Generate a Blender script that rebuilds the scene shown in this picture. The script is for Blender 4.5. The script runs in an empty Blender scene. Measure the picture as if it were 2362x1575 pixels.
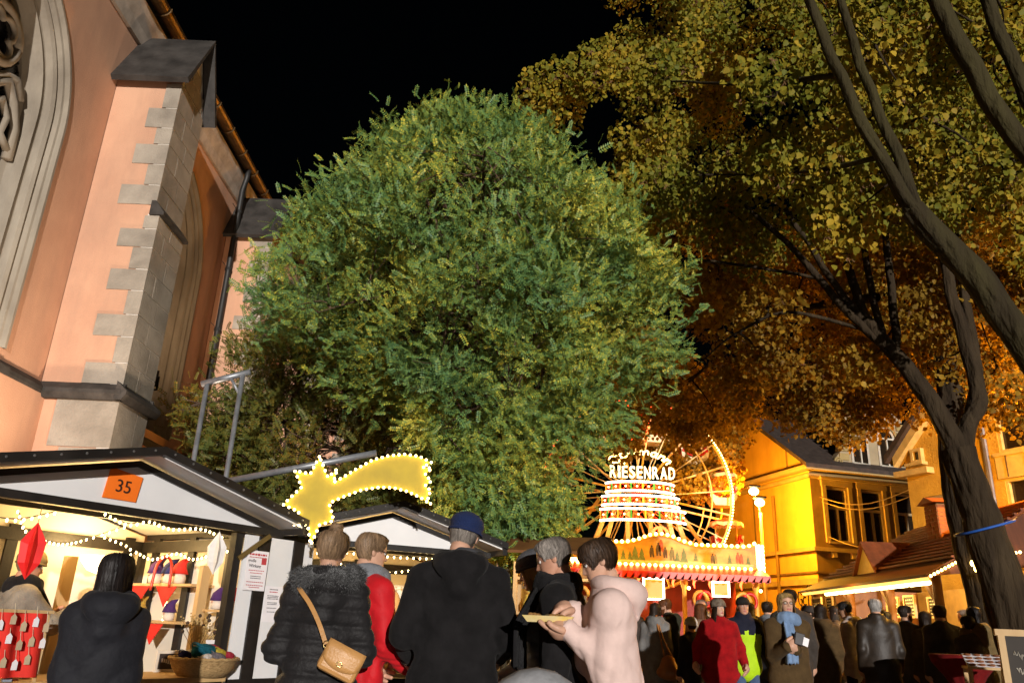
import bpy, bmesh, math, random
import numpy as np
from mathutils import Vector, Matrix, noise, Quaternion

# ------------------------------------------------------------------ camera, sky, sun, exposure
SC = bpy.context.scene
COL = SC.collection
RAD = math.radians
cam_d = bpy.data.cameras.new('camera')
cam_d.sensor_width = 36.0
cam_d.lens = 36.0 * 1816.0 / 2362.0
cam_d.clip_start = 0.05
cam_d.clip_end = 600
cam = bpy.data.objects.new('camera', cam_d)
COL.objects.link(cam)
PITCH, ROLL = RAD(19.9), RAD(2.4)
_f = Vector((0, math.cos(PITCH), math.sin(PITCH)))
_r = Vector((1, 0, 0)); _u = Vector((0, -math.sin(PITCH), math.cos(PITCH)))
_cr = _r * math.cos(ROLL) + _u * math.sin(ROLL)
_cu = -_r * math.sin(ROLL) + _u * math.cos(ROLL)
_m = Matrix((_cr, _cu, -_f)).transposed().to_4x4()
_m.translation = Vector((0, 0, 1.35))
cam.matrix_world = _m
SC.camera = cam

SUN_AZ, SUN_EL = RAD(12.0), RAD(7.0)        # low light from behind and to the right of the viewer
world = bpy.data.worlds.new('World'); SC.world = world; world.use_nodes = True
_n = world.node_tree.nodes; _l = world.node_tree.links
_bg = _n['Background']
_sky = _n.new('ShaderNodeTexSky'); _sky.sky_type = 'NISHITA'; _sky.sun_disc = False
_sky.sun_elevation = SUN_EL; _sky.sun_rotation = math.pi - SUN_AZ
_l.new(_sky.outputs[0], _bg.inputs[0]); _bg.inputs[1].default_value = 0.0003
sun_d = bpy.data.lights.new('sun', 'SUN'); sun_d.energy = 3.4; sun_d.angle = RAD(0.6)
sun_d.color = (1.0, 0.95, 0.89)
sun = bpy.data.objects.new('sun', sun_d); COL.objects.link(sun)
_d = Vector((-math.sin(SUN_AZ) * math.cos(SUN_EL), math.cos(SUN_AZ) * math.cos(SUN_EL), -math.sin(SUN_EL)))
sun.rotation_euler = _d.to_track_quat('-Z', 'Y').to_euler()
sun.location = (0, -20, 12)
vs = SC.view_settings
vs.view_transform = 'Standard'; vs.look = 'None'; vs.exposure = 0.25; vs.gamma = 1.0; vs.use_curve_mapping = False
random.seed(7); RNG = np.random.default_rng(7)

# ------------------------------------------------------------------ helpers: objects and labels
def link(o, parent=None):
    COL.objects.link(o)
    if parent is not None: o.parent = parent
    return o
def tag(o, label=None, cat=None, group=None, kind=None):
    if label: o['label'] = label
    if cat: o['category'] = cat
    if group: o['group'] = group
    if kind: o['kind'] = kind
    return o
def thing(name, label, cat, loc=(0, 0, 0), rz=0.0, group=None):
    o = bpy.data.objects.new(name, None); o.empty_display_size = 0.2
    o.location = loc; o.rotation_euler = (0, 0, rz)
    link(o); return tag(o, label, cat, group)
def kids(o): return [c for c in bpy.data.objects if c.parent == o]
def copy_tree(o, parent=None, children=None):
    c = o.copy(); link(c, parent)
    for ch in (children if children is not None else kids(o)): copy_tree(ch, c)
    return c

# ------------------------------------------------------------------ helpers: materials
MATS = {}
def M(name, col, rough=0.6, var=0.18, scale=6.0, bump=0.0, bscale=None, metal=0.0, col2=None, spec=0.35, emit=None, est=0.0,
      stretch=None, detail=4.0, sheen=0.0, coat=0.0, island=0.0, bdist=0.02, dirt=None):
    if name in MATS: return MATS[name]
    m = bpy.data.materials.new(name); m.use_nodes = True; MATS[name] = m
    nt = m.node_tree; N = nt.nodes; L = nt.links; b = N['Principled BSDF']
    b.inputs['Roughness'].default_value = rough; b.inputs['Metallic'].default_value = metal
    b.inputs['Specular IOR Level'].default_value = spec
    if sheen: b.inputs['Sheen Weight'].default_value = sheen
    if coat: b.inputs['Coat Weight'].default_value = coat
    tc = N.new('ShaderNodeTexCoord'); src = tc.outputs['Object']
    if stretch:
        mp = N.new('ShaderNodeMapping'); mp.inputs['Scale'].default_value = stretch; L.new(src, mp.inputs[0]); src = mp.outputs[0]
    nz = N.new('ShaderNodeTexNoise'); nz.inputs['Scale'].default_value = scale; nz.inputs['Detail'].default_value = detail
    nz.inputs['Roughness'].default_value = 0.6
    L.new(src, nz.inputs['Vector'])
    rp = N.new('ShaderNodeValToRGB'); c = Vector(col[:3])
    lo = Vector(col2[:3]) if col2 else c * (1 - var); hi = c if col2 else c * (1 + var * 0.6)
    rp.color_ramp.elements[0].color = (*lo, 1); rp.color_ramp.elements[1].color = (*hi, 1)
    rp.color_ramp.elements[0].position = 0.32; rp.color_ramp.elements[1].position = 0.68
    L.new(nz.outputs['Fac'], rp.inputs[0]); out = rp.outputs[0]
    if dirt:      # stains: slow noise drawn out downwards, mixed towards the dirt colour
        md = N.new('ShaderNodeMapping'); md.inputs['Scale'].default_value = dirt[1]; L.new(tc.outputs['Object'], md.inputs[0])
        nd = N.new('ShaderNodeTexNoise'); nd.inputs['Scale'].default_value = 1.0; nd.inputs['Detail'].default_value = 8; nd.inputs['Roughness'].default_value = 0.65; L.new(md.outputs[0], nd.inputs['Vector'])
        rd_ = N.new('ShaderNodeMapRange'); rd_.inputs[1].default_value = 0.46; rd_.inputs[2].default_value = 0.72; rd_.inputs[4].default_value = dirt[2]; L.new(nd.outputs['Fac'], rd_.inputs[0])
        mxd = N.new('ShaderNodeMix'); mxd.data_type = 'RGBA'; L.new(rd_.outputs[0], mxd.inputs[0]); L.new(out, mxd.inputs[6]); mxd.inputs[7].default_value = (*dirt[0], 1); out = mxd.outputs[2]
    if island:
        g = N.new('ShaderNodeNewGeometry'); h = N.new('ShaderNodeHueSaturation'); mr = N.new('ShaderNodeMapRange')
        mr.inputs[3].default_value = 1 - island; mr.inputs[4].default_value = 1 + island
        L.new(g.outputs['Random Per Island'], mr.inputs[0]); L.new(mr.outputs[0], h.inputs['Value']); L.new(out, h.inputs['Color']); out = h.outputs[0]
    L.new(out, b.inputs['Base Color'])
    if bump:
        n2 = N.new('ShaderNodeTexNoise'); n2.inputs['Scale'].default_value = bscale or scale * 6; n2.inputs['Detail'].default_value = 5
        L.new(src, n2.inputs['Vector'])
        bp = N.new('ShaderNodeBump'); bp.inputs['Strength'].default_value = bump; bp.inputs['Distance'].default_value = bdist
        L.new(n2.outputs['Fac'], bp.inputs['Height']); L.new(bp.outputs[0], b.inputs['Normal'])
    if emit:
        b.inputs['Emission Color'].default_value = (*emit, 1); b.inputs['Emission Strength'].default_value = est
    return m
def glow(name, col, st, sample=False):
    if name in MATS: return MATS[name]
    m = bpy.data.materials.new(name); m.use_nodes = True; MATS[name] = m
    b = m.node_tree.nodes['Principled BSDF']; b.inputs['Base Color'].default_value = (*[min(1, c) * 0.3 for c in col], 1)
    b.inputs['Emission Color'].default_value = (*col, 1); b.inputs['Emission Strength'].default_value = st
    if not sample: m.cycles.emission_sampling = 'NONE'
    return m
def glassm(name, col=(0.02, 0.02, 0.025), rough=0.06):
    return M(name, col, rough=rough, var=0.5, scale=1.2, spec=0.6)
def leafm(name, cols, scale=0.8, rough=0.5, trans=0.25, spec=0.3, nk=1.5):
    """cols: list of (position, colour); leaf colour by random per leaf plus slow noise across the crown"""
    if name in MATS: return MATS[name]
    m = bpy.data.materials.new(name); m.use_nodes = True; MATS[name] = m
    nt = m.node_tree; N = nt.nodes; L = nt.links; b = N['Principled BSDF']
    g = N.new('ShaderNodeNewGeometry'); tc = N.new('ShaderNodeTexCoord')
    nz = N.new('ShaderNodeTexNoise'); nz.inputs['Scale'].default_value = scale; nz.inputs['Detail'].default_value = 2
    L.new(tc.outputs['Object'], nz.inputs['Vector'])
    mx = N.new('ShaderNodeMath'); mx.operation = 'MULTIPLY_ADD'; mx.inputs[1].default_value = 0.55; 
    s2 = N.new('ShaderNodeMath'); s2.operation = 'MULTIPLY_ADD'; s2.inputs[1].default_value = nk; s2.inputs[2].default_value = 0.23 - nk * 0.5
    L.new(nz.outputs['Fac'], s2.inputs[0])
    L.new(g.outputs['Random Per Island'], mx.inputs[0]); L.new(s2.outputs[0], mx.inputs[2])
    rp = N.new('ShaderNodeValToRGB'); e = rp.color_ramp.elements
    while len(e) < len(cols): e.new(0.5)
    for i, (p, c) in enumerate(cols): e[i].position = p; e[i].color = (*c, 1)
    L.new(mx.outputs[0], rp.inputs[0]); L.new(rp.outputs[0], b.inputs['Base Color'])
    b.inputs['Roughness'].default_value = rough; b.inputs['Specular IOR Level'].default_value = spec
    t = N.new('ShaderNodeBsdfTranslucent'); L.new(rp.outputs[0], t.inputs[0])
    ms = N.new('ShaderNodeMixShader'); ms.inputs[0].default_value = trans
    L.new(b.outputs[0], ms.inputs[1]); L.new(t.outputs[0], ms.inputs[2]); L.new(ms.outputs[0], N['Material Output'].inputs['Surface'])
    return m

# ------------------------------------------------------------------ helpers: geometry
def frame_of(d):
    d = d.normalized(); a = Vector((0, 0, 1)) if abs(d.z) < 0.93 else Vector((1, 0, 0))
    x = d.cross(a).normalized(); y = x.cross(d).normalized(); return x, y, d
class MB:
    def __init__(s): s.v = []; s.f = []; s.m = []
    def add(s, vs, fs, mi=0):
        o = len(s.v); s.v.extend([tuple(p) for p in vs]); s.f.extend([tuple(i + o for i in f) for f in fs]); s.m.extend([mi] * len(fs)); return s
    def box(s, c, d, rz=0.0, mi=0, T=None):
        x, y, z = d[0] / 2, d[1] / 2, d[2] / 2
        P = [Vector(p) for p in ((-x, -y, -z), (x, -y, -z), (x, y, -z), (-x, y, -z), (-x, -y, z), (x, -y, z), (x, y, z), (-x, y, z))]
        if T is not None: P = [T @ p for p in P]
        if rz: R = Matrix.Rotation(rz, 3, 'Z'); P = [R @ p for p in P]
        c = Vector(c)
        return s.add([p + c for p in P], [(3, 2, 1, 0), (4, 5, 6, 7), (0, 1, 5, 4), (1, 2, 6, 5), (2, 3, 7, 6), (3, 0, 4, 7)], mi)
    def bar(s, p, q, w, h, mi=0, up=None):
        p = Vector(p); q = Vector(q); d = q - p; L = d.length
        if up is None: x, y, z = frame_of(d)
        else: z = d.normalized(); x = z.cross(Vector(up)).normalized(); y = x.cross(z)
        x = x * w / 2; y = y * h / 2
        P = [p - x - y, p + x - y, p + x + y, p - x + y, q - x - y, q + x - y, q + x + y, q - x + y]
        return s.add(P, [(3, 2, 1, 0), (4, 5, 6, 7), (0, 1, 5, 4), (1, 2, 6, 5), (2, 3, 7, 6), (3, 0, 4, 7)], mi)
    def tube(s, pts, r, n=8, mi=0, cap=True):
        pts = [Vector(p) for p in pts]; k = len(pts)
        rs = r if isinstance(r, (list, tuple)) else [r] * k
        X = None; vs = []
        for i, p in enumerate(pts):
            d = (pts[min(i + 1, k - 1)] - pts[max(i - 1, 0)])
            if d.length < 1e-9: d = Vector((0, 0, 1))
            d.normalize()
            if X is None: X = frame_of(d)[0]
            X = (X - d * X.dot(d)); X.normalize(); Y = d.cross(X)
            for j in range(n):
                a = 2 * math.pi * j / n; vs.append(p + (X * math.cos(a) + Y * math.sin(a)) * rs[i])
        fs = [(i * n + j, i * n + (j + 1) % n, (i + 1) * n + (j + 1) % n, (i + 1) * n + j) for i in range(k - 1) for j in range(n)]
        if cap: fs += [tuple(range(n - 1, -1, -1)), tuple((k - 1) * n + j for j in range(n))]
        return s.add(vs, fs, mi)
    def prism(s, poly, vec, mi=0):
        P = [Vector(p) for p in poly]; V = Vector(vec); n = len(P)
        return s.add(P + [p + V for p in P], [tuple(range(n - 1, -1, -1)), tuple(range(n, 2 * n))] + [(i, (i + 1) % n, n + (i + 1) % n, n + i) for i in range(n)], mi)
    def ball(s, c, r, nu=10, nv=7, mi=0, T=None):
        r = (r, r, r) if not isinstance(r, (tuple, list)) else r; c = Vector(c); vs = []
        for i in range(1, nv):
            t = math.pi * i / nv
            for j in range(nu):
                a = 2 * math.pi * j / nu; vs.append(Vector((r[0] * math.sin(t) * math.cos(a), r[1] * math.sin(t) * math.sin(a), r[2] * math.cos(t))))
        vs += [Vector((0, 0, r[2])), Vector((0, 0, -r[2]))]; T_, B_ = len(vs) - 2, len(vs) - 1
        if T is not None: vs = [T @ p for p in vs]
        fs = [(i * nu + j, (i + 1) * nu + j, (i + 1) * nu + (j + 1) % nu, i * nu + (j + 1) % nu) for i in range(nv - 2) for j in range(nu)]
        fs += [(T_, j, (j + 1) % nu) for j in range(nu)] + [(B_, (nv - 2) * nu + (j + 1) % nu, (nv - 2) * nu + j) for j in range(nu)]
        return s.add([p + c for p in vs], fs, mi)
    def lathe(s, prof, c=(0, 0, 0), n=20, mi=0):
        c = Vector(c); k = len(prof)
        vs = [c + Vector((r * math.cos(2 * math.pi * j / n), r * math.sin(2 * math.pi * j / n), z)) for r, z in prof for j in range(n)]
        fs = [(i * n + j, i * n + (j + 1) % n, (i + 1) * n + (j + 1) % n, (i + 1) * n + j) for i in range(k - 1) for j in range(n)]
        return s.add(vs, fs, mi)
    def mesh(s, name, mats):
        me = bpy.data.meshes.new(name); me.from_pydata(s.v, [], s.f)
        for m in (mats if isinstance(mats, (list, tuple)) else [mats]): me.materials.append(m)
        if any(s.m): me.polygons.foreach_set('material_index', s.m)
        return me
    def build(s, name, mats, parent=None, smooth=False, loc=None, bevel=0.0, fix=False):
        me = s.mesh(name, mats)
        if fix:
            bm = bmesh.new(); bm.from_mesh(me); bmesh.ops.recalc_face_normals(bm, faces=bm.faces); bm.to_mesh(me); bm.free()
        if smooth: me.polygons.foreach_set('use_smooth', [True] * len(me.polygons))
        o = bpy.data.objects.new(name, me); link(o, parent)
        if loc is not None: o.location = loc
        if bevel:
            b = o.modifiers.new('bevel', 'BEVEL'); b.width = bevel; b.segments = 2; b.limit_method = 'ANGLE'
        return o
def np_mesh(name, V, Fc, mats, parent=None, smooth=False, mi=None):
    me = bpy.data.meshes.new(name); V = np.asarray(V, np.float32); Fc = np.asarray(Fc, np.int32); k = Fc.shape[1]
    me.vertices.add(len(V)); me.vertices.foreach_set('co', V.ravel())
    me.loops.add(Fc.size); me.loops.foreach_set('vertex_index', Fc.ravel())
    me.polygons.add(len(Fc)); me.polygons.foreach_set('loop_start', np.arange(0, Fc.size, k, dtype=np.int32))
    try: me.polygons.foreach_set('loop_total', np.full(len(Fc), k, np.int32))
    except Exception: pass
    for m in (mats if isinstance(mats, (list, tuple)) else [mats]): me.materials.append(m)
    if mi is not None: me.polygons.foreach_set('material_index', np.asarray(mi, np.int32))
    if smooth: me.polygons.foreach_set('use_smooth', np.ones(len(Fc), bool))
    me.update(calc_edges=True); me.validate()
    o = bpy.data.objects.new(name, me); return link(o, parent)
def text_mesh(txt, size, depth=0.0, bold=0.0, align='CENTER'):
    cu = bpy.data.curves.new('lettering', 'FONT'); cu.body = txt; cu.size = size; cu.extrude = depth; cu.offset = bold
    cu.align_x = align; cu.align_y = 'CENTER'; cu.resolution_u = 3
    o = bpy.data.objects.new('lettering', cu); COL.objects.link(o)
    me = bpy.data.meshes.new_from_object(o.evaluated_get(bpy.context.evaluated_depsgraph_get()))
    bpy.data.objects.remove(o); bpy.data.curves.remove(cu); return me
def text_obj(name, txt, size, mat, parent, loc, rot, depth=0.002, bold=0.0, align='CENTER'):
    me = text_mesh(txt, size, depth, bold, align); me.materials.clear(); me.materials.append(mat)
    o = bpy.data.objects.new(name, me); link(o, parent); o.location = loc; o.rotation_euler = rot; return o
def lerp(a, b, t): return a + (b - a) * t
def bez(pts, n=8):
    """Catmull-Rom through pts"""
    P = [Vector(p) for p in pts]; P = [P[0] * 2 - P[1]] + P + [P[-1] * 2 - P[-2]]; out = []
    for i in range(1, len(P) - 2):
        for k in range(n):
            t = k / n; a, b, c, d = P[i - 1], P[i], P[i + 1], P[i + 2]
            out.append(0.5 * ((2 * b) + (c - a) * t + (2 * a - 5 * b + 4 * c - d) * t * t + (3 * b - a - 3 * c + d) * t ** 3))
    out.append(P[-2]); return out
def lampl(name, loc, power, col, r=0.05, parent=None, kind='POINT'):
    d = bpy.data.lights.new(name, kind); d.energy = power; d.color = col; d.shadow_soft_size = r
    o = bpy.data.objects.new(name, d); o.location = loc; return link(o, parent)
# ------------------------------------------------------------------ ground
def cobble_mat():
    m = bpy.data.materials.new('cobbles'); m.use_nodes = True; N = m.node_tree.nodes; L = m.node_tree.links; b = N['Principled BSDF']
    tc = N.new('ShaderNodeTexCoord'); v = N.new('ShaderNodeTexVoronoi'); v.feature = 'DISTANCE_TO_EDGE'; v.inputs['Scale'].default_value = 8
    v2 = N.new('ShaderNodeTexVoronoi'); v2.inputs['Scale'].default_value = 8
    L.new(tc.outputs['Object'], v.inputs[0]); L.new(tc.outputs['Object'], v2.inputs[0])
    rp = N.new('ShaderNodeValToRGB'); rp.color_ramp.elements[0].color = (0.03, 0.027, 0.024, 1); rp.color_ramp.elements[1].color = (0.13, 0.115, 0.1, 1); rp.color_ramp.elements[1].position = 0.12
    L.new(v.outputs['Distance'], rp.inputs[0]); h = N.new('ShaderNodeHueSaturation'); L.new(rp.outputs[0], h.inputs['Color'])
    mr = N.new('ShaderNodeMapRange'); mr.inputs[3].default_value = 0.7; mr.inputs[4].default_value = 1.25
    L.new(v2.outputs['Color'], mr.inputs[0]); L.new(mr.outputs[0], h.inputs['Value']); L.new(h.outputs[0], b.inputs['Base Color'])
    bp = N.new('ShaderNodeBump'); bp.inputs['Distance'].default_value = 0.03; L.new(v.outputs['Distance'], bp.inputs['Height']); L.new(bp.outputs[0], b.inputs['Normal'])
    b.inputs['Roughness'].default_value = 0.55; return m
g = MB(); n = 24; S = 220
for i in range(n):
    for j in range(n):
        x0, x1 = -S + 2 * S * i / n, -S + 2 * S * (i + 1) / n; y0, y1 = -S + 2 * S * j / n, -S + 2 * S * (j + 1) / n
        g.add([(x0, y0, 0), (x1, y0, 0), (x1, y1, 0), (x0, y1, 0)], [(0, 1, 2, 3)])
tag(g.build('ground', cobble_mat()), kind='structure')

def settle(root):
    """children were built in world coordinates: keep them there under the root"""
    inv = (Matrix.Translation(root.location) @ root.rotation_euler.to_matrix().to_4x4()).inverted()
    for c in kids(root): c.matrix_parent_inverse = inv

# ------------------------------------------------------------------ church
PLASTER = M('salmon_plaster', (0.64, 0.37, 0.24), rough=0.9, scale=1.3, bump=0.35, bscale=60, spec=0.05, col2=(0.56, 0.31, 0.20), detail=10, dirt=((0.36, 0.22, 0.155), (1.5, 1.5, 0.35), 0.55))
STONE = M('grey_sandstone', (0.36, 0.31, 0.25), rough=0.9, var=0.22, scale=2.2, bump=0.5, bscale=38, spec=0.08, detail=9, dirt=((0.17, 0.145, 0.115), (1.1, 1.1, 1.4), 0.7))
STONE2 = M('moulded_sandstone', (0.36, 0.31, 0.245), rough=0.85, scale=2.5, bump=0.25, bscale=16, spec=0.15, col2=(0.22, 0.185, 0.145), stretch=(1, 1, 0.35), detail=8)
MORTAR = M('pale_mortar', (0.75, 0.68, 0.6), rough=0.9, spec=0.1)
DARKST = M('weathered_dark_stone', (0.055, 0.048, 0.042), rough=0.8, var=0.45, scale=5, bump=0.4, bscale=25, spec=0.2)
SLATE = M('slate', (0.045, 0.04, 0.036), rough=0.6, var=0.5, scale=3.5, bump=0.3, bscale=14, spec=0.3)
COPPER = M('aged_copper', (0.13, 0.075, 0.03), rough=0.42, metal=0.7, var=0.4, scale=9)
IRON = M('black_iron', (0.02, 0.019, 0.018), rough=0.5, var=0.3)
LEAD = M('leaded_glass', (0.035, 0.033, 0.036), rough=0.25, var=0.55, scale=9, spec=0.5)
COMING = M('lead_strip', (0.07, 0.065, 0.06), rough=0.6)
XW = -6.0
church = thing('church', 'salmon plastered gothic church with grey stone buttresses and arched windows', 'church', (XW, 12, 0))
A_, R_, SPR, SILL = 1.17, 2.0, 7.15, 4.2
def arch(d, ns=6, na=14):
    """outline (y offset, z) from sill up, over the apex and down, inset by d"""
    c0 = R_ - A_; r = R_ - d; pts = []
    for i in range(ns): pts.append((A_ - d, lerp(SILL, SPR, i / ns)))
    th = math.acos(c0 / r)
    for i in range(na + 1): a = th * i / na; pts.append((-c0 + r * math.cos(a), SPR + r * math.sin(a)))
    return [(-y, z) for y, z in pts] + [(y, z) for y, z in reversed(pts[:-1])]
CW = [2.78, 7.70, 12.62, 17.54, 22.46]
BY = [9.72, 14.64, 19.56, 24.48]
BT = 0.85
w = MB(); zs = [SILL + (SPR - SILL) * i / 4 for i in range(4)] + [SPR + i * 0.09 for i in range(21)]
apex = SPR + math.sqrt(R_ ** 2 - (R_ - A_) ** 2)
def hw(z):
    if z <= SPR: return A_
    q = R_ ** 2 - (z - SPR) ** 2
    return max(0.0, math.sqrt(max(q, 0)) - (R_ - A_))
zs = [z for z in zs if z < apex] + [apex]
def wq(y0, y1, z0, z1): w.add([(XW, y0, z0), (XW, y1, z0), (XW, y1, z1), (XW, y0, z1)], [(0, 1, 2, 3)])
TOPZ = 10.0
for c in CW:
    y0, y1 = c - 2.46, c + 2.46
    wq(y0, y1, -0.02, SILL); wq(y0, y1, apex, TOPZ)
    for a, b in zip(zs[:-1], zs[1:]):
        ha, hb = hw(a), hw(b)
        w.add([(XW, y0, a), (XW, c - ha, a), (XW, c - hb, b), (XW, y0, b)], [(0, 1, 2, 3)])
        w.add([(XW, c + ha, a), (XW, y1, a), (XW, y1, b), (XW, c + hb, b)], [(0, 1, 2, 3)])
w.build('wall', PLASTER, church)
# plinth below the string course and the end walls of the nave
p = MB(); p.box((XW + 0.05, 12.62, 1.93), (0.10, 24.6, 3.9)); p.build('plinth', PLASTER, church)
p = MB(); p.box((-12, 24.98, 5), (12, 0.1, 10.0)); p.build('end_wall', PLASTER, church); p = MB(); p.box((-12, 0.26, 5), (12, 0.1, 10.0)); p.build('end_wall', PLASTER, church)
# windows: moulded surround, tracery, leaded panes
prof = [(-0.0, 0.03), (0.04, 0.03), (0.07, -0.02), (0.10, -0.03), (0.13, -0.09), (0.17, -0.07), (0.21, -0.10), (0.24, -0.17), (0.28, -0.19), (0.32, -0.16), (0.36, -0.22), (0.40, -0.32), (0.46, -0.35), (0.46, -0.42)]
sur = MB(); rings = [[(XW + x, y, z) for y, z in arch(d)] for d, x in prof]
rings.insert(0, [(XW - 0.01, y, z) for y, z in arch(0.0)]); n = len(rings[0])
for a, b in zip(rings[:-1], rings[1:]): sur.add(a + b, [(i, i + 1, n + i + 1, n + i) for i in range(n - 1)])
sm = sur.mesh('surround', STONE2)
pane = MB(); o = arch(0.44); cz = SPR
pane.add([(XW - 0.40, y, z) for y, z in o] + [(XW - 0.40, 0, cz)], [(i, i + 1, len(o)) for i in range(len(o) - 1)] + [(len(o) - 1, 0, len(o))])
pm = pane.mesh('pane', LEAD)
com = MB()
for k in range(-14, 40):
    for s in (-1, 1):
        pts = [(XW - 0.385, s * t, SILL + k * 0.16 + t * 1.25) for t in (-0.72, 0.72)]
        if pts[0][2] > SILL - 1 and pts[1][2] < SPR + 0.9: com.bar(pts[0], pts[1], 0.014, 0.014)
for z in (4.7, 5.3, 5.9, 6.5, 7.1): com.bar((XW - 0.37, -0.72, z), (XW - 0.37, 0.72, z), 0.03, 0.03)
cm = com.mesh('lead_lattice', COMING)
tr = MB(); XT = XW - 0.30
def trace(pts, r=0.065): tr.tube([(XT, y, z) for y, z in pts], r, 6)
trace([(0, SILL), (0, 6.9)], 0.075)
for s in (-1, 1):
    a = 0.36
    trace([(s * (a - 0.36), 6.5), (s * (a - 0.34), 6.9), (s * (a - 0.2), 7.2), (s * a, 7.38), (s * (a + 0.2), 7.2), (s * (a + 0.34), 6.9), (s * (a + 0.36), 6.5)])
    trace([(s * (a - 0.33), 6.6), (s * (a - 0.12), 6.72), (s * (a - 0.16), 6.95), (s * a, 7.12), (s * (a + 0.16), 6.95), (s * (a + 0.12), 6.72), (s * (a + 0.33), 6.6)], 0.05)
    trace([(0, 7.2), (s * 0.3, 7.42), (s * 0.5, 7.5), (s * 0.66, 7.3)], 0.055)
trace([(0.36 * math.cos(t), 7.82 + 0.36 * math.sin(t)) for t in [2 * math.pi * i / 20 for i in range(21)]])
for k in range(4):
    q = math.pi / 4 + k * math.pi / 2
    trace([(0.17 * math.cos(q) + 0.14 * math.cos(t), 7.82 + 0.17 * math.sin(q) + 0.14 * math.sin(t)) for t in [q - 2.0 + 4.0 * i / 10 for i in range(11)]], 0.04)
tm = tr.mesh('tracery', STONE2); tm.polygons.foreach_set('use_smooth', [True] * len(tm.polygons))
sl = MB(); sl.prism([(XW - 0.42, -1.2, SILL + 0.10), (XW - 0.42, -1.2, SILL - 0.1), (XW + 0.12, -1.2, SILL - 0.32), (XW + 0.12, -1.2, SILL - 0.22)], (0, 2.4, 0)); slm = sl.mesh('sill', DARKST)
for c in CW:
    o = bpy.data.objects.new('window', sm); link(o, church); o.location = (0, c, 0)
    for nm, me in (('pane', pm), ('lead_lattice', cm), ('tracery', tm), ('sill', slm)):
        q = bpy.data.objects.new(nm, me); link(q, o)
# string course wrapping wall and buttresses, cornice, gutter, roof
st = MB()
def course(mb, y0, y1, x, z0=3.84, z1=4.06, out=0.12):
    mb.prism([(x - 0.02, y0, z0), (x + out * 0.55, y0, z0), (x + out, y0, z0 + 0.07), (x + out, y0, z0 + 0.12), (x - 0.02, y0, z1 + 0.02)], (0, y1 - y0, 0))
FX = -4.95                                       # buttress front below the upper offset
for c in CW: course(st, c - 2.05, c + 2.02 if c + 2.02 > c else c, XW + 0.001)
st.build('string_course', DARKST, church)
cn = MB(); cn.prism([(XW - 0.02, 0.3, 9.62), (XW + 0.05, 0.3, 9.62), (XW + 0.09, 0.3, 9.8), (XW + 0.17, 0.3, 9.95), (XW + 0.2, 0.3, 10.1), (XW - 0.02, 0.3, 10.1)], (0, 24.6, 0))
cn.build('cornice', M('pale_cornice_stone', (0.46, 0.38, 0.31), rough=0.8, var=0.35, scale=3, spec=0.15), church)
gt = MB(); gp = []
for i in range(9): a = math.pi + math.pi * i / 8; gp.append((XW + 0.30 + 0.12 * math.cos(a), 0.2, 10.27 + 0.12 * math.sin(a)))
for i in range(9): a = 2 * math.pi - math.pi * i / 8; gp.append((XW + 0.30 + 0.105 * math.cos(a), 0.2, 10.275 + 0.105 * math.sin(a)))
gt.prism(gp, (0, 24.8, 0)); go = gt.build('gutter', COPPER, church)
for k in range(31):
    b = MB(); y = 0.6 + k * 0.78
    b.tube([(XW + 0.30 + 0.132 * math.cos(a), y, 10.27 + 0.132 * math.sin(a)) for a in [math.pi + math.pi * i / 8 for i in range(9)]], 0.014, 5)
    b.build('gutter_bracket', COPPER, go)
rf = MB(); rf.prism([(XW + 0.22, 0.1, 10.22), (XW + 0.22, 0.1, 10.30), (-12, 0.1, 17.3), (-18, 0.1, 10.3), (-18, 0.1, 10.2)], (0, 25.0, 0)); rf.build('roof', SLATE, church)
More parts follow.
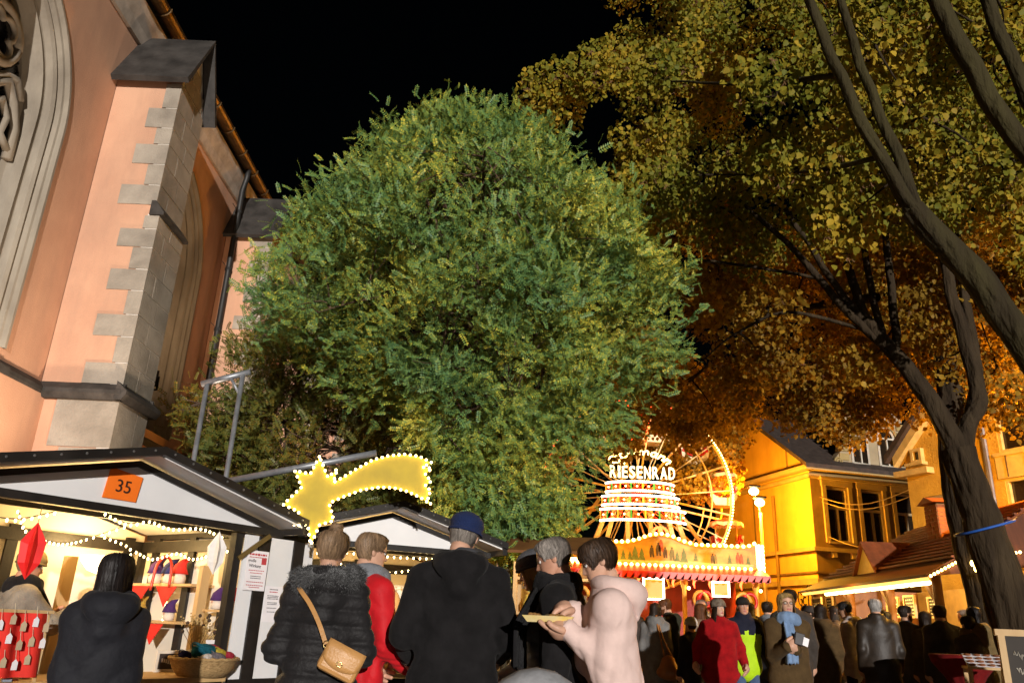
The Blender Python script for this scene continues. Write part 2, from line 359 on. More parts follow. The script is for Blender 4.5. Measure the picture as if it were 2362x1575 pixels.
# buttresses
BS = random.Random(3)
def buttress(y0, detail):
    y1 = y0 + BT; FU = -5.03
    core = MB(); core.box(((XW + FX) / 2, (y0 + y1) / 2, 3.26), (FX - XW - 0.02, BT - 0.024, 6.54)); core.box(((XW + FU) / 2, (y0 + y1) / 2, 7.64), (FU - XW - 0.02, BT - 0.024, 2.22))
    gy = (y0 + y1) / 2
    core.prism([(XW, y0 + 0.012, 8.7), (XW, y1 - 0.012, 8.7), (XW, gy, 9.62)], (FU - XW - 0.012, 0, 0))
    root = core.build('buttress', PLASTER, church)
    mo = MB()
    mo.box((FX - 0.08, gy, 3.27), (0.16, BT - 0.01, 6.5)); mo.box((FU - 0.08, gy, 7.68), (0.16, BT - 0.01, 2.02))
    mo.prism([(FU - 0.16, y0 + 0.006, 8.7), (FU - 0.16, y1 - 0.006, 8.7), (FU - 0.16, gy, 9.6)], (0.155, 0, 0)); mo.build('mortar_bed', MORTAR, root)
    z = 0.05; k = 0
    hs = []
    while z < 8.62:
        h = BS.uniform(0.27, 0.36) if z > 3.9 else BS.uniform(0.42, 0.52)
        if z < 3.86 and z + h > 3.7: h = 3.86 - z
        if 3.85 <= z < 4.06: z = 4.06; continue
        if z < 6.5 and z + h > 6.38: h = 6.5 - z
        if 6.49 <= z < 6.66: z = 6.66; continue
        if z + h > 8.55: h = 8.68 - z
        hs.append((z, h)); z += h
    gap = 0.014
    for z, h in hs:
        k += 1; fx = FX if z < 6.5 else FU
        if z < 3.9: s = (0.78, 0.62)[k % 2]
        else: s = BS.uniform(0.4, 0.55) if k % 2 else BS.uniform(0.18, 0.26)
        w1 = BS.uniform(0.26, 0.36) if k % 2 else BS.uniform(0.42, 0.56)
        s = min(s, fx - XW - 0.06)
        for (ya, yb, sl_) in ((y0, y0 + w1, s), (y0 + w1, y1, BS.uniform(0.2, 0.5))):
            ya2 = ya - 0.004 if ya == y0 else ya + gap / 2; yb2 = yb + 0.004 if yb == y1 else yb - gap / 2
            b = MB(); e = BS.uniform(0, 0.003)
            b.box(((fx - sl_ + fx + 0.006 + e) / 2, (ya2 + yb2) / 2, z + h / 2), (sl_ + 0.006 + e, yb2 - ya2, h - gap)); b.build('stone_block', STONE, root)
    # gable stones at the head
    for (ya, yb, za, zb) in ((y0 + 0.10, gy - 0.006, 8.70, 8.96), (gy + 0.006, y1 - 0.10, 8.70, 8.96), (y0 + 0.27, y1 - 0.27, 8.975, 9.2), ):
        b = MB(); b.box((FU - 0.1, (ya + yb) / 2, (za + zb) / 2), (0.21, yb - ya, zb - za)); b.build('stone_block', STONE, root)
    # weathered offset, string course and slate cap
    of = MB(); of.prism([(FU - 0.05, y0 - 0.03, 6.50), (FX + 0.07, y0 - 0.03, 6.50), (FX + 0.07, y0 - 0.03, 6.54), (FU + 0.01, y0 - 0.03, 6.72), (FU - 0.05, y0 - 0.03, 6.72)], (0, BT + 0.06, 0)); of.build('offset_stone', DARKST, root)
    sc = MB(); course(sc, y0 - 0.11, y1 + 0.11, FX + 0.001)
    for ys, sg in ((y0, -1), (y1, 1)):
        sc.prism([(XW, ys - sg * 0.02, 3.84), (XW, ys + sg * 0.066, 3.84), (XW, ys + sg * 0.117, 3.91), (XW, ys + sg * 0.117, 3.96), (XW, ys - sg * 0.02, 4.075)], (FX - XW + 0.05, 0, 0))
    sc.build('string_course', DARKST, root, fix=True)
    cp = MB(); x1 = FU + 0.16
    for sg in (-1, 1):
        ye = gy + sg * (BT / 2 + 0.13); A = Vector((XW - 0.05, ye, 8.62)); B = Vector((XW - 0.05, gy, 9.78)); nn = Vector((0, sg * 0.06, 0.05))
        cp.prism([A, B, B + Vector((0, 0, 0.07)), A + nn], (x1 - XW + 0.05, 0, 0))
    cp.build('slate_cap', SLATE, root, fix=True)
for i, y in enumerate(BY): buttress(y, i)
# downpipe with clips
dp = MB(); dp.tube([(XW + 0.30, 14.45, 10.2), (XW + 0.28, 14.5, 10.0), (XW + 0.22, 14.53, 9.7), (XW + 0.22, 14.53, 0.0)], 0.058, 10)
do = dp.build('downpipe', IRON, church, smooth=True)
for z in (9.2, 7.9, 6.6, 5.3, 4.5, 3.2):
    b = MB(); b.lathe([(0.072, -0.03), (0.072, 0.03)], (XW + 0.22, 14.53, z), 10); b.tube([(XW + 0.22, 14.53, z), (XW + 0.22, 14.16, z)], 0.008, 4); b.build('pipe_clip', IRON, do)
settle(church)

# ------------------------------------------------------------------ houses
OCHRE = M('ochre_plaster', (0.62, 0.37, 0.075), rough=0.9, scale=1.1, bump=0.3, bscale=40, spec=0.05, col2=(0.52, 0.30, 0.06), detail=9, dirt=((0.28, 0.16, 0.035), (0.9, 0.9, 0.25), 0.5))
OCHRE_DIM = M('dimmed_ochre_plaster', (0.20, 0.13, 0.045), rough=0.85, var=0.25, scale=1.4, bump=0.25, bscale=30, spec=0.05, detail=9, dirt=((0.11, 0.07, 0.026), (0.9, 0.9, 0.3), 0.55))  # weak light on the facade put into a darker base colour; stains separate
TRIM = M('cream_trim', (0.36, 0.26, 0.11), rough=0.75, var=0.2, scale=3, spec=0.15)
WHITEW = M('white_window_wood', (0.32, 0.24, 0.13), rough=0.5, var=0.12)
WGLASS = glassm('dark_window_glass', (0.022, 0.014, 0.008), 0.12)
TILE = M('dark_roof_tile', (0.05, 0.035, 0.028), rough=0.75, var=0.4, scale=5, bump=0.5, bscale=9)
STUCCO = M('rough_yellow_stucco', (0.66, 0.41, 0.07), rough=0.9, scale=3, bump=0.9, bscale=22, spec=0.05, col2=(0.5, 0.30, 0.05), detail=10)
BAND = M('dark_moulding', (0.13, 0.075, 0.03), rough=0.8, var=0.3)
GRAF = M('black_spray_paint', (0.012, 0.011, 0.01), rough=0.6)
def win(parent, x, z, w, h, y=0.0, transom=0.62, mull=True, frame=WHITEW, glass=WGLASS, wall=None):
    """a window in the local xz plane at y (front is -y): frame, panes and sill"""
    f = MB(); t = 0.07
    for (cx, cz, sx, sz) in ((x - w / 2 + t / 2, z + h / 2, t, h), (x + w / 2 - t / 2, z + h / 2, t, h), (x, z + t / 2, w - 2 * t, t), (x, z + h - t / 2, w - 2 * t, t)):
        f.box((cx, y - 0.02, cz), (sx, 0.12, sz))
    if transom: f.box((x, y - 0.025, z + h * transom), (w - 2 * t, 0.10, 0.09))
    if mull: f.box((x, y - 0.022, z + t + (h * (transom or 1) - t - 0.05) / 2), (0.07, 0.10, h * (transom or 1) - t - 0.05))
    fo = f.build('window', frame, parent)
    zt = z + h * (transom or 1)
    rects = [(x - w / 2 + t, x - 0.035, z + t, zt - 0.045), (x + 0.035, x + w / 2 - t, z + t, zt - 0.045)] if mull else [(x - w / 2 + t, x + w / 2 - t, z + t, zt - 0.045 if transom else z + h - t)]
    if transom: rects.append((x - w / 2 + t, x + w / 2 - t, zt + 0.045, z + h - t))
    for a, b, c, d in rects:
        q = MB(); q.box(((a + b) / 2, y + 0.012, (c + d) / 2), (b - a, 0.02, d - c)); q.build('pane', glass, fo)
    s = MB(); s.box((x, y - 0.1, z - 0.04), (w + 0.2, 0.2, 0.07)); s.build('sill', frame, fo)
    return fo
def wall_with_holes(mb, x0, x1, z0, z1, holes, y=0.0, depth=0.14):
    """rectangular wall in local xz with rectangular openings and reveals; holes: (xa, xb, za, zb)"""
    xs = sorted({x0, x1, *[h[0] for h in holes], *[h[1] for h in holes]}); zs = sorted({z0, z1, *[h[2] for h in holes], *[h[3] for h in holes]})
    for a, b in zip(xs[:-1], xs[1:]):
        for c, d in zip(zs[:-1], zs[1:]):
            mx, mz = (a + b) / 2, (c + d) / 2
            if any(h[0] < mx < h[1] and h[2] < mz < h[3] for h in holes): continue
            mb.add([(a, y, c), (b, y, c), (b, y, d), (a, y, d)], [(0, 1, 2, 3)])
    for a, b, c, d in holes:
        mb.add([(a, y, c), (b, y, c), (b, y, d), (a, y, d), (a, y + depth, c), (b, y + depth, c), (b, y + depth, d), (a, y + depth, d)], [(0, 4, 5, 1), (1, 5, 6, 2), (2, 6, 7, 3), (3, 7, 4, 0)])
# house one: gable wall (local x=0) and a windowed facade (local y=0)
H1 = thing('corner_house', 'ochre corner house with gable wall and tall windows behind the wooden stall', 'house', (11.23, 29.0, 0), RAD(15))
EZ, AZ, GW = 7.40, 9.75, 6.9
WX = [1.10, 2.62, 4.14]; WW, WH, WZ = 0.94, 1.98, 4.72
m = MB(); wall_with_holes(m, 0.0, 6.0, 0.0, EZ, [(x - WW / 2, x + WW / 2, WZ, WZ + WH) for x in WX]); m.build('facade', OCHRE_DIM, H1)
m = MB()
m.add([(0, 0, 0), (0, GW, 0), (0, GW, EZ), (0, GW / 2, AZ), (0, 0, EZ)], [(0, 4, 3, 2, 1)]); m.add([(6, 0, 0), (6, GW, 0), (6, GW, EZ), (6, GW / 2, AZ), (6, 0, EZ)], [(0, 1, 2, 3, 4)]); m.add([(0, GW, 0), (6, GW, 0), (6, GW, EZ), (0, GW, EZ)], [(0, 3, 2, 1)])
m.build('gable_wall', OCHRE, H1)
for x in WX:
    win(H1, x, WZ, WW, WH, y=0.1)
    t = MB(); t.box((x - WW / 2 - 0.09, -0.03, WZ + WH / 2), (0.16, 0.08, WH + 0.1)); t.box((x + WW / 2 + 0.09, -0.03, WZ + WH / 2), (0.16, 0.08, WH + 0.1))
    t.box((x, -0.04, WZ + WH + 0.14), (WW + 0.40, 0.10, 0.2)); t.box((x, -0.09, WZ + WH + 0.30), (WW + 0.56, 0.22, 0.10)); t.build('window_surround', TRIM, H1)
for z, d, h, mt in ((4.42, 0.16, 0.14, TRIM), (3.62, 0.06, 0.07, BAND), (3.30, 0.10, 0.2, TRIM), (7.05, 0.12, 0.14, TRIM), (7.32, 0.34, 0.16, TRIM)):
    t = MB(); t.box((2.95, -d / 2 - 0.002, z), (6.1, d, h)); t.box((-d / 2 - 0.002, 3.45, z), (d, 6.9 + 2 * d, h)); t.build('cornice', mt, H1)
for x in (0.7, 1.5, 1.95, 2.3, 3.0, 3.55, 4.4): 
    t = MB(); t.box((x, -0.07, 4.25), (0.16, 0.14, 0.2)); t.build('bracket', TRIM, H1)
r = MB()
for sg in (-1, 1):
    ye = GW / 2 + sg * (GW / 2 + 0.35); ze = EZ - 0.1
    r.prism([(-0.35, ye, ze), (-0.35, GW / 2, AZ + 0.16), (-0.35, GW / 2, AZ + 0.36), (-0.35, ye, ze + 0.16)], (6.7, 0, 0))
r.build('roof', TILE, H1, fix=True)
dz = 7.42; d_ = MB()
out = [(1.0, dz), (5.0, dz)]
prof_ = [(5.0, dz + 0.15), (4.72, dz + 0.45), (4.45, dz + 0.75), (4.38, dz + 1.2), (4.38, dz + 2.1), (4.5, dz + 2.12), (4.5, dz + 2.25)]
poly = [(1.0, dz)] + [(5.0, dz)] + prof_ + [(3.7, dz + 2.7), (3.0, dz + 2.95), (2.3, dz + 2.7)] + [(6.0 - x, z) for x, z in reversed(prof_)]
d_.prism([(x, 0.05, z) for x, z in poly], (0, 0.35, 0)); dorm = d_.build('dormer', M('pale_dormer_plaster', (0.36, 0.28, 0.17), rough=0.8, var=0.15, scale=2), H1)
d_ = MB()
for z in (0.5, 0.85, 1.2, 1.55, 1.9):
    for s in (1.63, 4.37): d_ = MB(); d_.box((3.0 + (s - 3.0) * 1.0, 0.03, dz + z), (0.42, 0.07, 0.26)); d_.build('quoin', TRIM, dorm)
for sg in (-1, 1):
    x = 3.0 + sg * 0.62; f = MB()
    ao = [(x - 0.36, 0.02, dz + 0.3)] + [(x - 0.36 * math.cos(t), 0.02, dz + 1.42 + 0.36 * math.sin(t)) for t in [math.pi * i / 10 for i in range(11)]] + [(x + 0.36, 0.02, dz + 0.3)]
    f.prism(ao, (0, 0.04, 0)); wf = f.build('pane', WGLASS, dorm)
    f = MB(); f.tube(ao + [ao[0]], 0.05, 4); f.bar((x, 0.0, dz + 0.3), (x, 0.0, dz + 1.36), 0.05, 0.05); f.bar((x - 0.36, 0, dz + 1.38), (x + 0.36, 0, dz + 1.38), 0.06, 0.06); f.build('window_frame', M('dormer_white_wood', (0.6, 0.55, 0.46)), dorm)
    f = MB(); f.tube([(x - 0.5 * math.cos(t), 0.03, dz + 1.42 + 0.5 * math.sin(t)) for t in [math.pi * i / 12 for i in range(13)]], 0.07, 6); f.box((x, 0.0, dz + 1.98), (0.16, 0.14, 0.22)); f.build('arch_moulding', TRIM, dorm)
    f = MB(); f.tube([(3 + sg * (1.62 + 0.18 * math.cos(t) * (1 - t / 14)), 0.03, dz + 0.3 + 0.18 * math.sin(t) * (1 - t / 14)) for t in [i * 0.5 for i in range(22)]], 0.04, 5); f.build('scroll', TRIM, dorm)
# blind niches, downpipe, graffiti and a street sign on the house corner
for (ya, za, zb) in ((1.3, 7.6, 8.6), (3.8, 4.6, 6.7)):
    f = MB(); f.box((-0.012, ya, (za + zb) / 2), (0.02, 0.09, zb - za)); f.build('plaster_strip', OCHRE_DIM, H1)
f = MB(); f.tube([(-0.12, 2.25, 6.6), (-0.12, 2.25, 0)], 0.06, 8); f.build('downpipe', OCHRE_DIM, H1)
GR = [[(.30, .50), (.12, .62), (.05, .40), (.10, .15), (.25, .08), (.30, .30), (.18, .30)], [(.62, .66), (.42, .62), (.45, .42), (.58, .40), (.42, .36), (.40, .12), (.62, .10)],
      [(.92, .95), (.80, .98), (.76, .7), (.74, .0), (.72, -.2)], [(.66, .48), (.9, .52)], [(1.16, .95), (1.05, .98), (1.0, .7), (.98, .0), (.97, -.2)], [(.92, .48), (1.2, .54)],
      [(-.22, -.10), (-.12, -.18), (-.2, -.40), (-.1, -.22), (.0, -.05)], [(-.28, -.32), (-.1, -.26)]]
f = MB()
for s in GR: f.tube([(-0.014, 1.30 - p[0] * 0.86, 2.45 + p[1] * 0.86) for p in bez([(x, z, 0) for x, z in s], 5)], 0.022, 5)
f.build('graffiti', GRAF, H1)
f = MB(); f.box((0.55, -0.03, 2.42), (0.8, 0.03, 0.20)); sg_ = f.build('street_sign', M('black_enamel', (0.015, 0.015, 0.017), rough=0.3), H1)
f = MB()
for k in range(9): f.box((0.24 + k * 0.078, -0.048, 2.42 + 0.012 * math.sin(k * 2.3)), (0.05, 0.006, 0.07 + 0.03 * abs(math.sin(k * 1.7))))
f.build('worn_lettering', M('sign_white', (0.32, 0.3, 0.26)), sg_)
# house two: rough stucco gable with big windows at the right
H2 = thing('stucco_house', 'rough yellow stucco house with large windows behind the leaning trunk', 'house', (9.74, 19.0, 0), RAD(-67.5))
E2 = 5.72
m = MB(); wh = [(0.42, 1.42, 3.05, 4.62), (2.45, 4.6, 3.0, 4.75), (2.45, 4.6, 5.3, 6.7)]
wall_with_holes(m, 0, 2.1, 0, E2, [wh[0]]); wall_with_holes(m, 2.1, 8.0, 0, E2 + 2.0, wh[1:])
m.add([(0, 0, E2), (2.1, 0, E2), (2.1, 0, E2 + 2.0), (0.02, 0, E2 + 0.02)], [(0, 1, 2, 3)])
m.add([(8.0, 0, E2 + 2.0), (5, 0, E2 + 4.7), (2.1, 0, E2 + 2.0)], [(0, 1, 2)])
m.add([(0, 0, 0), (0, 8, 0), (0, 8, E2), (0, 0, E2)], [(0, 1, 2, 3)]); m.build('wall', STUCCO, H2)
win(H2, 0.92, 3.05, 1.0, 1.57, y=0.1, transom=None); 
YW = M('yellow_window_wood', (0.62, 0.45, 0.16), rough=0.5)
win(H2, 3.52, 3.0, 2.15, 1.75, y=0.1, transom=None, frame=YW); win(H2, 3.52, 5.3, 2.15, 1.4, y=0.1, transom=0.6, frame=YW)
f = MB(); f.box((3.5, -0.03, 5.0), (2.3, 0.05, 0.5)); f.build('panel', YW, H2)
f = MB()
for k in range(5): f.box((2.6 + k * 0.45, -0.06, 5.0), (0.02, 0.02, 0.46))
f.build('panel_joint', BAND, H2)
f = MB(); f.tube([(2.18, -0.07, 6.5), (2.18, -0.07, 0)], 0.055, 8); f.build('downpipe', M('grey_zinc', (0.17, 0.15, 0.15), rough=0.45, metal=0.5), H2)
f = MB(); f.prism([(-0.3, -0.35, E2 - 0.22), (-0.3, -0.35, E2 - 0.04), (2.6, -0.35, E2 + 2.75), (2.6, -0.35, E2 + 2.57)], (0, 8, 0)); f.build('roof', TILE, H2, fix=True)
f = MB(); f.prism([(-0.16, -0.22, E2 - 0.32), (-0.16, -0.22, E2 - 0.06), (2.0, -0.22, E2 + 2.02), (2.0, -0.22, E2 + 1.72)], (0, 0.24, 0)); f.build('verge_board', YW, H2, fix=True)
f = MB(); f.box((0.3, -0.12, 5.2), (0.95, 0.24, 0.14)); f.build('ledge', YW, H2)
win(H2, 0.42, 5.42, 0.3, 0.34, y=-0.04, transom=None, mull=False, frame=YW)
# coloured fairy lights seen in the windows of house two
FL = [glow('fairy_red', (1, 0.05, 0.02), 6), glow('fairy_green', (0.1, 1, 0.25), 5), glow('fairy_warm', (1, 0.6, 0.15), 6)]
for k in range(46):
    f = MB(); x = 2.62 + BS.random() * 1.6; z = 3.2 + BS.random() * 1.3
    if k < 16: x = 1.12 + 0.1 * math.sin(k); z = 3.2 + k * 0.085
    elif k < 28: x = 2.75 + 0.12 * math.sin(k * 2.1); z = 3.15 + (k - 16) * 0.05
    f.ball((x, -0.03, z), 0.022, 6, 4); f.build('fairy_light', FL[k % 3], H2)
# overhead wires between the houses
wr = MB()
for a, b in (((9.86, 18.85, 4.9), (11.6, 29.1, 6.3)), ((9.88, 18.8, 4.75), (11.65, 29.15, 6.15)), ((9.9, 18.75, 3.75), (11.8, 29.2, 4.9))):
    A = Vector(a); B = Vector(b); wr = MB(); wr.tube([A.lerp(B, t / 8) - Vector((0, 0, 0.35 * math.sin(math.pi * t / 8))) for t in range(9)], 0.012, 4)
    wo = wr.build('overhead_wire', M('wire_grey', (0.35, 0.25, 0.12), rough=0.5)); tag(wo, 'thin overhead wire sagging between the stucco house and the ochre house', 'wire', 'wires between the houses')
# ------------------------------------------------------------------ trees
LA = [(2.53,9.88,11.67,0.35),(3.66,7.79,9.61,0.37),(5.94,9.92,12.08,0.4),(1.93,12.11,13.49,0.51),(3.2,12.58,13.86,0.58),(3.49,11.76,12.95,0.52),(4.02,9.59,10.8,0.42),(4.43,9.75,10.86,0.45),(3.89,7.2,8.41,0.28),(4.83,7.62,8.95,0.32),(5.76,8.22,9.42,0.34),(6.59,8.66,9.82,0.35),(6.11,7.23,8.86,0.32),(2.02,11.91,11.38,0.5),(2.93,11.14,11.38,0.53),(3.32,10.41,10.58,0.44),(3.92,9.45,10.08,0.43),(4.56,9.53,9.69,0.4),(3.89,7.27,7.89,0.34),(5.26,8.61,9.28,0.36),(5.83,8.72,9.3,0.38),(5.43,7.18,7.88,0.27),(7.76,9.68,10.09,0.44),(0.48,10.37,9.25,0.48),(1.05,9.65,9.21,0.34),(1.82,9.93,9.36,0.43),(2.33,10.08,9.63,0.42),(3.42,11.73,10.87,0.48),(2.65,7.17,7.1,0.29),(3.32,7.43,7.47,0.35),(4.67,8.92,8.73,0.41),(4.29,7.54,7.7,0.33),(5.86,9.13,8.65,0.39),(6.76,9.49,8.8,0.4),(6.52,8.28,8.07,0.35),(2.03,10.52,8.55,0.49),(2.66,11.83,9.42,0.48),(3.58,12.24,10.47,0.44),(3.43,8.81,7.41,0.33),(4.24,9.21,7.72,0.38),(3.9,7.72,7.01,0.34),(4.3,7.41,6.89,0.32),(5.16,8.08,7.25,0.37),(5.76,7.7,7.26,0.3),(6.59,8.12,7.2,0.31),(2.07,11.05,8.18,0.53),(2.16,9.85,7.43,0.37),(3.85,11.88,9.11,0.51),(3.14,8.12,6.6,0.32),(4.53,9.96,7.68,0.46),(3.58,7.41,6.1,0.27),(5.15,9.46,7.25,0.43),(5.93,9.45,7.43,0.38),(5.23,7.35,6.28,0.28),(7.84,9.88,7.81,0.41),(1.74,9.95,7.09,0.46),(2.61,12.56,8.52,0.51),(2.87,10.32,7.32,0.46),(3.65,10.73,7.12,0.51),(3.55,7.86,5.9,0.32),(3.41,7.22,5.38,0.26),(5.22,8.89,6.55,0.36),(6.11,9.84,7.26,0.47),(5.59,7.75,6.02,0.33),(7.19,9.16,6.66,0.4),(5.77,7.83,5.54,0.28)]
LB = [(1.8,10.67,7.45,0.37),(6.89,13.35,9.16,0.53),(8.96,12.08,8.62,0.48),(2.38,12.03,7.96,0.54),(3.61,13.18,8.61,0.56),(4.26,12.79,7.94,0.55),(5.0,13.39,8.22,0.47),(5.38,11.88,7.66,0.47),(5.98,12.0,7.61,0.52),(7.27,13.2,8.3,0.51),(7.85,12.67,8.04,0.5),(8.41,12.6,8.42,0.44),(10.06,13.23,8.88,0.49),(3.07,11.44,6.66,0.41),(3.94,12.37,6.91,0.42),(5.18,13.22,7.48,0.47),(5.59,12.46,7.58,0.46),(5.18,10.82,6.32,0.43),(6.34,11.13,6.87,0.49),(6.41,10.6,6.37,0.4),(7.0,10.75,6.49,0.48),(7.42,10.56,6.39,0.38),(3.43,13.47,7.13,0.47),(3.65,12.35,6.49,0.52),(3.77,10.59,5.79,0.41),(5.82,13.21,6.68,0.56),(5.98,11.92,6.21,0.43),(5.96,10.81,5.98,0.42),(7.6,12.25,6.76,0.47),(8.85,13.38,7.27,0.49),(7.6,10.55,5.9,0.42),(4.14,13.3,5.7,0.6),(4.01,11.25,5.33,0.45),(5.4,12.63,5.65,0.46),(5.0,10.51,5.09,0.36),(6.76,12.67,6.14,0.46),(6.44,11.19,5.56,0.4),(7.41,11.43,5.53,0.47),(9.2,13.39,6.0,0.56),(6.44,13.45,5.5,0.51),(7.38,13.02,5.41,0.54),(7.24,11.73,4.96,0.46),(7.28,10.72,4.61,0.39)]
LE = [(5.01,13.63,5.77,0.31),(5.2,13.26,5.58,0.32),(5.03,13.52,5.15,0.38),(5.63,13.76,5.56,0.37),(6.02,13.87,5.62,0.36),(6.55,13.71,5.27,0.41),(5.41,13.14,4.89,0.32),(6.09,13.63,4.91,0.34)]
LD = [(5.03,28.14,11.5,0.92),(4.76,30.14,10.37,0.77),(5.51,29.02,10.23,0.76),(7.89,29.14,10.21,0.8),(5.47,29.3,9.46,0.83),(6.36,29.94,9.76,0.75),(6.92,28.34,9.09,0.83),(8.9,30.49,9.99,0.8),(5.41,28.57,8.34,0.89),(6.51,30.21,8.54,0.77),(7.26,29.8,8.75,0.89),(7.95,28.03,8.28,0.8),(6.21,27.55,6.64,0.75),(7.66,28.73,7.06,0.94),(6.86,27.63,6.46,0.72)]
LF = [(2.61,17.42,6.87,0.38),(3.38,17.53,6.88,0.39),(3.58,17.41,6.8,0.4),(3.97,16.9,6.91,0.37),(4.42,15.6,6.37,0.38),(5.29,17.73,6.92,0.42),(2.47,15.09,5.53,0.34),(3.15,16.77,6.29,0.34),(3.42,15.35,5.81,0.38),(3.93,16.45,6.27,0.34),(4.52,17.09,6.21,0.34),(4.92,16.0,6.25,0.42),(2.11,16.13,5.58,0.36),(2.24,15.16,5.09,0.35),(3.42,17.94,6.07,0.39),(3.81,17.01,5.65,0.44),(4.18,17.39,5.78,0.41),(4.37,16.23,5.55,0.33),(5.01,16.46,5.81,0.42),(2.38,16.08,5.01,0.35)]
BARK = M('linden_bark', (0.055, 0.038, 0.021), rough=0.95, scale=5, bump=1.0, bscale=9, bdist=0.09, spec=0.1, col2=(0.024, 0.016, 0.010), stretch=(1, 1, 0.22), detail=9)
BARKG = M('mossy_bark', (0.055, 0.046, 0.018), rough=0.95, scale=2.2, bump=1.0, bscale=10, bdist=0.07, spec=0.1, col2=(0.028, 0.020, 0.012), stretch=(1, 1, 0.3), detail=9)
BARK2 = M('robinia_bark', (0.085, 0.07, 0.04), rough=0.95, scale=5, bump=1.0, bscale=10, bdist=0.05, spec=0.1, col2=(0.04, 0.034, 0.022), stretch=(1, 1, 0.18), detail=9)
TWIG = M('twig_brown', (0.10, 0.06, 0.035), rough=0.8, var=0.3)
def unit(a): return a / np.maximum(np.linalg.norm(a, axis=1, keepdims=True), 1e-9)
def scatter(name, C, axis, normal, tv, tf, scale, mat, parent):
    """place a template leaf at every C; axis and normal give its frame"""
    tv = np.asarray(tv, float); tf = np.asarray(tf, int)
    f = unit(axis); nn = unit(normal - (normal * f).sum(1, keepdims=True) * f); s = np.cross(nn, f)
    sc = np.asarray(scale)[:, None, None]
    V = C[:, None, :] + sc * (tv[None, :, 0:1] * f[:, None, :] + tv[None, :, 1:2] * s[:, None, :] + tv[None, :, 2:3] * nn[:, None, :])
    k = len(tv); Fc = (tf[None] + (np.arange(len(C)) * k)[:, None, None]).reshape(-1, tf.shape[1])
    return tag(np_mesh(name, V.reshape(-1, 3), Fc, mat, parent), kind='stuff')
# compound robinia leaf: pairs of leaflets along a drooping rachis
def pinnate(pairs=6, L=1.0, lw=0.075, ll=0.23):
    v, f = [], []
    def leaflet(x, side, z):
        ang = 1.15 if side else 0.0; ca, sa = math.cos(ang), math.sin(ang) * (side or 1)
        b = len(v)
        for (u, w_) in ((0.0, 0.0), (0.35, lw), (1.0, 0.0), (0.35, -lw)):
            uu = u * ll; v.append((x + uu * ca - (w_ if u == 0.35 else 0) * sa * 1.0 * 0.9, uu * sa * 1.0 + (w_ * 0.9 if u == 0.35 else 0) * ca, z - 0.05 * abs(u) * (1 if side else 0.2)))
        f.append((b, b + 1, b + 2, b + 3))
    for i in range(pairs):
        t = (i + 0.8) / pairs; z = -0.22 * t * t
        leaflet(t * L * 0.9, 1, z); leaflet(t * L * 0.9, -1, z)
    leaflet(L * 0.92, 0, -0.22); return v, f
PV, PF = pinnate()
HV = [(0, 0, 0), (0.22, 0.40, 0.06), (0.62, 0.44, 0.09), (1.08, 0.0, -0.06), (0.22, -0.40, 0.06), (0.62, -0.44, 0.09), (0.5, 0, 0.0)]
HF = [(0, 6, 2, 1), (6, 3, 2, 2), (0, 4, 5, 6), (6, 5, 3, 3)]
HF = [(0, 6, 2, 1), (0, 4, 5, 6)]; HV = [(0, 0, 0), (0.2, 0.42, 0.05), (0.64, 0.40, 0.07), (0.2, 0.42, 0.05), (0.2, -0.42, 0.05), (0.64, -0.40, 0.07), (1.08, 0.0, -0.05)]
BRV, BRF = [], []
for k, (dx, dy, rot) in enumerate(((0, 0, 0), (0.15, 0.18, 0.4), (0.1, -0.2, -0.5), (0.4, 0.1, 0.9))):
    b = len(BRV); c_, s_ = math.cos(rot), math.sin(rot)
    for (u, w_) in ((0, -0.06), (0.9, -0.09), (1.0, 0.08), (0, 0.06)): BRV.append((dx + u * c_ - w_ * s_, dy + u * s_ + w_ * c_, 0.15 * math.sin(u * 2 + k)))
    BRF.append((b, b + 1, b + 2, b + 3))

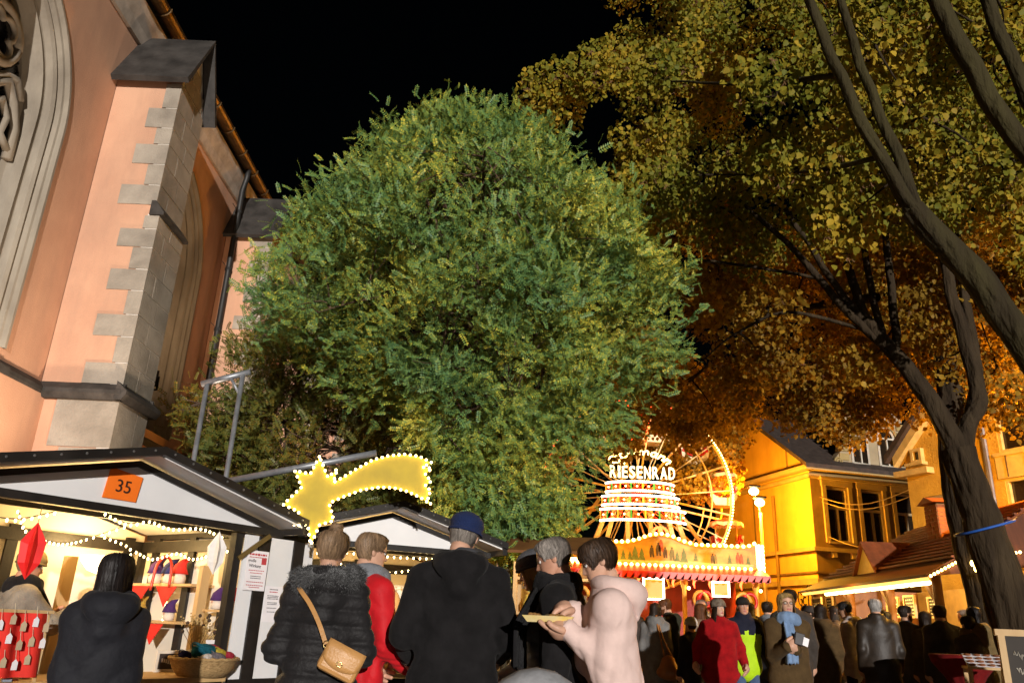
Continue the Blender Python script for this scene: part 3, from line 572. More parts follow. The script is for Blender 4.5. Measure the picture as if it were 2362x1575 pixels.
ROB = leafm('robinia_leaf', [(0.0, (0.085, 0.185, 0.07)), (0.3, (0.12, 0.225, 0.065)), (0.55, (0.19, 0.265, 0.05)), (0.75, (0.32, 0.34, 0.045)), (0.92, (0.60, 0.50, 0.06))], scale=1.1, rough=0.5, trans=0.12, spec=0.3, nk=1.6)
ROB2 = leafm('dull_robinia_leaf', [(0.0, (0.055, 0.085, 0.02)), (0.4, (0.10, 0.12, 0.024)), (0.7, (0.16, 0.14, 0.022)), (0.95, (0.3, 0.17, 0.02))], scale=0.9, rough=0.5, trans=0.2)
def robinia(name, label, base, prof, yr, nleaf, leaf_len, mat, trunk_r, lead, seed, ntw=260):
    """prof: list of (z, xmin, xmax) seen outline; depth radius follows the width (max yr)"""
    rng = np.random.default_rng(seed); rd = random.Random(seed)
    root = thing(name, label, 'tree', base)
    bx_, by_ = base[0], base[1]
    z_ = np.array([p[0] for p in prof]); lo = np.array([p[1] for p in prof]); hi = np.array([p[2] for p in prof])
    def sample(n, inner):
        out = []; 
        while len(out) < n:
            z = rng.uniform(z_[0], z_[-1], 4000); a = np.interp(z, z_, lo); b = np.interp(z, z_, hi); rx = (b - a) / 2; cx = (a + b) / 2
            ry = np.minimum(rx, yr); x = rng.uniform(-1, 1, 4000); y = rng.uniform(-1, 1, 4000); q = np.sqrt(x * x + y * y)
            keep = (q < 1) & (q > inner * rng.uniform(0.6, 1.0, 4000)) & (rng.uniform(0, 1, 4000) < rx / rx.max() + 0.12)
            P = np.stack([cx + x * rx, by_ + y * ry, z], 1)[keep]
            # lumpy: drop points in slow-noise hollows
            nz = np.array([noise.noise(Vector(p) * 1.35 + Vector((seed, 0, 0))) for p in P])
            out.extend(P[nz > -0.05 - 0.28 * rng.uniform(0, 1, len(P))])
        return np.array(out[:n])
    tips = sample(ntw * 5, 0.55)
    zmid = np.interp(0.45, [0, 1], [z_[0], z_[-1]])
    ctr = np.array([np.interp(zmid, z_, (lo + hi) / 2), by_, zmid - 0.8])
    which = rng.integers(0, len(tips), nleaf)
    C = tips[which] + rng.normal(0, 0.13, (nleaf, 3)); out = unit(C - ctr)
    axis = out * 0.75 + rng.normal(0, 0.55, (nleaf, 3)) + np.array([0, 0, 0.12]); normal = np.array([0.1, -0.35, 0.35]) + rng.normal(0, 0.5, (nleaf, 3)) + out * 0.75
    C = C - np.array(base)
    scatter('crown', C, axis, normal, PV, PF, leaf_len * rng.uniform(0.65, 1.3, nleaf), mat, root)
    # trunk and limbs
    tb = MB(); L = [Vector(p) for p in lead]; tp = bez(L, 6); k = len(tp)
    tb.tube(tp, [trunk_r * (1.35 if i < 1 else 1.0) * (1 - 0.55 * i / k) for i in range(k)], 12); tb.build('trunk', BARK2, root, smooth=True)
    lb = MB(); fork = L[-1]
    for t in range(34):
        a = Vector(tips[rd.randrange(len(tips))]) - Vector(base); s = tp[int(k * rd.uniform(0.72, 0.99))]
        m1 = s.lerp(a, 0.35) + Vector((0, 0, 0.25)); m2 = s.lerp(a, 0.7) + Vector((rd.uniform(-.15, .15), rd.uniform(-.15, .15), 0.2))
        pth = bez([s, m1, m2, a], 4); n_ = len(pth); r0 = rd.uniform(0.018, 0.042)
        lb.tube(pth, [r0 * (1 - 0.85 * i / n_) for i in range(n_)], 6)
        for q in range(9):
            j = rd.randrange(n_ // 3, n_); s2 = pth[j]; e = Vector(tips[rd.randrange(len(tips))]) - Vector(base)
            best = min((Vector(tips[rd.randrange(len(tips))]) - Vector(base) for _ in range(14)), key=lambda w_: (w_ - s2).length)
            mm = s2.lerp(best, 0.5) + Vector((rd.uniform(-.1, .1), rd.uniform(-.1, .1), 0.1)); lb.tube(bez([s2, mm, best], 3), [0.013, 0.011, 0.009, 0.008, 0.007, 0.006, 0.004], 4, cap=False)
    tag(lb.build('limbs', TWIG, root, smooth=True), kind='stuff')
    return root
robinia('robinia_tree', 'dome shaped green tree standing behind the market stalls', (0.12, 10.0, 0.0),
        [(2.2, 0.1, 0.6), (2.6, -0.7, 0.85), (3.2, -1.0, 1.05), (3.8, -1.4, 1.4), (4.3, -2.2, 1.85), (4.7, -3.1, 2.2), (5.1, -3.5, 2.3), (5.6, -3.45, 2.4), (6.0, -3.2, 2.2), (6.5, -3.0, 1.75), (7.0, -2.6, 1.3), (7.5, -2.2, 0.9), (7.9, -1.85, 0.2), (8.2, -1.6, -0.7), (8.4, -1.5, -1.2)],
        2.5, 40000, 0.145, ROB, 0.135, [(0, 0, 0), (0.02, 0, 1.0), (-0.03, 0, 2.2), (-0.25, 0, 3.4), (-0.4, 0, 4.4), (-0.6, 0, 6.0)], 5)
robinia('robinia_tree', 'smaller dull green tree between the church and the dome shaped tree', (-3.5, 12.6, 0.0),
        [(2.3, -4.2, -2.2), (2.9, -4.6, -0.9), (3.6, -4.9, -0.7), (4.2, -5.45, -0.9), (4.6, -5.4, -1.5), (5.1, -4.9, -2.0), (5.7, -4.4, -3.2)],
        1.5, 13000, 0.17, ROB2, 0.09, [(0, 0, 0), (0.02, 0, 1.6), (0.1, 0, 2.6), (0.0, 0, 3.6), (-0.1, 0, 4.6)], 9, 130)

LIN = leafm('linden_leaf', [(0.0, (0.125, 0.15, 0.018)), (0.35, (0.205, 0.20, 0.022)), (0.6, (0.31, 0.25, 0.024)), (0.8, (0.43, 0.285, 0.028)), (0.95, (0.6, 0.41, 0.04))], scale=0.9, rough=0.55, trans=0.4, spec=0.15)
LIN2 = leafm('autumn_linden_leaf', [(0.0, (0.18, 0.105, 0.014)), (0.4, (0.28, 0.165, 0.019)), (0.7, (0.40, 0.235, 0.024)), (0.95, (0.58, 0.36, 0.036))], scale=0.7, rough=0.5, trans=0.5, spec=0.15)
BRACT = leafm('dry_linden_bract', [(0.0, (0.13, 0.065, 0.028)), (0.5, (0.20, 0.105, 0.05)), (0.95, (0.28, 0.16, 0.08))], scale=1.2, rough=0.7, trans=0.25, spec=0.1)
def linden_leaves(root, base, clumps, n, size, seed, mat, nbr, spread=1.15):
    rng = np.random.default_rng(seed); K = np.array(clumps); K[:, 3] = np.maximum(K[:, 3], 0.3); wgt = K[:, 3] ** 2; wgt /= wgt.sum()
    i = rng.choice(len(K), n, p=wgt); d = unit(rng.normal(0, 1, (n, 3))) * (rng.uniform(0, 1, (n, 1)) ** 0.45)
    C = K[i, :3] + d * K[i, 3:4] * spread
    # twig bundles: pull leaves towards strands inside each clump
    C += np.stack([np.sin(C[:, 2] * 9 + i), np.cos(C[:, 0] * 8 + i), np.sin(C[:, 1] * 9 + i * 2)], 1) * 0.05
    axis = np.stack([rng.normal(-0.15, 0.5, n), rng.normal(-0.1, 0.5, n), rng.normal(-0.75, 0.4, n)], 1); normal = rng.normal(0, 0.6, (n, 3)) + np.array([0.1, -0.9, -0.25])
    scatter('crown', C - np.array(base), axis, normal, HV, HF, size * rng.uniform(0.5, 1.4, n), mat, root)
    if nbr:
        i = rng.choice(len(K), nbr, p=wgt); C = K[i, :3] + unit(rng.normal(0, 1, (nbr, 3))) * K[i, 3:4] * rng.uniform(0.7, 1.15, (nbr, 1))
        axis = np.stack([rng.normal(0, 0.3, nbr), rng.normal(0, 0.3, nbr), rng.normal(-1, 0.25, nbr)], 1)
        scatter('dry_bracts', C - np.array(base), axis, rng.normal(0, 1, (nbr, 3)), BRV, BRF, size * rng.uniform(0.7, 1.15, nbr), BRACT, root)
def bark_tube(b, pp, rr, n):
    o = len(b.v); b.tube(pp, rr, n, cap=False)
    if n < 20: return
    P = [Vector(v) for v in b.v[o:]]; L = 0.0
    for i, c in enumerate(pp):
        if i: L += (pp[i] - pp[i - 1]).length
        for j in range(n):
            v = P[i * n + j]; d = v - Vector(c); a = 2 * math.pi * j / n
            q = Vector((math.cos(a) * 4.5, math.sin(a) * 4.5, L * 1.6)); f = 0.09 * (abs(noise.noise(q * 1.5)) * 2 - 0.5) + 0.16 * max(0, noise.noise(q * 0.45 + Vector((5, 3, 1))))
            b.v[o + i * n + j] = tuple(Vector(c) + d * (1 + f))
def limbs(root, base, paths, mat, name='limb', n=10):
    B_ = Vector(base)
    for pts, rs in paths:
        pp = bez([Vector(p) - B_ for p in pts], 14 if rs[0] > 0.12 else 7); k = len(pp); b = MB()
        rr = [np.interp(i / (k - 1) * (len(rs) - 1), range(len(rs)), rs) for i in range(k)]
        pp = [p + Vector((noise.noise(p * 2.5), noise.noise(p * 2.5 + Vector((9, 0, 0))), 0)) * 0.03 for p in pp]
        bark_tube(b, pp, rr, n * 3 if rs[0] > 0.12 else n); b.build(name, mat, root, smooth=True)
def twigs(root, base, clumps, starts, seed, n, r=0.012):
    rd = random.Random(seed); b = MB(); B_ = Vector(base)
    for t in range(n):
        c = clumps[rd.randrange(len(clumps))]; e = Vector(c[:3]) + Vector((rd.uniform(-1, 1), rd.uniform(-1, 1), rd.uniform(-1, 1))) * c[3] * 0.6
        s = min(starts, key=lambda p: (Vector(p) - e).length + rd.uniform(0, 0.3)); s = Vector(s); starts = starts + [e]
        m1 = s.lerp(e, 0.5) + Vector((rd.uniform(-.15, .15), rd.uniform(-.15, .15), rd.uniform(-.1, .15)))
        p = bez([s - B_, m1 - B_, e - B_], 4); b.tube(p, [r * (1.6 - 1.4 * i / len(p)) for i in range(len(p))], 5, cap=False)
    tag(b.build('twigs', BARK, root, smooth=True), kind='stuff')
# near linden: leaning trunk from the right, forking into two long limbs
bA = (6.35, 6.5, 0.0); rA = thing('linden_tree', 'large linden with mossy leaning trunk arching in over the crowd', 'tree', bA)
limbs(rA, bA, [([bA, (5.6, 6.5, 1.6), (4.55, 6.5, 3.82), (4.14, 6.5, 4.6), (3.83, 6.5, 5.02), (3.72, 6.5, 5.2)], [0.218, 0.160, 0.128, 0.122, 0.115, 0.109])], BARKG, 'trunk', 14)
PA = [([(3.75, 6.5, 5.1), (3.5, 6.5, 5.75), (3.2, 6.52, 6.7), (2.95, 6.55, 7.9), (2.7, 6.6, 9.6)], [0.077, 0.064, 0.058, 0.048, 0.032]),
      ([(3.78, 6.5, 5.1), (3.72, 6.6, 5.8), (3.55, 6.7, 6.8), (3.42, 6.8, 8.2), (3.4, 6.8, 9.6)], [0.070, 0.058, 0.051, 0.042, 0.032]),
      ([(3.85, 6.5, 4.95), (3.5, 6.4, 5.5), (3.25, 6.3, 5.95)], [0.038, 0.032, 0.022]),
      ([(5.6, 6.2, 3.2), (4.75, 6.0, 5.1), (4.3, 6.0, 6.1), (3.95, 6.0, 7.4), (3.8, 6.0, 9.0)], [0.115, 0.096, 0.090, 0.083, 0.064]),
      ([(5.2, 6.1, 4.5), (4.75, 6.1, 6.2), (4.5, 6.1, 7.8), (4.4, 6.1, 9.2)], [0.083, 0.070, 0.064, 0.051]),
      ([(3.2, 6.5, 6.7), (2.9, 7.8, 7.6), (2.5, 9.2, 8.7), (1.9, 10.6, 9.8)], [0.032, 0.026, 0.018, 0.008]),
      ([(3.5, 6.5, 5.75), (3.3, 7.8, 6.4), (3.0, 9.2, 7.2), (2.6, 10.6, 8.1)], [0.029, 0.022, 0.016, 0.008])]
limbs(rA, bA, PA, BARKG)
stA = [p for q, _ in PA for p in bez(q, 5)]
twigs(rA, bA, LA, stA, 21, 150)
linden_leaves(rA, bA, LA, 52000, 0.066, 11, LIN, 2200, 1.35)
# second linden: stout forked trunk carrying a fan of upright limbs
bB = (6.45, 10.0, 0.0); rB = thing('linden_tree', 'dark linden with stout forked trunk wrapped by a blue rope', 'tree', bB)
limbs(rB, bB, [([(6.5, 10, -0.05), (6.34, 10, 0.7), (6.2, 10, 1.62), (6.05, 10, 2.5), (5.95, 10, 3.15), (5.83, 10, 3.75)], [0.327, 0.275, 0.249, 0.232, 0.206, 0.198])], BARK, 'trunk', 16)
PB = [([(5.88, 10, 3.6), (5.7, 10, 4.1), (5.42, 10, 4.68), (5.08, 10, 5.15), (4.85, 10, 5.5)], [0.144, 0.122, 0.108, 0.094, 0.079]),
      ([(5.88, 10, 3.6), (6.05, 10.05, 4.1), (6.28, 10.1, 4.45), (6.3, 10.2, 5.2), (6.2, 10.2, 6.4), (6.2, 10.2, 8.0)], [0.122, 0.104, 0.101, 0.094, 0.072, 0.050]),
      ([(6.12, 10.1, 4.2), (6.36, 10.2, 4.8), (6.45, 10.3, 5.8), (6.5, 10.3, 7.5)], [0.086, 0.079, 0.072, 0.050]),
      ([(5.08, 10, 5.1), (4.6, 10, 5.6), (4.2, 10, 6.2), (3.6, 10, 6.9), (3.2, 10, 7.3)], [0.065, 0.054, 0.050, 0.036, 0.022]),
      ([(4.9, 10, 5.4), (4.6, 10.1, 5.9), (4.25, 10.1, 6.6), (3.95, 10.2, 7.3)], [0.058, 0.050, 0.043, 0.036]),
      ([(4.9, 10, 5.4), (4.85, 10.2, 6.0), (4.75, 10.2, 6.8), (4.6, 10.2, 8.0)], [0.072, 0.065, 0.058, 0.043]),
      ([(5.05, 10, 5.2), (5.1, 10.2, 5.9), (5.05, 10.2, 6.8), (4.95, 10.2, 8.0)], [0.058, 0.050, 0.043, 0.029]),
      ([(5.2, 10, 5.0), (5.35, 10.2, 5.8), (5.4, 10.2, 6.8), (5.4, 10.2, 8.0)], [0.061, 0.058, 0.050, 0.036]),
      ([(5.0, 10, 5.3), (3.9, 10.2, 5.65), (3.2, 10.4, 5.4), (2.6, 10.6, 4.9)], [0.029, 0.023, 0.019, 0.009]),
      ([(4.3, 10, 6.1), (3.3, 10.3, 6.4), (2.5, 10.6, 6.6), (1.9, 11, 6.7)], [0.025, 0.022, 0.016, 0.007])]
PB.append(([(5.1, 10.1, 5.9), (4.8, 12.5, 6.6), (4.3, 15.0, 6.7), (3.6, 16.8, 6.3)], [0.07, 0.055, 0.04, 0.02]))
limbs(rB, bB, PB, BARK)
stB = [p for q, _ in PB for p in bez(q, 5)]
twigs(rB, bB, LB + LE + LF, stB, 22, 190, 0.014)
linden_leaves(rB, bB, LB + LE + LF, 56000, 0.068, 12, LIN2, 1200, 1.25)
# third linden: straight trunk lit from the stall behind
bC = (7.25, 11.6, 0.0); rC = thing('linden_tree', 'leaning brown trunk beside the stout forked linden with a chain of lights', 'tree', bC)
limbs(rC, bC, [([bC, (7.0, 11.6, 1.2), (6.75, 11.6, 2.6), (6.7, 11.6, 4.0), (6.9, 11.7, 6.0), (7.1, 11.8, 8.0)], [0.3, 0.25, 0.23, 0.2, 0.15, 0.08])], BARK, 'trunk', 14)
LC = [(7.2 + 0.9 * math.sin(k * 2.4), 12.0 + 0.8 * math.cos(k * 1.7), 6.2 + 0.25 * k, 0.8) for k in range(9)]
linden_leaves(rC, bC, LC, 3000, 0.085, 13, LIN2, 0)
# far linden behind the wheel, lit by the street lamp
bD = (6.0, 30.5, 0.0); rD = thing('linden_tree', 'far golden linden between the ferris wheel and the ochre house', 'tree', bD)
limbs(rD, bD, [([bD, (6.0, 30.4, 3.0), (6.1, 30.0, 6.0), (6.2, 29.8, 9.0)], [0.3, 0.24, 0.18, 0.06])], BARK, 'trunk', 10)
linden_leaves(rD, bD, LD, 15000, 0.13, 14, LIN2, 0, 1.2)
twigs(rD, bD, LD, [(6.1, 30.0, 5.0), (6.1, 30.0, 6.5), (6.2, 29.9, 7.5)], 23, 40, 0.03)
# blue rope round the stout trunk
rp_ = MB(); rp_.tube([(6.02 + 0.34 * math.cos(a), 10 + 0.34 * math.sin(a), 2.75 + 0.10 * math.cos(a)) for a in [2 * math.pi * i / 28 for i in range(29)]], 0.016, 6)
tag(rp_.build('rope', M('blue_rope', (0.02, 0.10, 0.42), rough=0.6), smooth=True), 'bright blue rope tied round the stout forked linden trunk', 'rope')
# ------------------------------------------------------------------ market stalls (white panels, black trim)
PANEL = M('white_stall_panel', (0.70, 0.69, 0.69), rough=0.45, var=0.06, scale=2, spec=0.3)
SOFFIT = M('pale_roof_underside', (0.72, 0.70, 0.68), rough=0.6, var=0.12, scale=3)
BLACKW = M('black_painted_trim', (0.018, 0.015, 0.013), rough=0.45, var=0.4, scale=5, bump=0.1, bscale=40)
CREAM = M('cream_inner_panel', (0.74, 0.66, 0.54), rough=0.6, var=0.08, scale=2)
PINE = M('pine_board', (0.55, 0.37, 0.18), rough=0.6, scale=3, col2=(0.45, 0.28, 0.12), stretch=(3, 3, 0.4), detail=6)
RIVET = M('rivet_steel', (0.6, 0.6, 0.6), rough=0.3, metal=0.9)
STEEL = M('galvanised_steel', (0.30, 0.31, 0.33), rough=0.45, metal=0.55, var=0.25, scale=14)
BULB = glow('warm_bulb', (1.0, 0.62, 0.16), 9.0)
BULBW = glow('warm_white_bulb', (1.0, 0.72, 0.3), 12.0)
WIREG = M('light_cable', (0.05, 0.05, 0.03), rough=0.6)
def stall(name, label, O, rz, hw, ez, rz_, over, depth, openR):
    root = thing(name, label, 'market stall', (O[0], O[1], 0), rz)
    # roof: two slabs with pale underside and black verge
    for sg in (-1, 1):
        b = MB(); b.prism([(0, -over, rz_ + 0.012), (sg * hw, -over, ez + 0.012), (sg * hw, -over, ez + 0.05), (0, -over, rz_ + 0.05)], (0, depth + over + 0.15, 0)); b.build('roof', BLACKW, root, fix=True)
        b = MB(); b.prism([(0, -over + 0.02, rz_ - 0.006), (sg * (hw - 0.02), -over + 0.02, ez - 0.006), (sg * (hw - 0.02), -over + 0.02, ez + 0.008), (0, -over + 0.02, rz_ + 0.008)], (0, depth + over, 0)); b.build('soffit', SOFFIT, root, fix=True)
        b = MB(); b.prism([(0, -over - 0.03, rz_ + 0.0), (sg * (hw + 0.02), -over - 0.03, ez + 0.0), (sg * (hw + 0.02), -over - 0.03, ez + 0.06), (0, -over - 0.03, rz_ + 0.06)], (0, 0.045, 0)); vo = b.build('verge', BLACKW, root, fix=True)
        for k in range(9):
            t = (k + 0.5) / 9; q = MB(); q.ball((sg * hw * t, -over - 0.032, lerp(rz_, ez, t) + 0.035), 0.009, 6, 4); q.build('rivet', RIVET, vo)
        b = MB(); b.prism([(0, -0.045, rz_ - 0.02), (sg * (hw - 0.03), -0.045, ez - 0.02), (sg * (hw - 0.03), -0.045, ez - 0.065), (0, -0.045, rz_ - 0.065)], (0, 0.05, 0)); b.build('gable_trim', BLACKW, root, fix=True)
        b = MB(); b.box((sg * (hw + 0.0), depth / 2 - over / 2, ez - 0.02), (0.05, depth + over, 0.07)); b.build('eave_board', BLACKW, root)
    b = MB(); b.prism([(-hw + 0.06, -0.02, ez - 0.02), (hw - 0.06, -0.02, ez - 0.02), (0, -0.02, rz_ - 0.05)], (0, 0.02, 0)); b.build('gable_board', PANEL, root, fix=True)
    b = MB(); b.box((0, -0.03, ez - 0.045), (2 * hw - 0.04, 0.06, 0.055)); b.build('beam', BLACKW, root)
    b = MB(); b.box((0, 0.28, ez - 0.06), (2 * hw - 0.1, 0.035, 0.035)); b.build('rail', BLACKW, root)
    for (x, y) in ((-hw + 0.08, 0.03), (openR, 0.03), (-hw + 0.08, depth - 0.05), (hw - 0.06, depth - 0.05)):
        b = MB(); b.box((x, y, (ez - 0.08) / 2), (0.07, 0.07, ez - 0.08)); b.build('post', BLACKW, root)
    b = MB(); b.box((0, depth, ez / 2 - 0.02), (2 * hw - 0.12, 0.03, ez)); b.prism([(-hw + 0.08, depth - 0.015, ez - 0.02), (hw - 0.08, depth - 0.015, ez - 0.02), (0, depth - 0.015, rz_ - 0.05)], (0, 0.02, 0)); b.build('back_wall', CREAM, root)
    for sg in (-1, 1):
        b = MB(); b.box((sg * (hw - 0.03), depth / 2 + 0.03, ez / 2 - 0.03), (0.03, depth - 0.06, ez - 0.08)); b.build('side_wall', CREAM, root)
    b = MB(); b.box((sg * 0 + (openR - hw) / 2, 0.16, 0.90), (hw + openR - 0.1, 0.62, 0.035)); b.build('counter', PINE, root)
    b = MB(); b.box(((openR - hw) / 2, -0.02, 0.44), (hw + openR - 0.1, 0.03, 0.86)); b.build('front_panel', BLACKW, root)
    for k in range(3):
        b = MB(); b.box((-hw + 0.5 + k * hw * 0.75, depth - 0.03, ez / 2), (0.09, 0.03, ez - 0.1)); b.build('stud', BLACKW, root)
        b = MB(); b.box((hw - 0.06, 0.55 + k * 0.55, ez / 2), (0.03, 0.09, ez - 0.1)); b.build('stud', BLACKW, root)
    b = MB(); b.box((0, depth - 0.04, ez - 0.13), (2 * hw - 0.2, 0.05, 0.10)); b.build('back_beam', BLACKW, root)
    b = MB(); b.box((hw - 0.08, depth / 2, ez - 0.13), (0.05, depth - 0.2, 0.10)); b.build('side_beam', BLACKW, root)
    return root
S1L = (-2.70, 5.75); S1R = RAD(56); HW1, EZ1, RZ1 = 1.42, 2.06, 2.40
s1 = stall('market_stall', 'white gabled market stall with orange number 35 on its gable', S1L, S1R, HW1, EZ1, RZ1, 0.30, 1.9, 1.0)
def P1(x, y, z): v = Matrix.Rotation(S1R, 3, 'Z') @ Vector((x, y, z)); return Vector((v.x + S1L[0], v.y + S1L[1], z))
# number sign
b = MB(); b.prism([(-0.22, -0.034, 2.085), (0.03, -0.034, 2.085), (0.05, -0.034, 2.265), (-0.20, -0.034, 2.30)], (0, 0.012, 0)); ns = b.build('number_sign', M('orange_card', (0.85, 0.17, 0.012), rough=0.6, var=0.05), s1, fix=True)
text_obj('number', '35', 0.125, M('brown_print', (0.035, 0.014, 0.008)), ns, (-0.085, -0.037, 2.175), (math.pi / 2, RAD(2), 0), 0.002, 0.0)
# open shutter beside the serving hatch with two paper notices
b = MB(); b.box((1.42, -0.01, 1.41), (0.74, 0.025, 1.13)); sh = b.build('shutter', PANEL, s1)
for x in (1.235, 1.61):
    b = MB(); b.box((x, -0.03, 1.41), (0.115, 0.02, 1.13)); b.build('shutter_bar', BLACKW, sh)
b = MB(); b.box((1.42, -0.03, 0.86), (0.74, 0.03, 0.05)); b.build('shutter_rail', BLACKW, sh)
b = MB(); b.bar((1.0, -0.02, 1.78), (1.22, -0.1, 1.98), 0.035, 0.035); b.build('brace', M('brass_stay', (0.2, 0.13, 0.04), metal=0.6, rough=0.4), s1)
PAPER = M('white_paper', (0.78, 0.74, 0.76), rough=0.7, var=0.05)
INKR = M('red_print', (0.45, 0.05, 0.06)); INKB = M('grey_print', (0.10, 0.09, 0.09))
def notice(parent, x, z, w, h, y, rows, seed, tilt=0.0):
    rd = random.Random(seed); b = MB(); b.box((x, y, z), (w, 0.003, h)); p = b.build('notice', PAPER, parent)
    zz = z + h / 2
    for (gap, hh, fr, mt, dash) in rows:
        zz -= gap; b = MB(); xx = x - w * fr / 2
        while xx < x + w * fr / 2 - 0.004:
            l = rd.uniform(0.5, 1.6) * dash; l = min(l, x + w * fr / 2 - xx); b.box((xx + l / 2, y - 0.0025, zz), (l, 0.001, hh * rd.uniform(0.75, 1.1))); xx += l + dash * 0.3
        b.build('print_line', mt, p)
    return p
np1 = notice(s1, 1.175, 1.70, 0.215, 0.31, -0.045, [(0.03, 0.016, 0.8, INKR, 0.02), (0.022, 0.007, 0.8, INKR, 0.012)], 1)
text_obj('lettering', 'große', 0.034, INKB, np1, (1.12, -0.048, 1.775), (math.pi / 2, 0, 0), 0.0005, 0.0006)
text_obj('lettering', 'Wirkung', 0.034, INKB, np1, (1.155, -0.048, 1.735), (math.pi / 2, 0, 0), 0.0005, 0.0006)
b = MB(); b.box((1.24, -0.048, 1.775), (0.05, 0.001, 0.05)); b.build('picture', INKR, np1)
for k, (z, f, mt) in enumerate(((1.70, .75, INKR), (1.68, .6, INKR), (1.655, .5, INKB), (1.64, .5, INKB), (1.61, .8, INKR), (1.585, .8, INKR), (1.57, .5, INKR))):
    b = MB()
    for q in range(9): b.box((1.175 + (q - 4) * 0.215 * f / 9, -0.048, z), (0.215 * f / 9 * 0.75, 0.001, 0.006))
    b.build('print_line', mt, np1)
notice(s1, 1.40, 1.45, 0.17, 0.28, -0.025, [(0.025, 0.008, 0.5, INKB, 0.012), (0.02, 0.008, 0.5, INKR, 0.012), (0.03, 0.006, 0.7, INKB, 0.01), (0.012, 0.006, 0.7, INKB, 0.01), (0.012, 0.006, 0.7, INKB, 0.01), (0.03, 0.006, 0.6, INKB, 0.01), (0.012, 0.006, 0.6, INKB, 0.01), (0.03, 0.006, 0.6, INKB, 0.01), (0.03, 0.006, 0.5, INKB, 0.01)], 3)
# light strings inside the stall: each string is a thing of its own
def light_string(label, pts, n, group=None, r=0.0085, mat=None, tofn=P1, droop=0.0):
    P = bez([tofn(*p) for p in pts], 10); root = thing('light_string', label, 'string lights', P[0], 0, group)
    W = [p - P[0] for p in P]; b = MB(); b.tube(W, 0.004, 4); b.build('cable', WIREG, root)
    b = MB(); L = [0]
    for a, c in zip(W[:-1], W[1:]): L.append(L[-1] + (c - a).length)
    n = int(n * .72)
    for k in range(n):
        s = L[-1] * k / max(1, n - 1); i = min(len(L) - 2, max(0, int(np.searchsorted(L, s)) - 1)); t = (s - L[i]) / max(1e-6, L[i + 1] - L[i])
        p = W[i].lerp(W[i + 1], t); b.ball(p + Vector((0, 0, -0.012)), (r, r, r * 1.5), 6, 5)
    tag(b.build('bulbs', mat or BULBW, root, smooth=True), kind='stuff'); return root
light_string('warm light string swagged below the gable of stall 35 by the red lantern', [(-1.25, 0.1, 1.98), (-0.95, 0.1, 1.90), (-0.7, 0.08, 1.88), (-0.45, 0.1, 1.96)], 24)
light_string('warm light string looped under the rafters of stall 35', [(-0.5, 0.5, 1.98), (-0.3, 0.7, 1.86), (0.1, 1.0, 1.83), (0.45, 1.2, 1.92), (0.6, 1.0, 2.02)], 34)
light_string('warm light string hanging straight down beside the floor lamp', [(0.45, 1.0, 1.92), (0.62, 0.9, 1.85), (0.64, 0.9, 1.75), (0.64, 0.9, 1.62)], 16)
light_string('warm light string curling along the side wall behind the white star', [(0.75, 1.0, 1.83), (0.85, 0.9, 1.78), (1.0, 0.8, 1.84), (1.1, 0.7, 1.80), (1.2, 0.5, 1.86), (1.3, 0.35, 1.9)], 36)
light_string('warm light string zigzagging over the hatch of stall 35', [(-0.1, 0.1, 2.0), (0.1, 0.12, 1.95), (0.25, 0.1, 1.99), (0.45, 0.12, 1.96), (0.7, 0.1, 1.99), (0.92, 0.12, 1.95)], 34)
light_string('vertical warm light string between the bunting shelves', [(1.25, 1.2, 1.6), (1.24, 1.18, 1.45), (1.25, 1.2, 1.3)], 16)
# floor lamp
fl = thing('floor_lamp', 'lit torchiere floor lamp with white bowl inside stall 35', 'floor lamp', P1(0.72, 1.45, 0))
b = MB(); b.lathe([(0.12, 0), (0.12, 0.03), (0.02, 0.05), (0.015, 1.66)], n=14); b.build('stem', M('lamp_white_metal', (0.5, 0.42, 0.32), rough=0.4), fl, smooth=True)
b = MB(); b.lathe([(0.02, 1.64), (0.10, 1.67), (0.16, 1.74), (0.175, 1.79), (0.16, 1.785), (0.02, 1.70)], n=20); b.build('bowl', glow('lit_lamp_bowl', (1.0, 0.80, 0.48), 4.0), fl, smooth=True)
lampl('lamp_light', (0, 0, 1.88), 34, (1.0, 0.66, 0.26), 0.10, fl)
lampl('lamp_light', P1(-0.2, 0.5, 1.88) - P1(0.72, 1.45, 0), 12, (1.0, 0.62, 0.2), 0.2, fl)
# inner uprights, shelves, bunting
for (x, y, z1) in ((0.05, 0.70, 1.72), (1.18, 0.62, 1.74)):
    b = MB(); b.box((x, y, z1 / 2), (0.085, 0.05, z1)); b.build('upright', PINE, s1)
for z, y0, y1 in ((1.58, 0.72, 1.75), (1.27, 0.85, 1.75)):
    b = MB(); b.box((1.26, (y0 + y1) / 2, z), (0.24, y1 - y0, 0.022)); b.build('shelf', PINE, s1)
b = MB(); b.box((1.27, 0.35, 1.38), (0.2, 0.42, 0.018)); b.build('shelf', PINE, s1)
b = MB(); b.box((-0.1, 1.72, 1.30), (1.3, 0.22, 0.022)); b.build('shelf', PINE, s1)
RED = M('red_felt', (0.62, 0.025, 0.015), rough=0.8, var=0.15)
for i, (y, z) in enumerate(((1.45, 1.565), (1.05, 1.565), (1.55, 1.255), (1.15, 1.255))):
    b = MB(); b.prism([(1.125, y - 0.15, z), (1.125, y + 0.15, z), (1.125, y, z - 0.17)], (0.006, 0, 0))
    o = b.build('pennant', RED, fix=True); o.parent = None; o.location = (S1L[0], S1L[1], 0); o.rotation_euler = (0, 0, S1R)
    tag(o, 'red felt pennant hanging from the %s shelf of stall 35' % ('upper' if z > 1.4 else 'lower'), 'pennant', 'red bunting on the shelves')
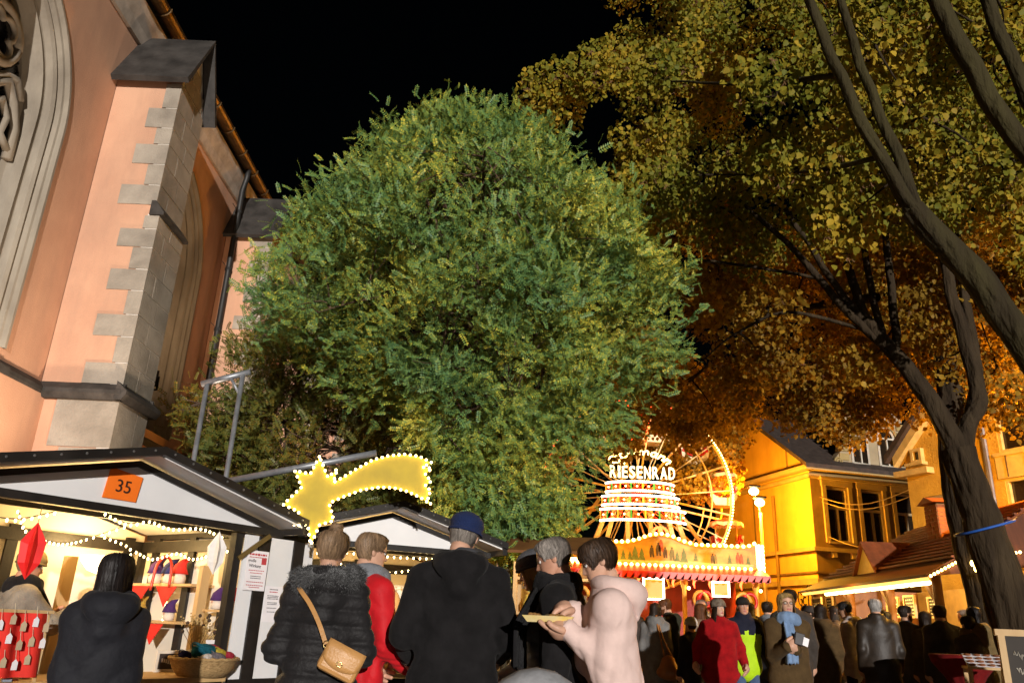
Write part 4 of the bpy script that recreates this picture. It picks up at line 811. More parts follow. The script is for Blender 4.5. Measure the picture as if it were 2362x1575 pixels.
# felt gnome hats and gnomes on the shelves
def gnome(p, hat, label, s=1.0):
    r = thing('felt_gnome', label, 'gnome', p); b = MB()
    b.lathe([(0.0, 0.0), (0.045 * s, 0.005), (0.05 * s, 0.04 * s), (0.042 * s, 0.075 * s), (0.0, 0.095 * s)], n=12); b.build('body', M('gnome_wool', (0.6, 0.52, 0.44), rough=0.9), r, smooth=True)
    b = MB(); b.tube([(0, 0, 0.07 * s), (0, 0, 0.12 * s), (0.02 * s, 0.01, 0.16 * s), (0.055 * s, 0.01, 0.18 * s)], [0.062 * s, 0.045 * s, 0.024 * s, 0.004], 10); b.build('hat', hat, r, smooth=True)
    b = MB(); b.ball((-0.03 * s, -0.035 * s, 0.062 * s), 0.012 * s, 8, 6); b.build('nose', M('gnome_nose', (0.6, 0.33, 0.22)), r, smooth=True)
PURP = M('purple_felt', (0.06, 0.02, 0.11), rough=0.85); BLUEF = M('blue_felt', (0.03, 0.035, 0.13), rough=0.85)
gnome(P1(1.2, 0.42, 1.39), PURP, 'small gnome with purple hat on the short shelf'); gnome(P1(1.2, 0.22, 1.39), RED, 'small gnome with red hat on the short shelf')
gnome(P1(1.2, 1.35, 1.592), PURP, 'gnome with dark purple hat on the upper bunting shelf', 1.25); gnome(P1(1.2, 1.15, 1.592), BLUEF, 'gnome with dark blue hat on the upper bunting shelf', 1.2); gnome(P1(1.2, 1.0, 1.592), RED, 'gnome with red hat on the upper bunting shelf', 1.2)
gnome(P1(1.2, 1.5, 1.282), M('mustard_felt', (0.4, 0.25, 0.04)), 'gnome with mustard hat on the lower bunting shelf', 1.1)
gnome(P1(1.2, 1.05, 1.282), PURP, 'gnome with purple hat on the lower bunting shelf', 1.0)
# hanging paper lanterns
def paper_star(label, p, h, w, mat, emit, segs=6):
    r = thing('paper_lantern', label, 'lantern', p); b = MB(); n = segs * 2; ring = []
    for i in range(n): a = 2 * math.pi * i / n; q = w * (1.0 if i % 2 == 0 else 0.62); ring.append((q * math.cos(a), q * math.sin(a), -0.36 * h - 0.05 * h * (i % 2)))
    ring2 = [(x * 0.85, y * 0.85, -0.72 * h) for x, y, z in ring]
    vs = [(0, 0, 0)] + ring + ring2 + [(0, 0, -h)]
    fs = [(0, 1 + i, 1 + (i + 1) % n) for i in range(n)] + [(1 + i, 1 + n + i, 1 + n + (i + 1) % n, 1 + (i + 1) % n) for i in range(n)] + [(1 + n + i, 1 + 2 * n, 1 + n + (i + 1) % n) for i in range(n)]
    b.add(vs, fs); b.build('shade', mat, r, fix=True)
    b = MB(); b.tube([(0, 0, 0), (0, 0, 0.10)], 0.003, 4); b.build('cord', WIREG, r)
paper_star('red folded paper lantern hanging in the hatch of stall 35', P1(-0.60, -0.02, 1.87), 0.36, 0.085, M('red_paper', (0.66, 0.012, 0.012), rough=0.55, emit=(0.9, 0.02, 0.01), est=0.12), 0)
paper_star('white folded paper star hanging at the right of the hatch', P1(0.80, 0.0, 1.97), 0.33, 0.075, M('white_star_paper', (0.74, 0.70, 0.66), rough=0.6), 0)
# candy striped arch
b = MB(); b.tube(bez([(0.88, 0.9, 1.52), (0.9, 0.9, 1.72), (0.97, 0.9, 1.80), (1.04, 0.9, 1.74), (1.05, 0.9, 1.55)], 6), 0.012, 8)
o = b.build('wire_hoop', M('red_gloss', (0.6, 0.05, 0.02), rough=0.3), smooth=True); o.location = (S1L[0], S1L[1], 0); o.rotation_euler = (0, 0, S1R); tag(o, 'bent red hoop standing behind the dark haired customer', 'hoop')
# goods on the counter
WICK = M('wicker', (0.5, 0.33, 0.15), rough=0.8, scale=40, col2=(0.33, 0.2, 0.08), bump=0.9, bscale=60, stretch=(1, 1, 2.4))
bk = thing('basket', 'shallow wicker basket full of coloured yarn on the stall counter', 'basket', P1(0.80, -0.06, 0.918))
b = MB(); b.lathe([(0.0, 0.0), (0.17, 0.0), (0.215, 0.05), (0.24, 0.11), (0.25, 0.125), (0.235, 0.12), (0.2, 0.05), (0.0, 0.02)], n=28); b.build('bowl', WICK, bk, smooth=True)
b = MB(); b.tube([(0.245 * math.cos(a), 0.245 * math.sin(a), 0.122 + 0.004 * math.sin(a * 24)) for a in [2 * math.pi * i / 64 for i in range(65)]], 0.012, 6); b.build('rim', WICK, bk, smooth=True)
YC = [(0.012, 0.10, 0.14), (0.30, 0.02, 0.05), (0.03, 0.03, 0.12), (0.55, 0.5, 0.45), (0.4, 0.3, 0.04), (0.14, 0.12, 0.13), (0.35, 0.03, 0.05), (0.05, 0.04, 0.16), (0.5, 0.45, 0.42), (0.02, 0.05, 0.12)]
rd = random.Random(5)
for i, (x, y, z, s, e) in enumerate(((-0.02, -0.02, 0.165, 0.085, 1.5), (0.12, 0.03, 0.17, 0.05, 1.4), (-0.17, 0.0, 0.14, 0.05, 1.2), (-0.1, 0.05, 0.145, 0.05, 1.3), (0.10, -0.05, 0.16, 0.042, 1.5), (0.03, -0.12, 0.135, 0.045, 1.4), (0.16, -0.05, 0.14, 0.045, 1.4), (0.2, 0.0, 0.13, 0.035, 1.2), (-0.08, -0.12, 0.13, 0.04, 1.3), (0.08, 0.14, 0.14, 0.05, 1.2))):
    b = MB(); b.ball((0, 0, 0), (s * e, s * 0.8, s * 0.72), 14, 9)
    for k in range(7):
        a0 = k * 0.45; b.tube([(s * e * 1.01 * math.cos(t) * math.cos(a0 * 0.4), s * 0.82 * math.sin(t), s * 0.74 * math.cos(t) * math.sin(a0 * 0.8 - 1.2)) for t in [2 * math.pi * q / 18 for q in range(19)]], s * 0.06, 4)
    o = b.build('yarn_ball', M('yarn_%d' % i, YC[i], rough=0.95, var=0.35, scale=60, bump=0.6, bscale=120, spec=0.1), smooth=True)
    c_ = ['teal', 'crimson', 'navy', 'cream', 'mustard', 'grey', 'dark red', 'violet', 'off white', 'dark blue'][i]
    o.location = P1(0.80 + x, -0.06 + y, 0.918 + z); o.rotation_euler = (0, rd.uniform(-.3, .3), S1R + rd.uniform(-.5, .5)); tag(o, '%s yarn ball lying in the wicker basket' % c_, 'yarn', 'yarn in the basket')
b = MB(); T = Matrix.Rotation(RAD(-18), 3, 'X'); b.box((0, 0, 0.12), (0.165, 0.004, 0.235), T=T); sc_ = b.build('card_sign', PAPER); sc_.location = P1(1.02, 0.1, 0.93); sc_.rotation_euler = (0, 0, S1R)
tag(sc_, 'white printed card with a green plant picture propped behind the basket', 'card')
for z, f in ((0.20, .6), (0.185, .5), (0.15, .7), (0.135, .6)):
    b = MB(); b.box((-0.01, -0.004 + (z - 0.12) * 0.32, z), (0.165 * f, 0.002, 0.008)); b.build('print_line', INKB, sc_)
b = MB(); b.ball((0.03, -0.012, 0.10), (0.022, 0.004, 0.04), 8, 6); b.ball((0.05, -0.006, 0.13), (0.03, 0.004, 0.018), 8, 6); b.ball((0.045, -0.02, 0.07), (0.015, 0.004, 0.02), 8, 6); b.build('plant_print', M('green_print', (0.15, 0.28, 0.06)), sc_)
fr_ = thing('framed_slate', 'small white framed slate sign with chalk lettering on the counter', 'sign', P1(0.86, 0.42, 0.918), S1R)
b = MB(); b.box((0, 0, 0.075), (0.24, 0.012, 0.12)); b.build('slate', M('slate_board', (0.05, 0.035, 0.03)), fr_)
b = MB()
for (x, z, sx, sz) in ((0, 0.143, 0.28, 0.022), (0, 0.008, 0.28, 0.022), (-0.13, 0.075, 0.02, 0.113), (0.13, 0.075, 0.02, 0.113)): b.box((x, -0.004, z), (sx, 0.024, sz))
b.build('frame', M('white_wood', (0.7, 0.62, 0.52)), fr_)
b = MB()
for k in range(10): b.box((-0.085 + k * 0.019, -0.008, 0.075 + 0.008 * math.cos(k * 0.7)), (0.012, 0.003, 0.028))
b.build('chalk_lettering', M('chalk', (0.5, 0.45, 0.4)), fr_)
vz = thing('dried_flowers', 'dried seed heads and twigs in a small jar on the stall counter', 'dried flowers', P1(1.02, 0.34, 0.918))
b = MB(); b.lathe([(0, 0), (0.04, 0), (0.045, 0.08), (0.03, 0.11), (0.033, 0.13)], n=14); b.build('jar', M('brown_jar', (0.25, 0.13, 0.06), rough=0.3), vz, smooth=True)
rd = random.Random(12)
for k in range(34):
    a = rd.uniform(0, 6.28); r = rd.uniform(0.02, 0.17); h = rd.uniform(0.2, 0.44)
    b = MB(); b.tube([(0, 0, 0.1), (r * 0.4 * math.cos(a), r * 0.4 * math.sin(a), h * 0.65), (r * math.cos(a), r * math.sin(a), h)], 0.0025, 4); st_ = b.build('stem', M('straw', (0.28, 0.18, 0.07), rough=0.8), vz)
    b = MB()
    if k % 3 == 0: b.ball((r * math.cos(a), r * math.sin(a), h), 0.015, 8, 6)
    else:
        for q in range(6): b.ball((r * math.cos(a) + rd.uniform(-.02, .02), r * math.sin(a) + rd.uniform(-.02, .02), h + rd.uniform(-.05, .02)), 0.007, 5, 4)
    b.build('seed_head', M('seed_brown', (0.045, 0.028, 0.018), rough=0.8) if k % 3 == 0 else M('seed_straw', (0.42, 0.3, 0.13), rough=0.9), st_)
ac = thing('advent_cloth', 'red advent calendar cloth hung with small wooden tags on the counter', 'advent calendar', P1(-0.62, -0.14, 0.9), S1R); ac.scale = (.8, 1, .92)
b = MB(); V = []
for i in range(15):
    for j in range(9): x = -0.2 + 0.4 * i / 14; z = 0.05 + 0.40 * j / 8; V.append((x, 0.025 * math.sin(x * 30 + j * 0.2) - 0.01 * j / 8, z))
b.add(V, [(i * 9 + j, (i + 1) * 9 + j, (i + 1) * 9 + j + 1, i * 9 + j + 1) for i in range(14) for j in range(8)]); b.build('cloth', RED, ac, smooth=True)
b = MB(); b.bar((-0.23, 0, 0.46), (0.23, 0, 0.46), 0.02, 0.02); b.bar((-0.21, 0.02, 0.0), (-0.21, 0.02, 0.46), 0.018, 0.018); b.bar((0.21, 0.02, 0.0), (0.21, 0.02, 0.46), 0.018, 0.018); b.build('rod', PINE, ac)
rd = random.Random(8)
for k in range(14):
    x = -0.17 + (k % 5) * 0.085; z = 0.36 - (k // 5) * 0.12 + rd.uniform(-0.03, 0.02)
    b = MB(); b.prism([(x - 0.02, -0.045, z), (x + 0.02, -0.045, z), (x + 0.02, -0.045, z + 0.045), (x, -0.045, z + 0.065), (x - 0.02, -0.045, z + 0.045)], (0, 0.006, 0)); tg = b.build('tag', M('birch_tag', (0.52, 0.4, 0.26)) if k % 3 else PAPER, ac, fix=True)
    b = MB(); b.tube([(x, -0.042, z + 0.06), (x, -0.02, z + 0.13)], 0.002, 4); b.build('string', M('twine', (0.5, 0.42, 0.3)), tg)
cr = thing('nativity_hut', 'small wooden nativity hut standing on the stall counter', 'ornament', P1(-0.12, 0.06, 0.918), S1R)
b = MB(); b.box((0, 0, 0.012), (0.16, 0.1, 0.02)); b.build('base', WICK, cr)
for sg in (-1, 1):
    b = MB(); b.bar((sg * 0.07, 0, 0.02), (0, 0, 0.15), 0.09, 0.012); b.build('roof_board', M('dark_carved_wood', (0.2, 0.1, 0.04)), cr)
b = MB(); b.tube([(0, 0, 0.02), (0, 0, 0.06), (0, 0, 0.075)], [0.018, 0.014, 0.006], 8); b.ball((0, 0, 0.085), 0.011, 8, 6); b.build('figure', PINE, cr, smooth=True)
rd = random.Random(31)
for k in range(14):     # small soaps, boxes and bags set out along the counter
    x = -0.95 + k * 0.115 + rd.uniform(-0.02, 0.02); y = rd.uniform(-0.1, 0.3); s = rd.uniform(0.03, 0.05); h = rd.uniform(0.03, 0.09)
    b = MB(); b.box((0, 0, h / 2), (s * 1.6, s * 1.1, h)); b.box((0, 0, h + 0.003), (s * 0.5, s * 1.12, 0.005))
    c = [(0.5, 0.45, 0.42), (0.45, 0.03, 0.09), (0.55, 0.42, 0.1), (0.2, 0.24, 0.3), (0.6, 0.56, 0.5)][k % 5]
    if 0.5 < x < 1.1: continue
    o = b.build('gift_box', M('gift_paper_%d' % (k % 5), c, rough=0.6), bevel=0.003); o.location = P1(x, y, 0.918); o.rotation_euler = (0, 0, S1R + rd.uniform(-.6, .6))
    tag(o, '%s wrapped gift box on the counter of stall 35' % ['pale grey', 'crimson', 'yellow', 'slate blue', 'cream'][k % 5], 'gift box', 'small goods on the counter')
for k in range(6):       # candle tins at the back shelf
    b = MB(); b.lathe([(0, 0), (0.035, 0), (0.035, 0.16), (0.03, 0.165), (0, 0.165)], n=12); o = b.build('candle', M('brass_tin' if k % 2 else 'wax_red', (0.4, 0.25, 0.08) if k % 2 else (0.4, 0.1, 0.05), rough=0.3, metal=0.6 if k % 2 else 0), smooth=True)
    o.location = P1(-0.6 + k * 0.12, 1.72, 1.312); tag(o, '%s pillar candle on the back shelf of stall 35' % ('brass' if k % 2 else 'red wax'), 'candle', 'candles on the back shelf')

# second stall
S2L = (-1.10, 7.76); S2R = RAD(26)
s2 = stall('market_stall', 'white gabled market stall between the comet sign and the dome shaped tree', S2L, S2R, 1.08, 2.06, 2.36, 0.34, 1.8, 0.92)
def P2(x, y, z): v = Matrix.Rotation(S2R, 3, 'Z') @ Vector((x, y, z)); return Vector((v.x + S2L[0], v.y + S2L[1], z))
light_string('warm light string drooping in the hatch of the stall behind the red jacket', [(-0.6, 0.3, 1.95), (-0.2, 0.5, 1.85), (0.2, 0.6, 1.83), (0.6, 0.5, 1.9)], 30, tofn=P2)
light_string('warm light string along the front rail behind the red jacket', [(-0.9, 0.1, 1.98), (0, 0.1, 1.95), (0.9, 0.1, 1.98)], 40, tofn=P2)
pl = thing('pendant_lamp', 'lit pendant lamp under the roof of the second white stall', 'lamp', P2(0.1, 0.9, 1.86))
b = MB(); b.lathe([(0.02, 0.06), (0.06, 0.03), (0.09, -0.03), (0.0, -0.03)], n=14); b.build('shade', glow('lit_shade', (1.0, 0.75, 0.4), 3.0), pl, smooth=True)
lampl('lamp_light', (0, -0.1, -0.12), 30, (1.0, 0.62, 0.2), 0.1, pl)
HATC = [(0.03, 0.16, 0.4), (0.45, 0.03, 0.03), (0.3, 0.26, 0.32), (0.5, 0.3, 0.06), (0.1, 0.3, 0.2), (0.55, 0.5, 0.45)]
for k in range(12):      # knitted hats laid out on the second counter
    b = MB(); b.lathe([(0.085, 0.0), (0.095, 0.02), (0.09, 0.05), (0.075, 0.09), (0.045, 0.12), (0.0, 0.13)], n=16); b.ball((0, 0, 0.145), 0.025, 8, 6)
    o = b.build('knitted_hat', M('knit_%d' % (k % 6), HATC[k % 6], rough=0.95, scale=50, bump=0.8, bscale=90, var=0.4), smooth=True)
    o.location = P2(-0.75 + (k % 6) * 0.25, 0.0 + 0.2 * (k // 6), 0.92 + 0.001 * k); tag(o, '%s knitted hat on the counter of the second white stall' % ['blue', 'red', 'lilac', 'orange', 'green', 'cream'][k % 6], 'hat', 'knitted hats on the counter')
for k in range(5):       # cushions hanging at the back
    b = MB(); b.ball((0, 0, 0), (0.13, 0.05, 0.16), 12, 8); o = b.build('hanging_bag', M('bag_cloth_%d' % k, [(0.5, 0.4, 0.25), (0.3, 0.05, 0.05), (0.55, 0.45, 0.3), (0.15, 0.18, 0.25), (0.5, 0.3, 0.12)][k], rough=0.9), smooth=True)
    o.location = P2(-0.6 + k * 0.3, 1.62, 1.55 - 0.1 * (k % 2)); o.rotation_euler = (0, 0, S2R); tag(o, '%s cloth bag hanging at the back of the second white stall' % ['beige', 'red', 'sand', 'slate', 'ochre'][k], 'bag', 'bags hanging in the stall')

# ------------------------------------------------------------------ comet star sign, steel frames
cs = thing('comet_sign', 'yellow shooting star board edged with light bulbs above the stalls', 'light sign', (-1.60, 6.75, 2.2), RAD(10)); cs.scale = (.88, 1, .92)
pts = []
S0 = (0.0, 0.06)
tips_ = [(95, .24, .11), (132, .235, .10), (175, .27, .11), (222, .24, .11), (268, .33, .11), (312, .24, .11), (352, .13, .12)]
star = []
tip_px = [((-0.02, 0.40), 1), ((-0.085, 0.235), 0), ((-0.235, 0.255), 1), ((-0.15, 0.11), 0), ((-0.30, -0.06), 1), ((-0.145, -0.115), 0), ((-0.175, -0.24), 1), ((-0.05, -0.225), 0), ((0.0, -0.40), 1), ((0.06, -0.22), 0), ((0.185, -0.175), 1), ((0.15, -0.08), 0), ((0.125, -0.02), 0)]
tail_lo = [(0.25, 0.045), (0.42, 0.12), (0.58, 0.155), (0.72, 0.16), (0.86, 0.135), (1.0, 0.085), (1.10, 0.03)]
tail_end = [(1.06, 0.10), (1.095, 0.155), (1.03, 0.20), (1.09, 0.25), (1.02, 0.305), (1.085, 0.37), (0.99, 0.375), (1.075, 0.425)]
tail_hi = [(0.95, 0.475), (0.80, 0.485), (0.65, 0.46), (0.50, 0.41), (0.36, 0.32), (0.22, 0.22), (0.14, 0.17)]
star_top = [((0.165, 0.30), 1), ((0.085, 0.215), 0)]
poly = [p for p, _ in tip_px] + tail_lo + tail_end + tail_hi + [p for p, _ in star_top]
b = MB(); b.prism([(x, 0, z + 0.1) for x, z in poly], (0, 0.02, 0))
bm_ = bmesh.new(); me = b.mesh('board', M('yellow_board', (0.42, 0.30, 0.008), rough=0.6, var=0.18, scale=4)); bm_.from_mesh(me); bmesh.ops.triangulate(bm_, faces=[f for f in bm_.faces if len(f.verts) > 4]); bmesh.ops.recalc_face_normals(bm_, faces=bm_.faces); bm_.to_mesh(me); bm_.free()
link(bpy.data.objects.new('board', me), cs)
k = 0; L = 0.0
P_ = [Vector((x, -0.018, z + 0.1)) for x, z in poly]; P_.append(P_[0]); acc = 0.0; step = 0.056
bm2 = MB(); bm2.ball((0, 0, 0), 0.0125, 8, 6); bme = bm2.mesh('bulb', BULBW); bme.polygons.foreach_set('use_smooth', [True] * len(bme.polygons))
for a, c in zip(P_[:-1], P_[1:]):
    d = (c - a).length; t = acc
    while t < d:
        o = bpy.data.objects.new('bulb', bme); link(o, cs); o.location = a.lerp(c, t / d); t += step
    acc = t - d
b = MB(); b.tube([(0.0, 0.035, -0.32), (0.0, 0.035, 0.3)], 0.018, 6); b.build('bracket', STEEL, cs)
lampl('bulb_light', (0.4, -0.35, 0.3), 0.7, (1.0, 0.62, 0.15), 0.3, cs)
gf = thing('scaffold_goalpost', 'galvanised steel pipe frame rising behind stall 35', 'scaffold', (-3.1, 8.3, 0))
for (x, z) in ((-3.31, 3.72), (-2.94, 3.84)):
    b = MB(); b.tube([(x + 3.1, 0, 0), (x + 3.1, 0, z)], 0.026, 10); b.build('upright', STEEL, gf, smooth=True)
b = MB(); b.tube([(-0.27, 0, 3.71), (0.24, 0, 3.87)], 0.034, 10); b.build('crossbar', STEEL, gf, smooth=True)
b = MB(); b.tube([(0.03, 0, 3.80), (0.15, 0, 3.62)], 0.016, 8); b.build('brace', STEEL, gf, smooth=True)
gb = thing('steel_pole', 'long grey steel pole slanting up behind the comet sign', 'pole', (-2.81, 8.0, 0))
b = MB(); b.tube([(0, 0, 2.62), (1.47, 0, 2.97)], 0.034, 12); b.build('boom', STEEL, gb, smooth=True)
b = MB(); b.tube([(0, 0, 0), (0, 0, 2.64)], 0.03, 10); b.build('post', STEEL, gb, smooth=True)
# ------------------------------------------------------------------ ferris wheel with its front show board
GOLD = M('gold_paint', (0.62, 0.34, 0.05), rough=0.45, var=0.15, scale=4)
REDP = M('red_fairground_paint', (0.55, 0.02, 0.012), rough=0.4, var=0.15)
GREENP = M('green_fairground_paint', (0.03, 0.28, 0.07), rough=0.4)
CREAMP = M('cream_fairground_paint', (0.62, 0.45, 0.2), rough=0.5)
GB = glow('show_bulb', (1.0, 0.66, 0.18), 14.0); GW_ = glow('white_show_bulb', (1.0, 0.86, 0.55), 12.0); GR_ = glow('red_show_bulb', (1.0, 0.07, 0.015), 9.0)
KX = 26.0 / 24.0
fw = thing('ferris_wheel', 'small lit ferris wheel with bulb lined show board and red canopy', 'ferris wheel', (4.47, 26.0, 0))
def W(x, z, y=0.0): return Vector((x * KX - 4.47, y, 1.35 + (z - 1.35) * KX))
def bulb_mesh(r, mat):
    b = MB(); b.ball((0, 0, 0), r, 8, 6); me = b.mesh('bulb', mat); me.polygons.foreach_set('use_smooth', [True] * len(me.polygons)); return me
BM1 = bulb_mesh(0.055, GB); BM2 = bulb_mesh(0.035, GW_); BM3 = bulb_mesh(0.03, GB); BMR = bulb_mesh(0.035, GR_)
def bulbs(parent, P, step, me):
    acc = 0.0
    for a, c in zip(P[:-1], P[1:]):
        d = (c - a).length; t = acc
        while t < d: o = bpy.data.objects.new('bulb', me); link(o, parent); o.location = a.lerp(c, t / d); t += step
        acc = t - d
# show board with painted winter scene
def scene_mat():
    m = M('painted_show_board', (0.50, 0.27, 0.035), rough=0.5, scale=1.6, col2=(0.26, 0.13, 0.015), stretch=(1, 1, 2.0), detail=6); return m
top = [(1.78, 3.98), (1.95, 3.88), (2.2, 3.84), (3.6, 3.84), (3.95, 3.92), (4.3, 4.06), (4.65, 4.12), (5.0, 4.06), (5.35, 3.92), (5.7, 3.84), (7.1, 3.84), (7.35, 3.88), (7.5, 3.98)]
SB = MB(); SB.prism([W(1.78, 3.22), W(7.5, 3.22)] + [W(x, z) for x, z in reversed(top)], (0, 0.08, 0)); sb = SB.build('show_board', scene_mat(), fw, fix=True)
b = MB(); b.tube([W(x, z, -0.05) for x, z in top], 0.05, 6); b.tube([W(1.78, 3.22, -0.05), W(7.5, 3.22, -0.05)], 0.05, 6); b.build('board_rim', GOLD, fw)
bulbs(fw, [W(x, z + 0.02, -0.11) for x, z in top], 0.19, BM1); bulbs(fw, [W(1.85, 3.22, -0.11), W(7.45, 3.22, -0.11)], 0.19, BM1)
DKP = [M('painted_figure_%d' % k, c, rough=0.6, var=0.4, scale=8) for k, c in enumerate(((0.07, 0.045, 0.02), (0.12, 0.10, 0.02), (0.35, 0.07, 0.02), (0.10, 0.13, 0.04), (0.5, 0.4, 0.15)))]
rd = random.Random(17)
def figure(x, z, h, k):      # painted figures and firs as thin cut-outs on the board
    b = MB(); w_ = h * 0.16
    if k == 3: b.prism([W(x - h * .3, z, -.012), W(x + h * .3, z, -.012), W(x + h * .14, z + h * .4, -.012), W(x + h * .2, z + h * .42, -.012), W(x, z + h, -.012), W(x - h * .2, z + h * .42, -.012), W(x - h * .14, z + h * .4, -.012)], (0, 0.01, 0))
    else:
        b.prism([W(x - w_, z, -.012), W(x - w_ * .2, z, -.012), W(x, z + h * .35, -.012), W(x + w_ * .4, z, -.012), W(x + w_ * 1.2, z, -.012), W(x + w_, z + h * .5, -.012), W(x + w_ * .8, z + h * .78, -.012), W(x - w_ * .8, z + h * .78, -.012), W(x - w_ * 1.3, z + h * .45, -.012)], (0, 0.01, 0))
        b.ball(W(x, z + h * .88, -.006), (h * .09, .008, h * .11), 8, 6)
    b.build('painted_figure', DKP[k], sb, fix=True)
for x, z, h, k in ((2.15, 3.42, 0.24, 0), (2.3, 3.36, 0.2, 2), (3.0, 3.42, 0.24, 0), (3.3, 3.4, 0.34, 1), (3.55, 3.36, 0.3, 3), (3.9, 3.36, 0.42, 3), (4.1, 3.36, 0.36, 3), (4.4, 3.45, 0.36, 0), (4.6, 3.5, 0.4, 0), (4.68, 3.62, 0.36, 2), (4.8, 3.45, 0.32, 0), (5.0, 3.38, 0.4, 1), (5.15, 3.36, 0.3, 3), (5.35, 3.34, 0.42, 3), (5.7, 3.4, 0.24, 3), (6.2, 3.34, 0.3, 0), (6.28, 3.34, 0.28, 1), (6.7, 3.36, 0.26, 3), (6.95, 3.38, 0.32, 2), (7.05, 3.36, 0.3, 2), (7.25, 3.36, 0.24, 3), (2.7, 3.36, 0.22, 3), (3.75, 3.36, 0.26, 3)): figure(x, z, h, k)
b = MB(); b.prism([W(1.9, 3.27, -.006), W(7.4, 3.27, -.006), W(7.4, 3.36, -.006), W(6.3, 3.34, -.006), W(5.4, 3.38, -.006), W(4.6, 3.36, -.006), W(3.4, 3.34, -.006), W(2.5, 3.38, -.006), W(1.9, 3.36, -.006)], (0, 0.006, 0)); b.build('painted_snow', DKP[4], sb, fix=True)
for x in (1.62, 1.70, 7.56, 7.64, 7.74):
    b = MB(); b.tube([W(x, 3.2, 0.15), W(x, 3.95, 0.15)], 0.035, 8); b.build('neon_bar', GW_ if x in (1.70, 7.64) else GB, fw, smooth=True)
bulbs(fw, [W(7.83, 3.2, 0.4), W(7.83, 3.95, 0.4)], 0.13, BM2); bulbs(fw, [W(1.52, 3.2, 0.3), W(1.52, 3.9, 0.3)], 0.13, BM2)
# crest
b = MB()
for k in range(9): a = math.pi * k / 8; b.ball(W(4.65 + 0.2 * math.cos(a), 4.18 + 0.14 * math.sin(a), -0.08), 0.05, 8, 6)
b.ball(W(4.65, 4.22, -0.1), 0.08, 8, 6); b.build('crest', GR_, fw, smooth=True)
# canopy: gold fascia, sloping red valance with scalloped edge
b = MB(); b.box(W(4.65, 3.04, 0.05), (6.5, 0.25, 0.24)); b.build('fascia', M('orange_fascia', (0.75, 0.36, 0.06), rough=0.5), fw)
b = MB(); b.prism([W(1.55, 3.16, -0.1), W(1.55, 3.2, -0.1), W(1.55, 3.0, -0.75), W(1.55, 2.96, -0.75)], (6.6, 0, 0)); b.build('awning', REDP, fw, fix=True)
b = MB(); n = 30; A = []; 
for i in range(n): 
    x0, x1 = 1.55 + 6.1 * i / n, 1.55 + 6.1 * (i + 1) / n
    b.prism([W(x0, 2.98, -0.76), W(x1, 2.98, -0.76), W(x1, 2.83, -0.76), W((x0 * 3 + x1) / 4, 2.80, -0.76), W((x0 + x1) / 2, 2.79, -0.76), W((x0 + x1 * 3) / 4, 2.80, -0.76), W(x0, 2.83, -0.76)][::-1], (0, 0.02, 0))
b.build('valance', REDP, fw, fix=True)
b = MB(); b.box(W(4.65, 3.02, 1.5), (6.4, 3.2, 0.06)); b.build('ceiling', CREAMP, fw)
# columns, back wall, balustrade, lit frames, scrolls
for x in (1.75, 3.2, 5.35, 7.45):
    b = MB(); b.lathe([(0.12, 0), (0.12, 0.25), (0.08, 0.3), (0.07, 2.7), (0.12, 2.85), (0.12, 3.0)], (W(x, 1, 0.1).x, 0.1, 0), 12); b.build('column', GOLD, fw, smooth=True)
    o = bpy.data.objects.new('bulb', BM1); link(o, fw); o.location = W(x + 0.1, 2.62, -0.05)
b = MB(); b.box(W(4.65, 1.2, 3.0) + Vector((0, 0, 0.3)), (6.4, 0.1, 3.4)); b.build('back_wall', M('dark_red_wall', (0.22, 0.02, 0.012), rough=0.6, var=0.4, scale=2), fw)
b = MB(); b.box(W(4.65, 1.0, 0.2) + Vector((0, 0, -0.5)), (6.3, 0.08, 0.9)); b.build('balustrade', CREAMP, fw)
for x, z, w_, h in ((4.40, 2.55, 0.62, 0.62), (6.35, 2.62, 0.50, 0.42)):
    b = MB(); c = W(x, z, -0.2); b.box(c, (w_ - 0.06, 0.04, h - 0.06)); so = b.build('lit_sign', glow('amber_sign', (1.0, 0.34, 0.02), 0.95), fw)
    b = MB(); t = 0.05
    for (dx, dz, sx, sz) in ((0, h / 2, w_ + t, t), (0, -h / 2, w_ + t, t), (-w_ / 2, 0, t, h - t), (w_ / 2, 0, t, h - t)): b.box(c + Vector((dx, -0.01, dz)), (sx, 0.06, sz))
    b.build('neon_frame', GW_, so)
for x, s in ((5.75, 1), (5.95, -1), (7.0, 1), (7.25, -1), (3.6, 1), (2.9, -1), (2.3, 1)):
    b = MB(); b.tube([W(x, 2.55) + Vector((s * 0.26 * (1 - t / 9) * math.cos(t), -0.05, -0.3 + 0.34 * (1 - t / 9) * math.sin(t))) for t in [i * 0.45 for i in range(14)]], [0.07 - 0.003 * i for i in range(14)], 7); b.build('scroll', GOLD if s > 0 else REDP, fw, smooth=True)
for x in (3.95, 4.95, 5.55, 6.0, 6.9, 2.6):
    b = MB(); b.tube([W(x, 2.88, -0.5), W(x - 0.05, 2.72, -0.5), W(x - 0.02, 2.6, -0.5)], [0.05, 0.035, 0.01], 6); b.build('garland_light', GR_, fw, smooth=True)
# tower legs
for x0, x1, z1 in ((2.75, 3.35, 5.4), (3.1, 3.5, 5.4), (5.5, 5.0, 5.4), (5.15, 4.85, 5.4), (3.75, 3.75, 5.3), (4.45, 4.45, 5.3)):
    b = MB(); b.bar(W(x0, 3.9, 0.4), W(x1, z1, 0.5), 0.14, 0.14); b.build('leg', CREAMP, fw)
for x0, x1 in ((2.0, 3.0), (6.3, 5.3)):
    b = MB(); b.bar(W(x0, 3.9, 1.4), W(x1, 5.3, 1.4), 0.12, 0.12); b.build('stay', GOLD, fw)
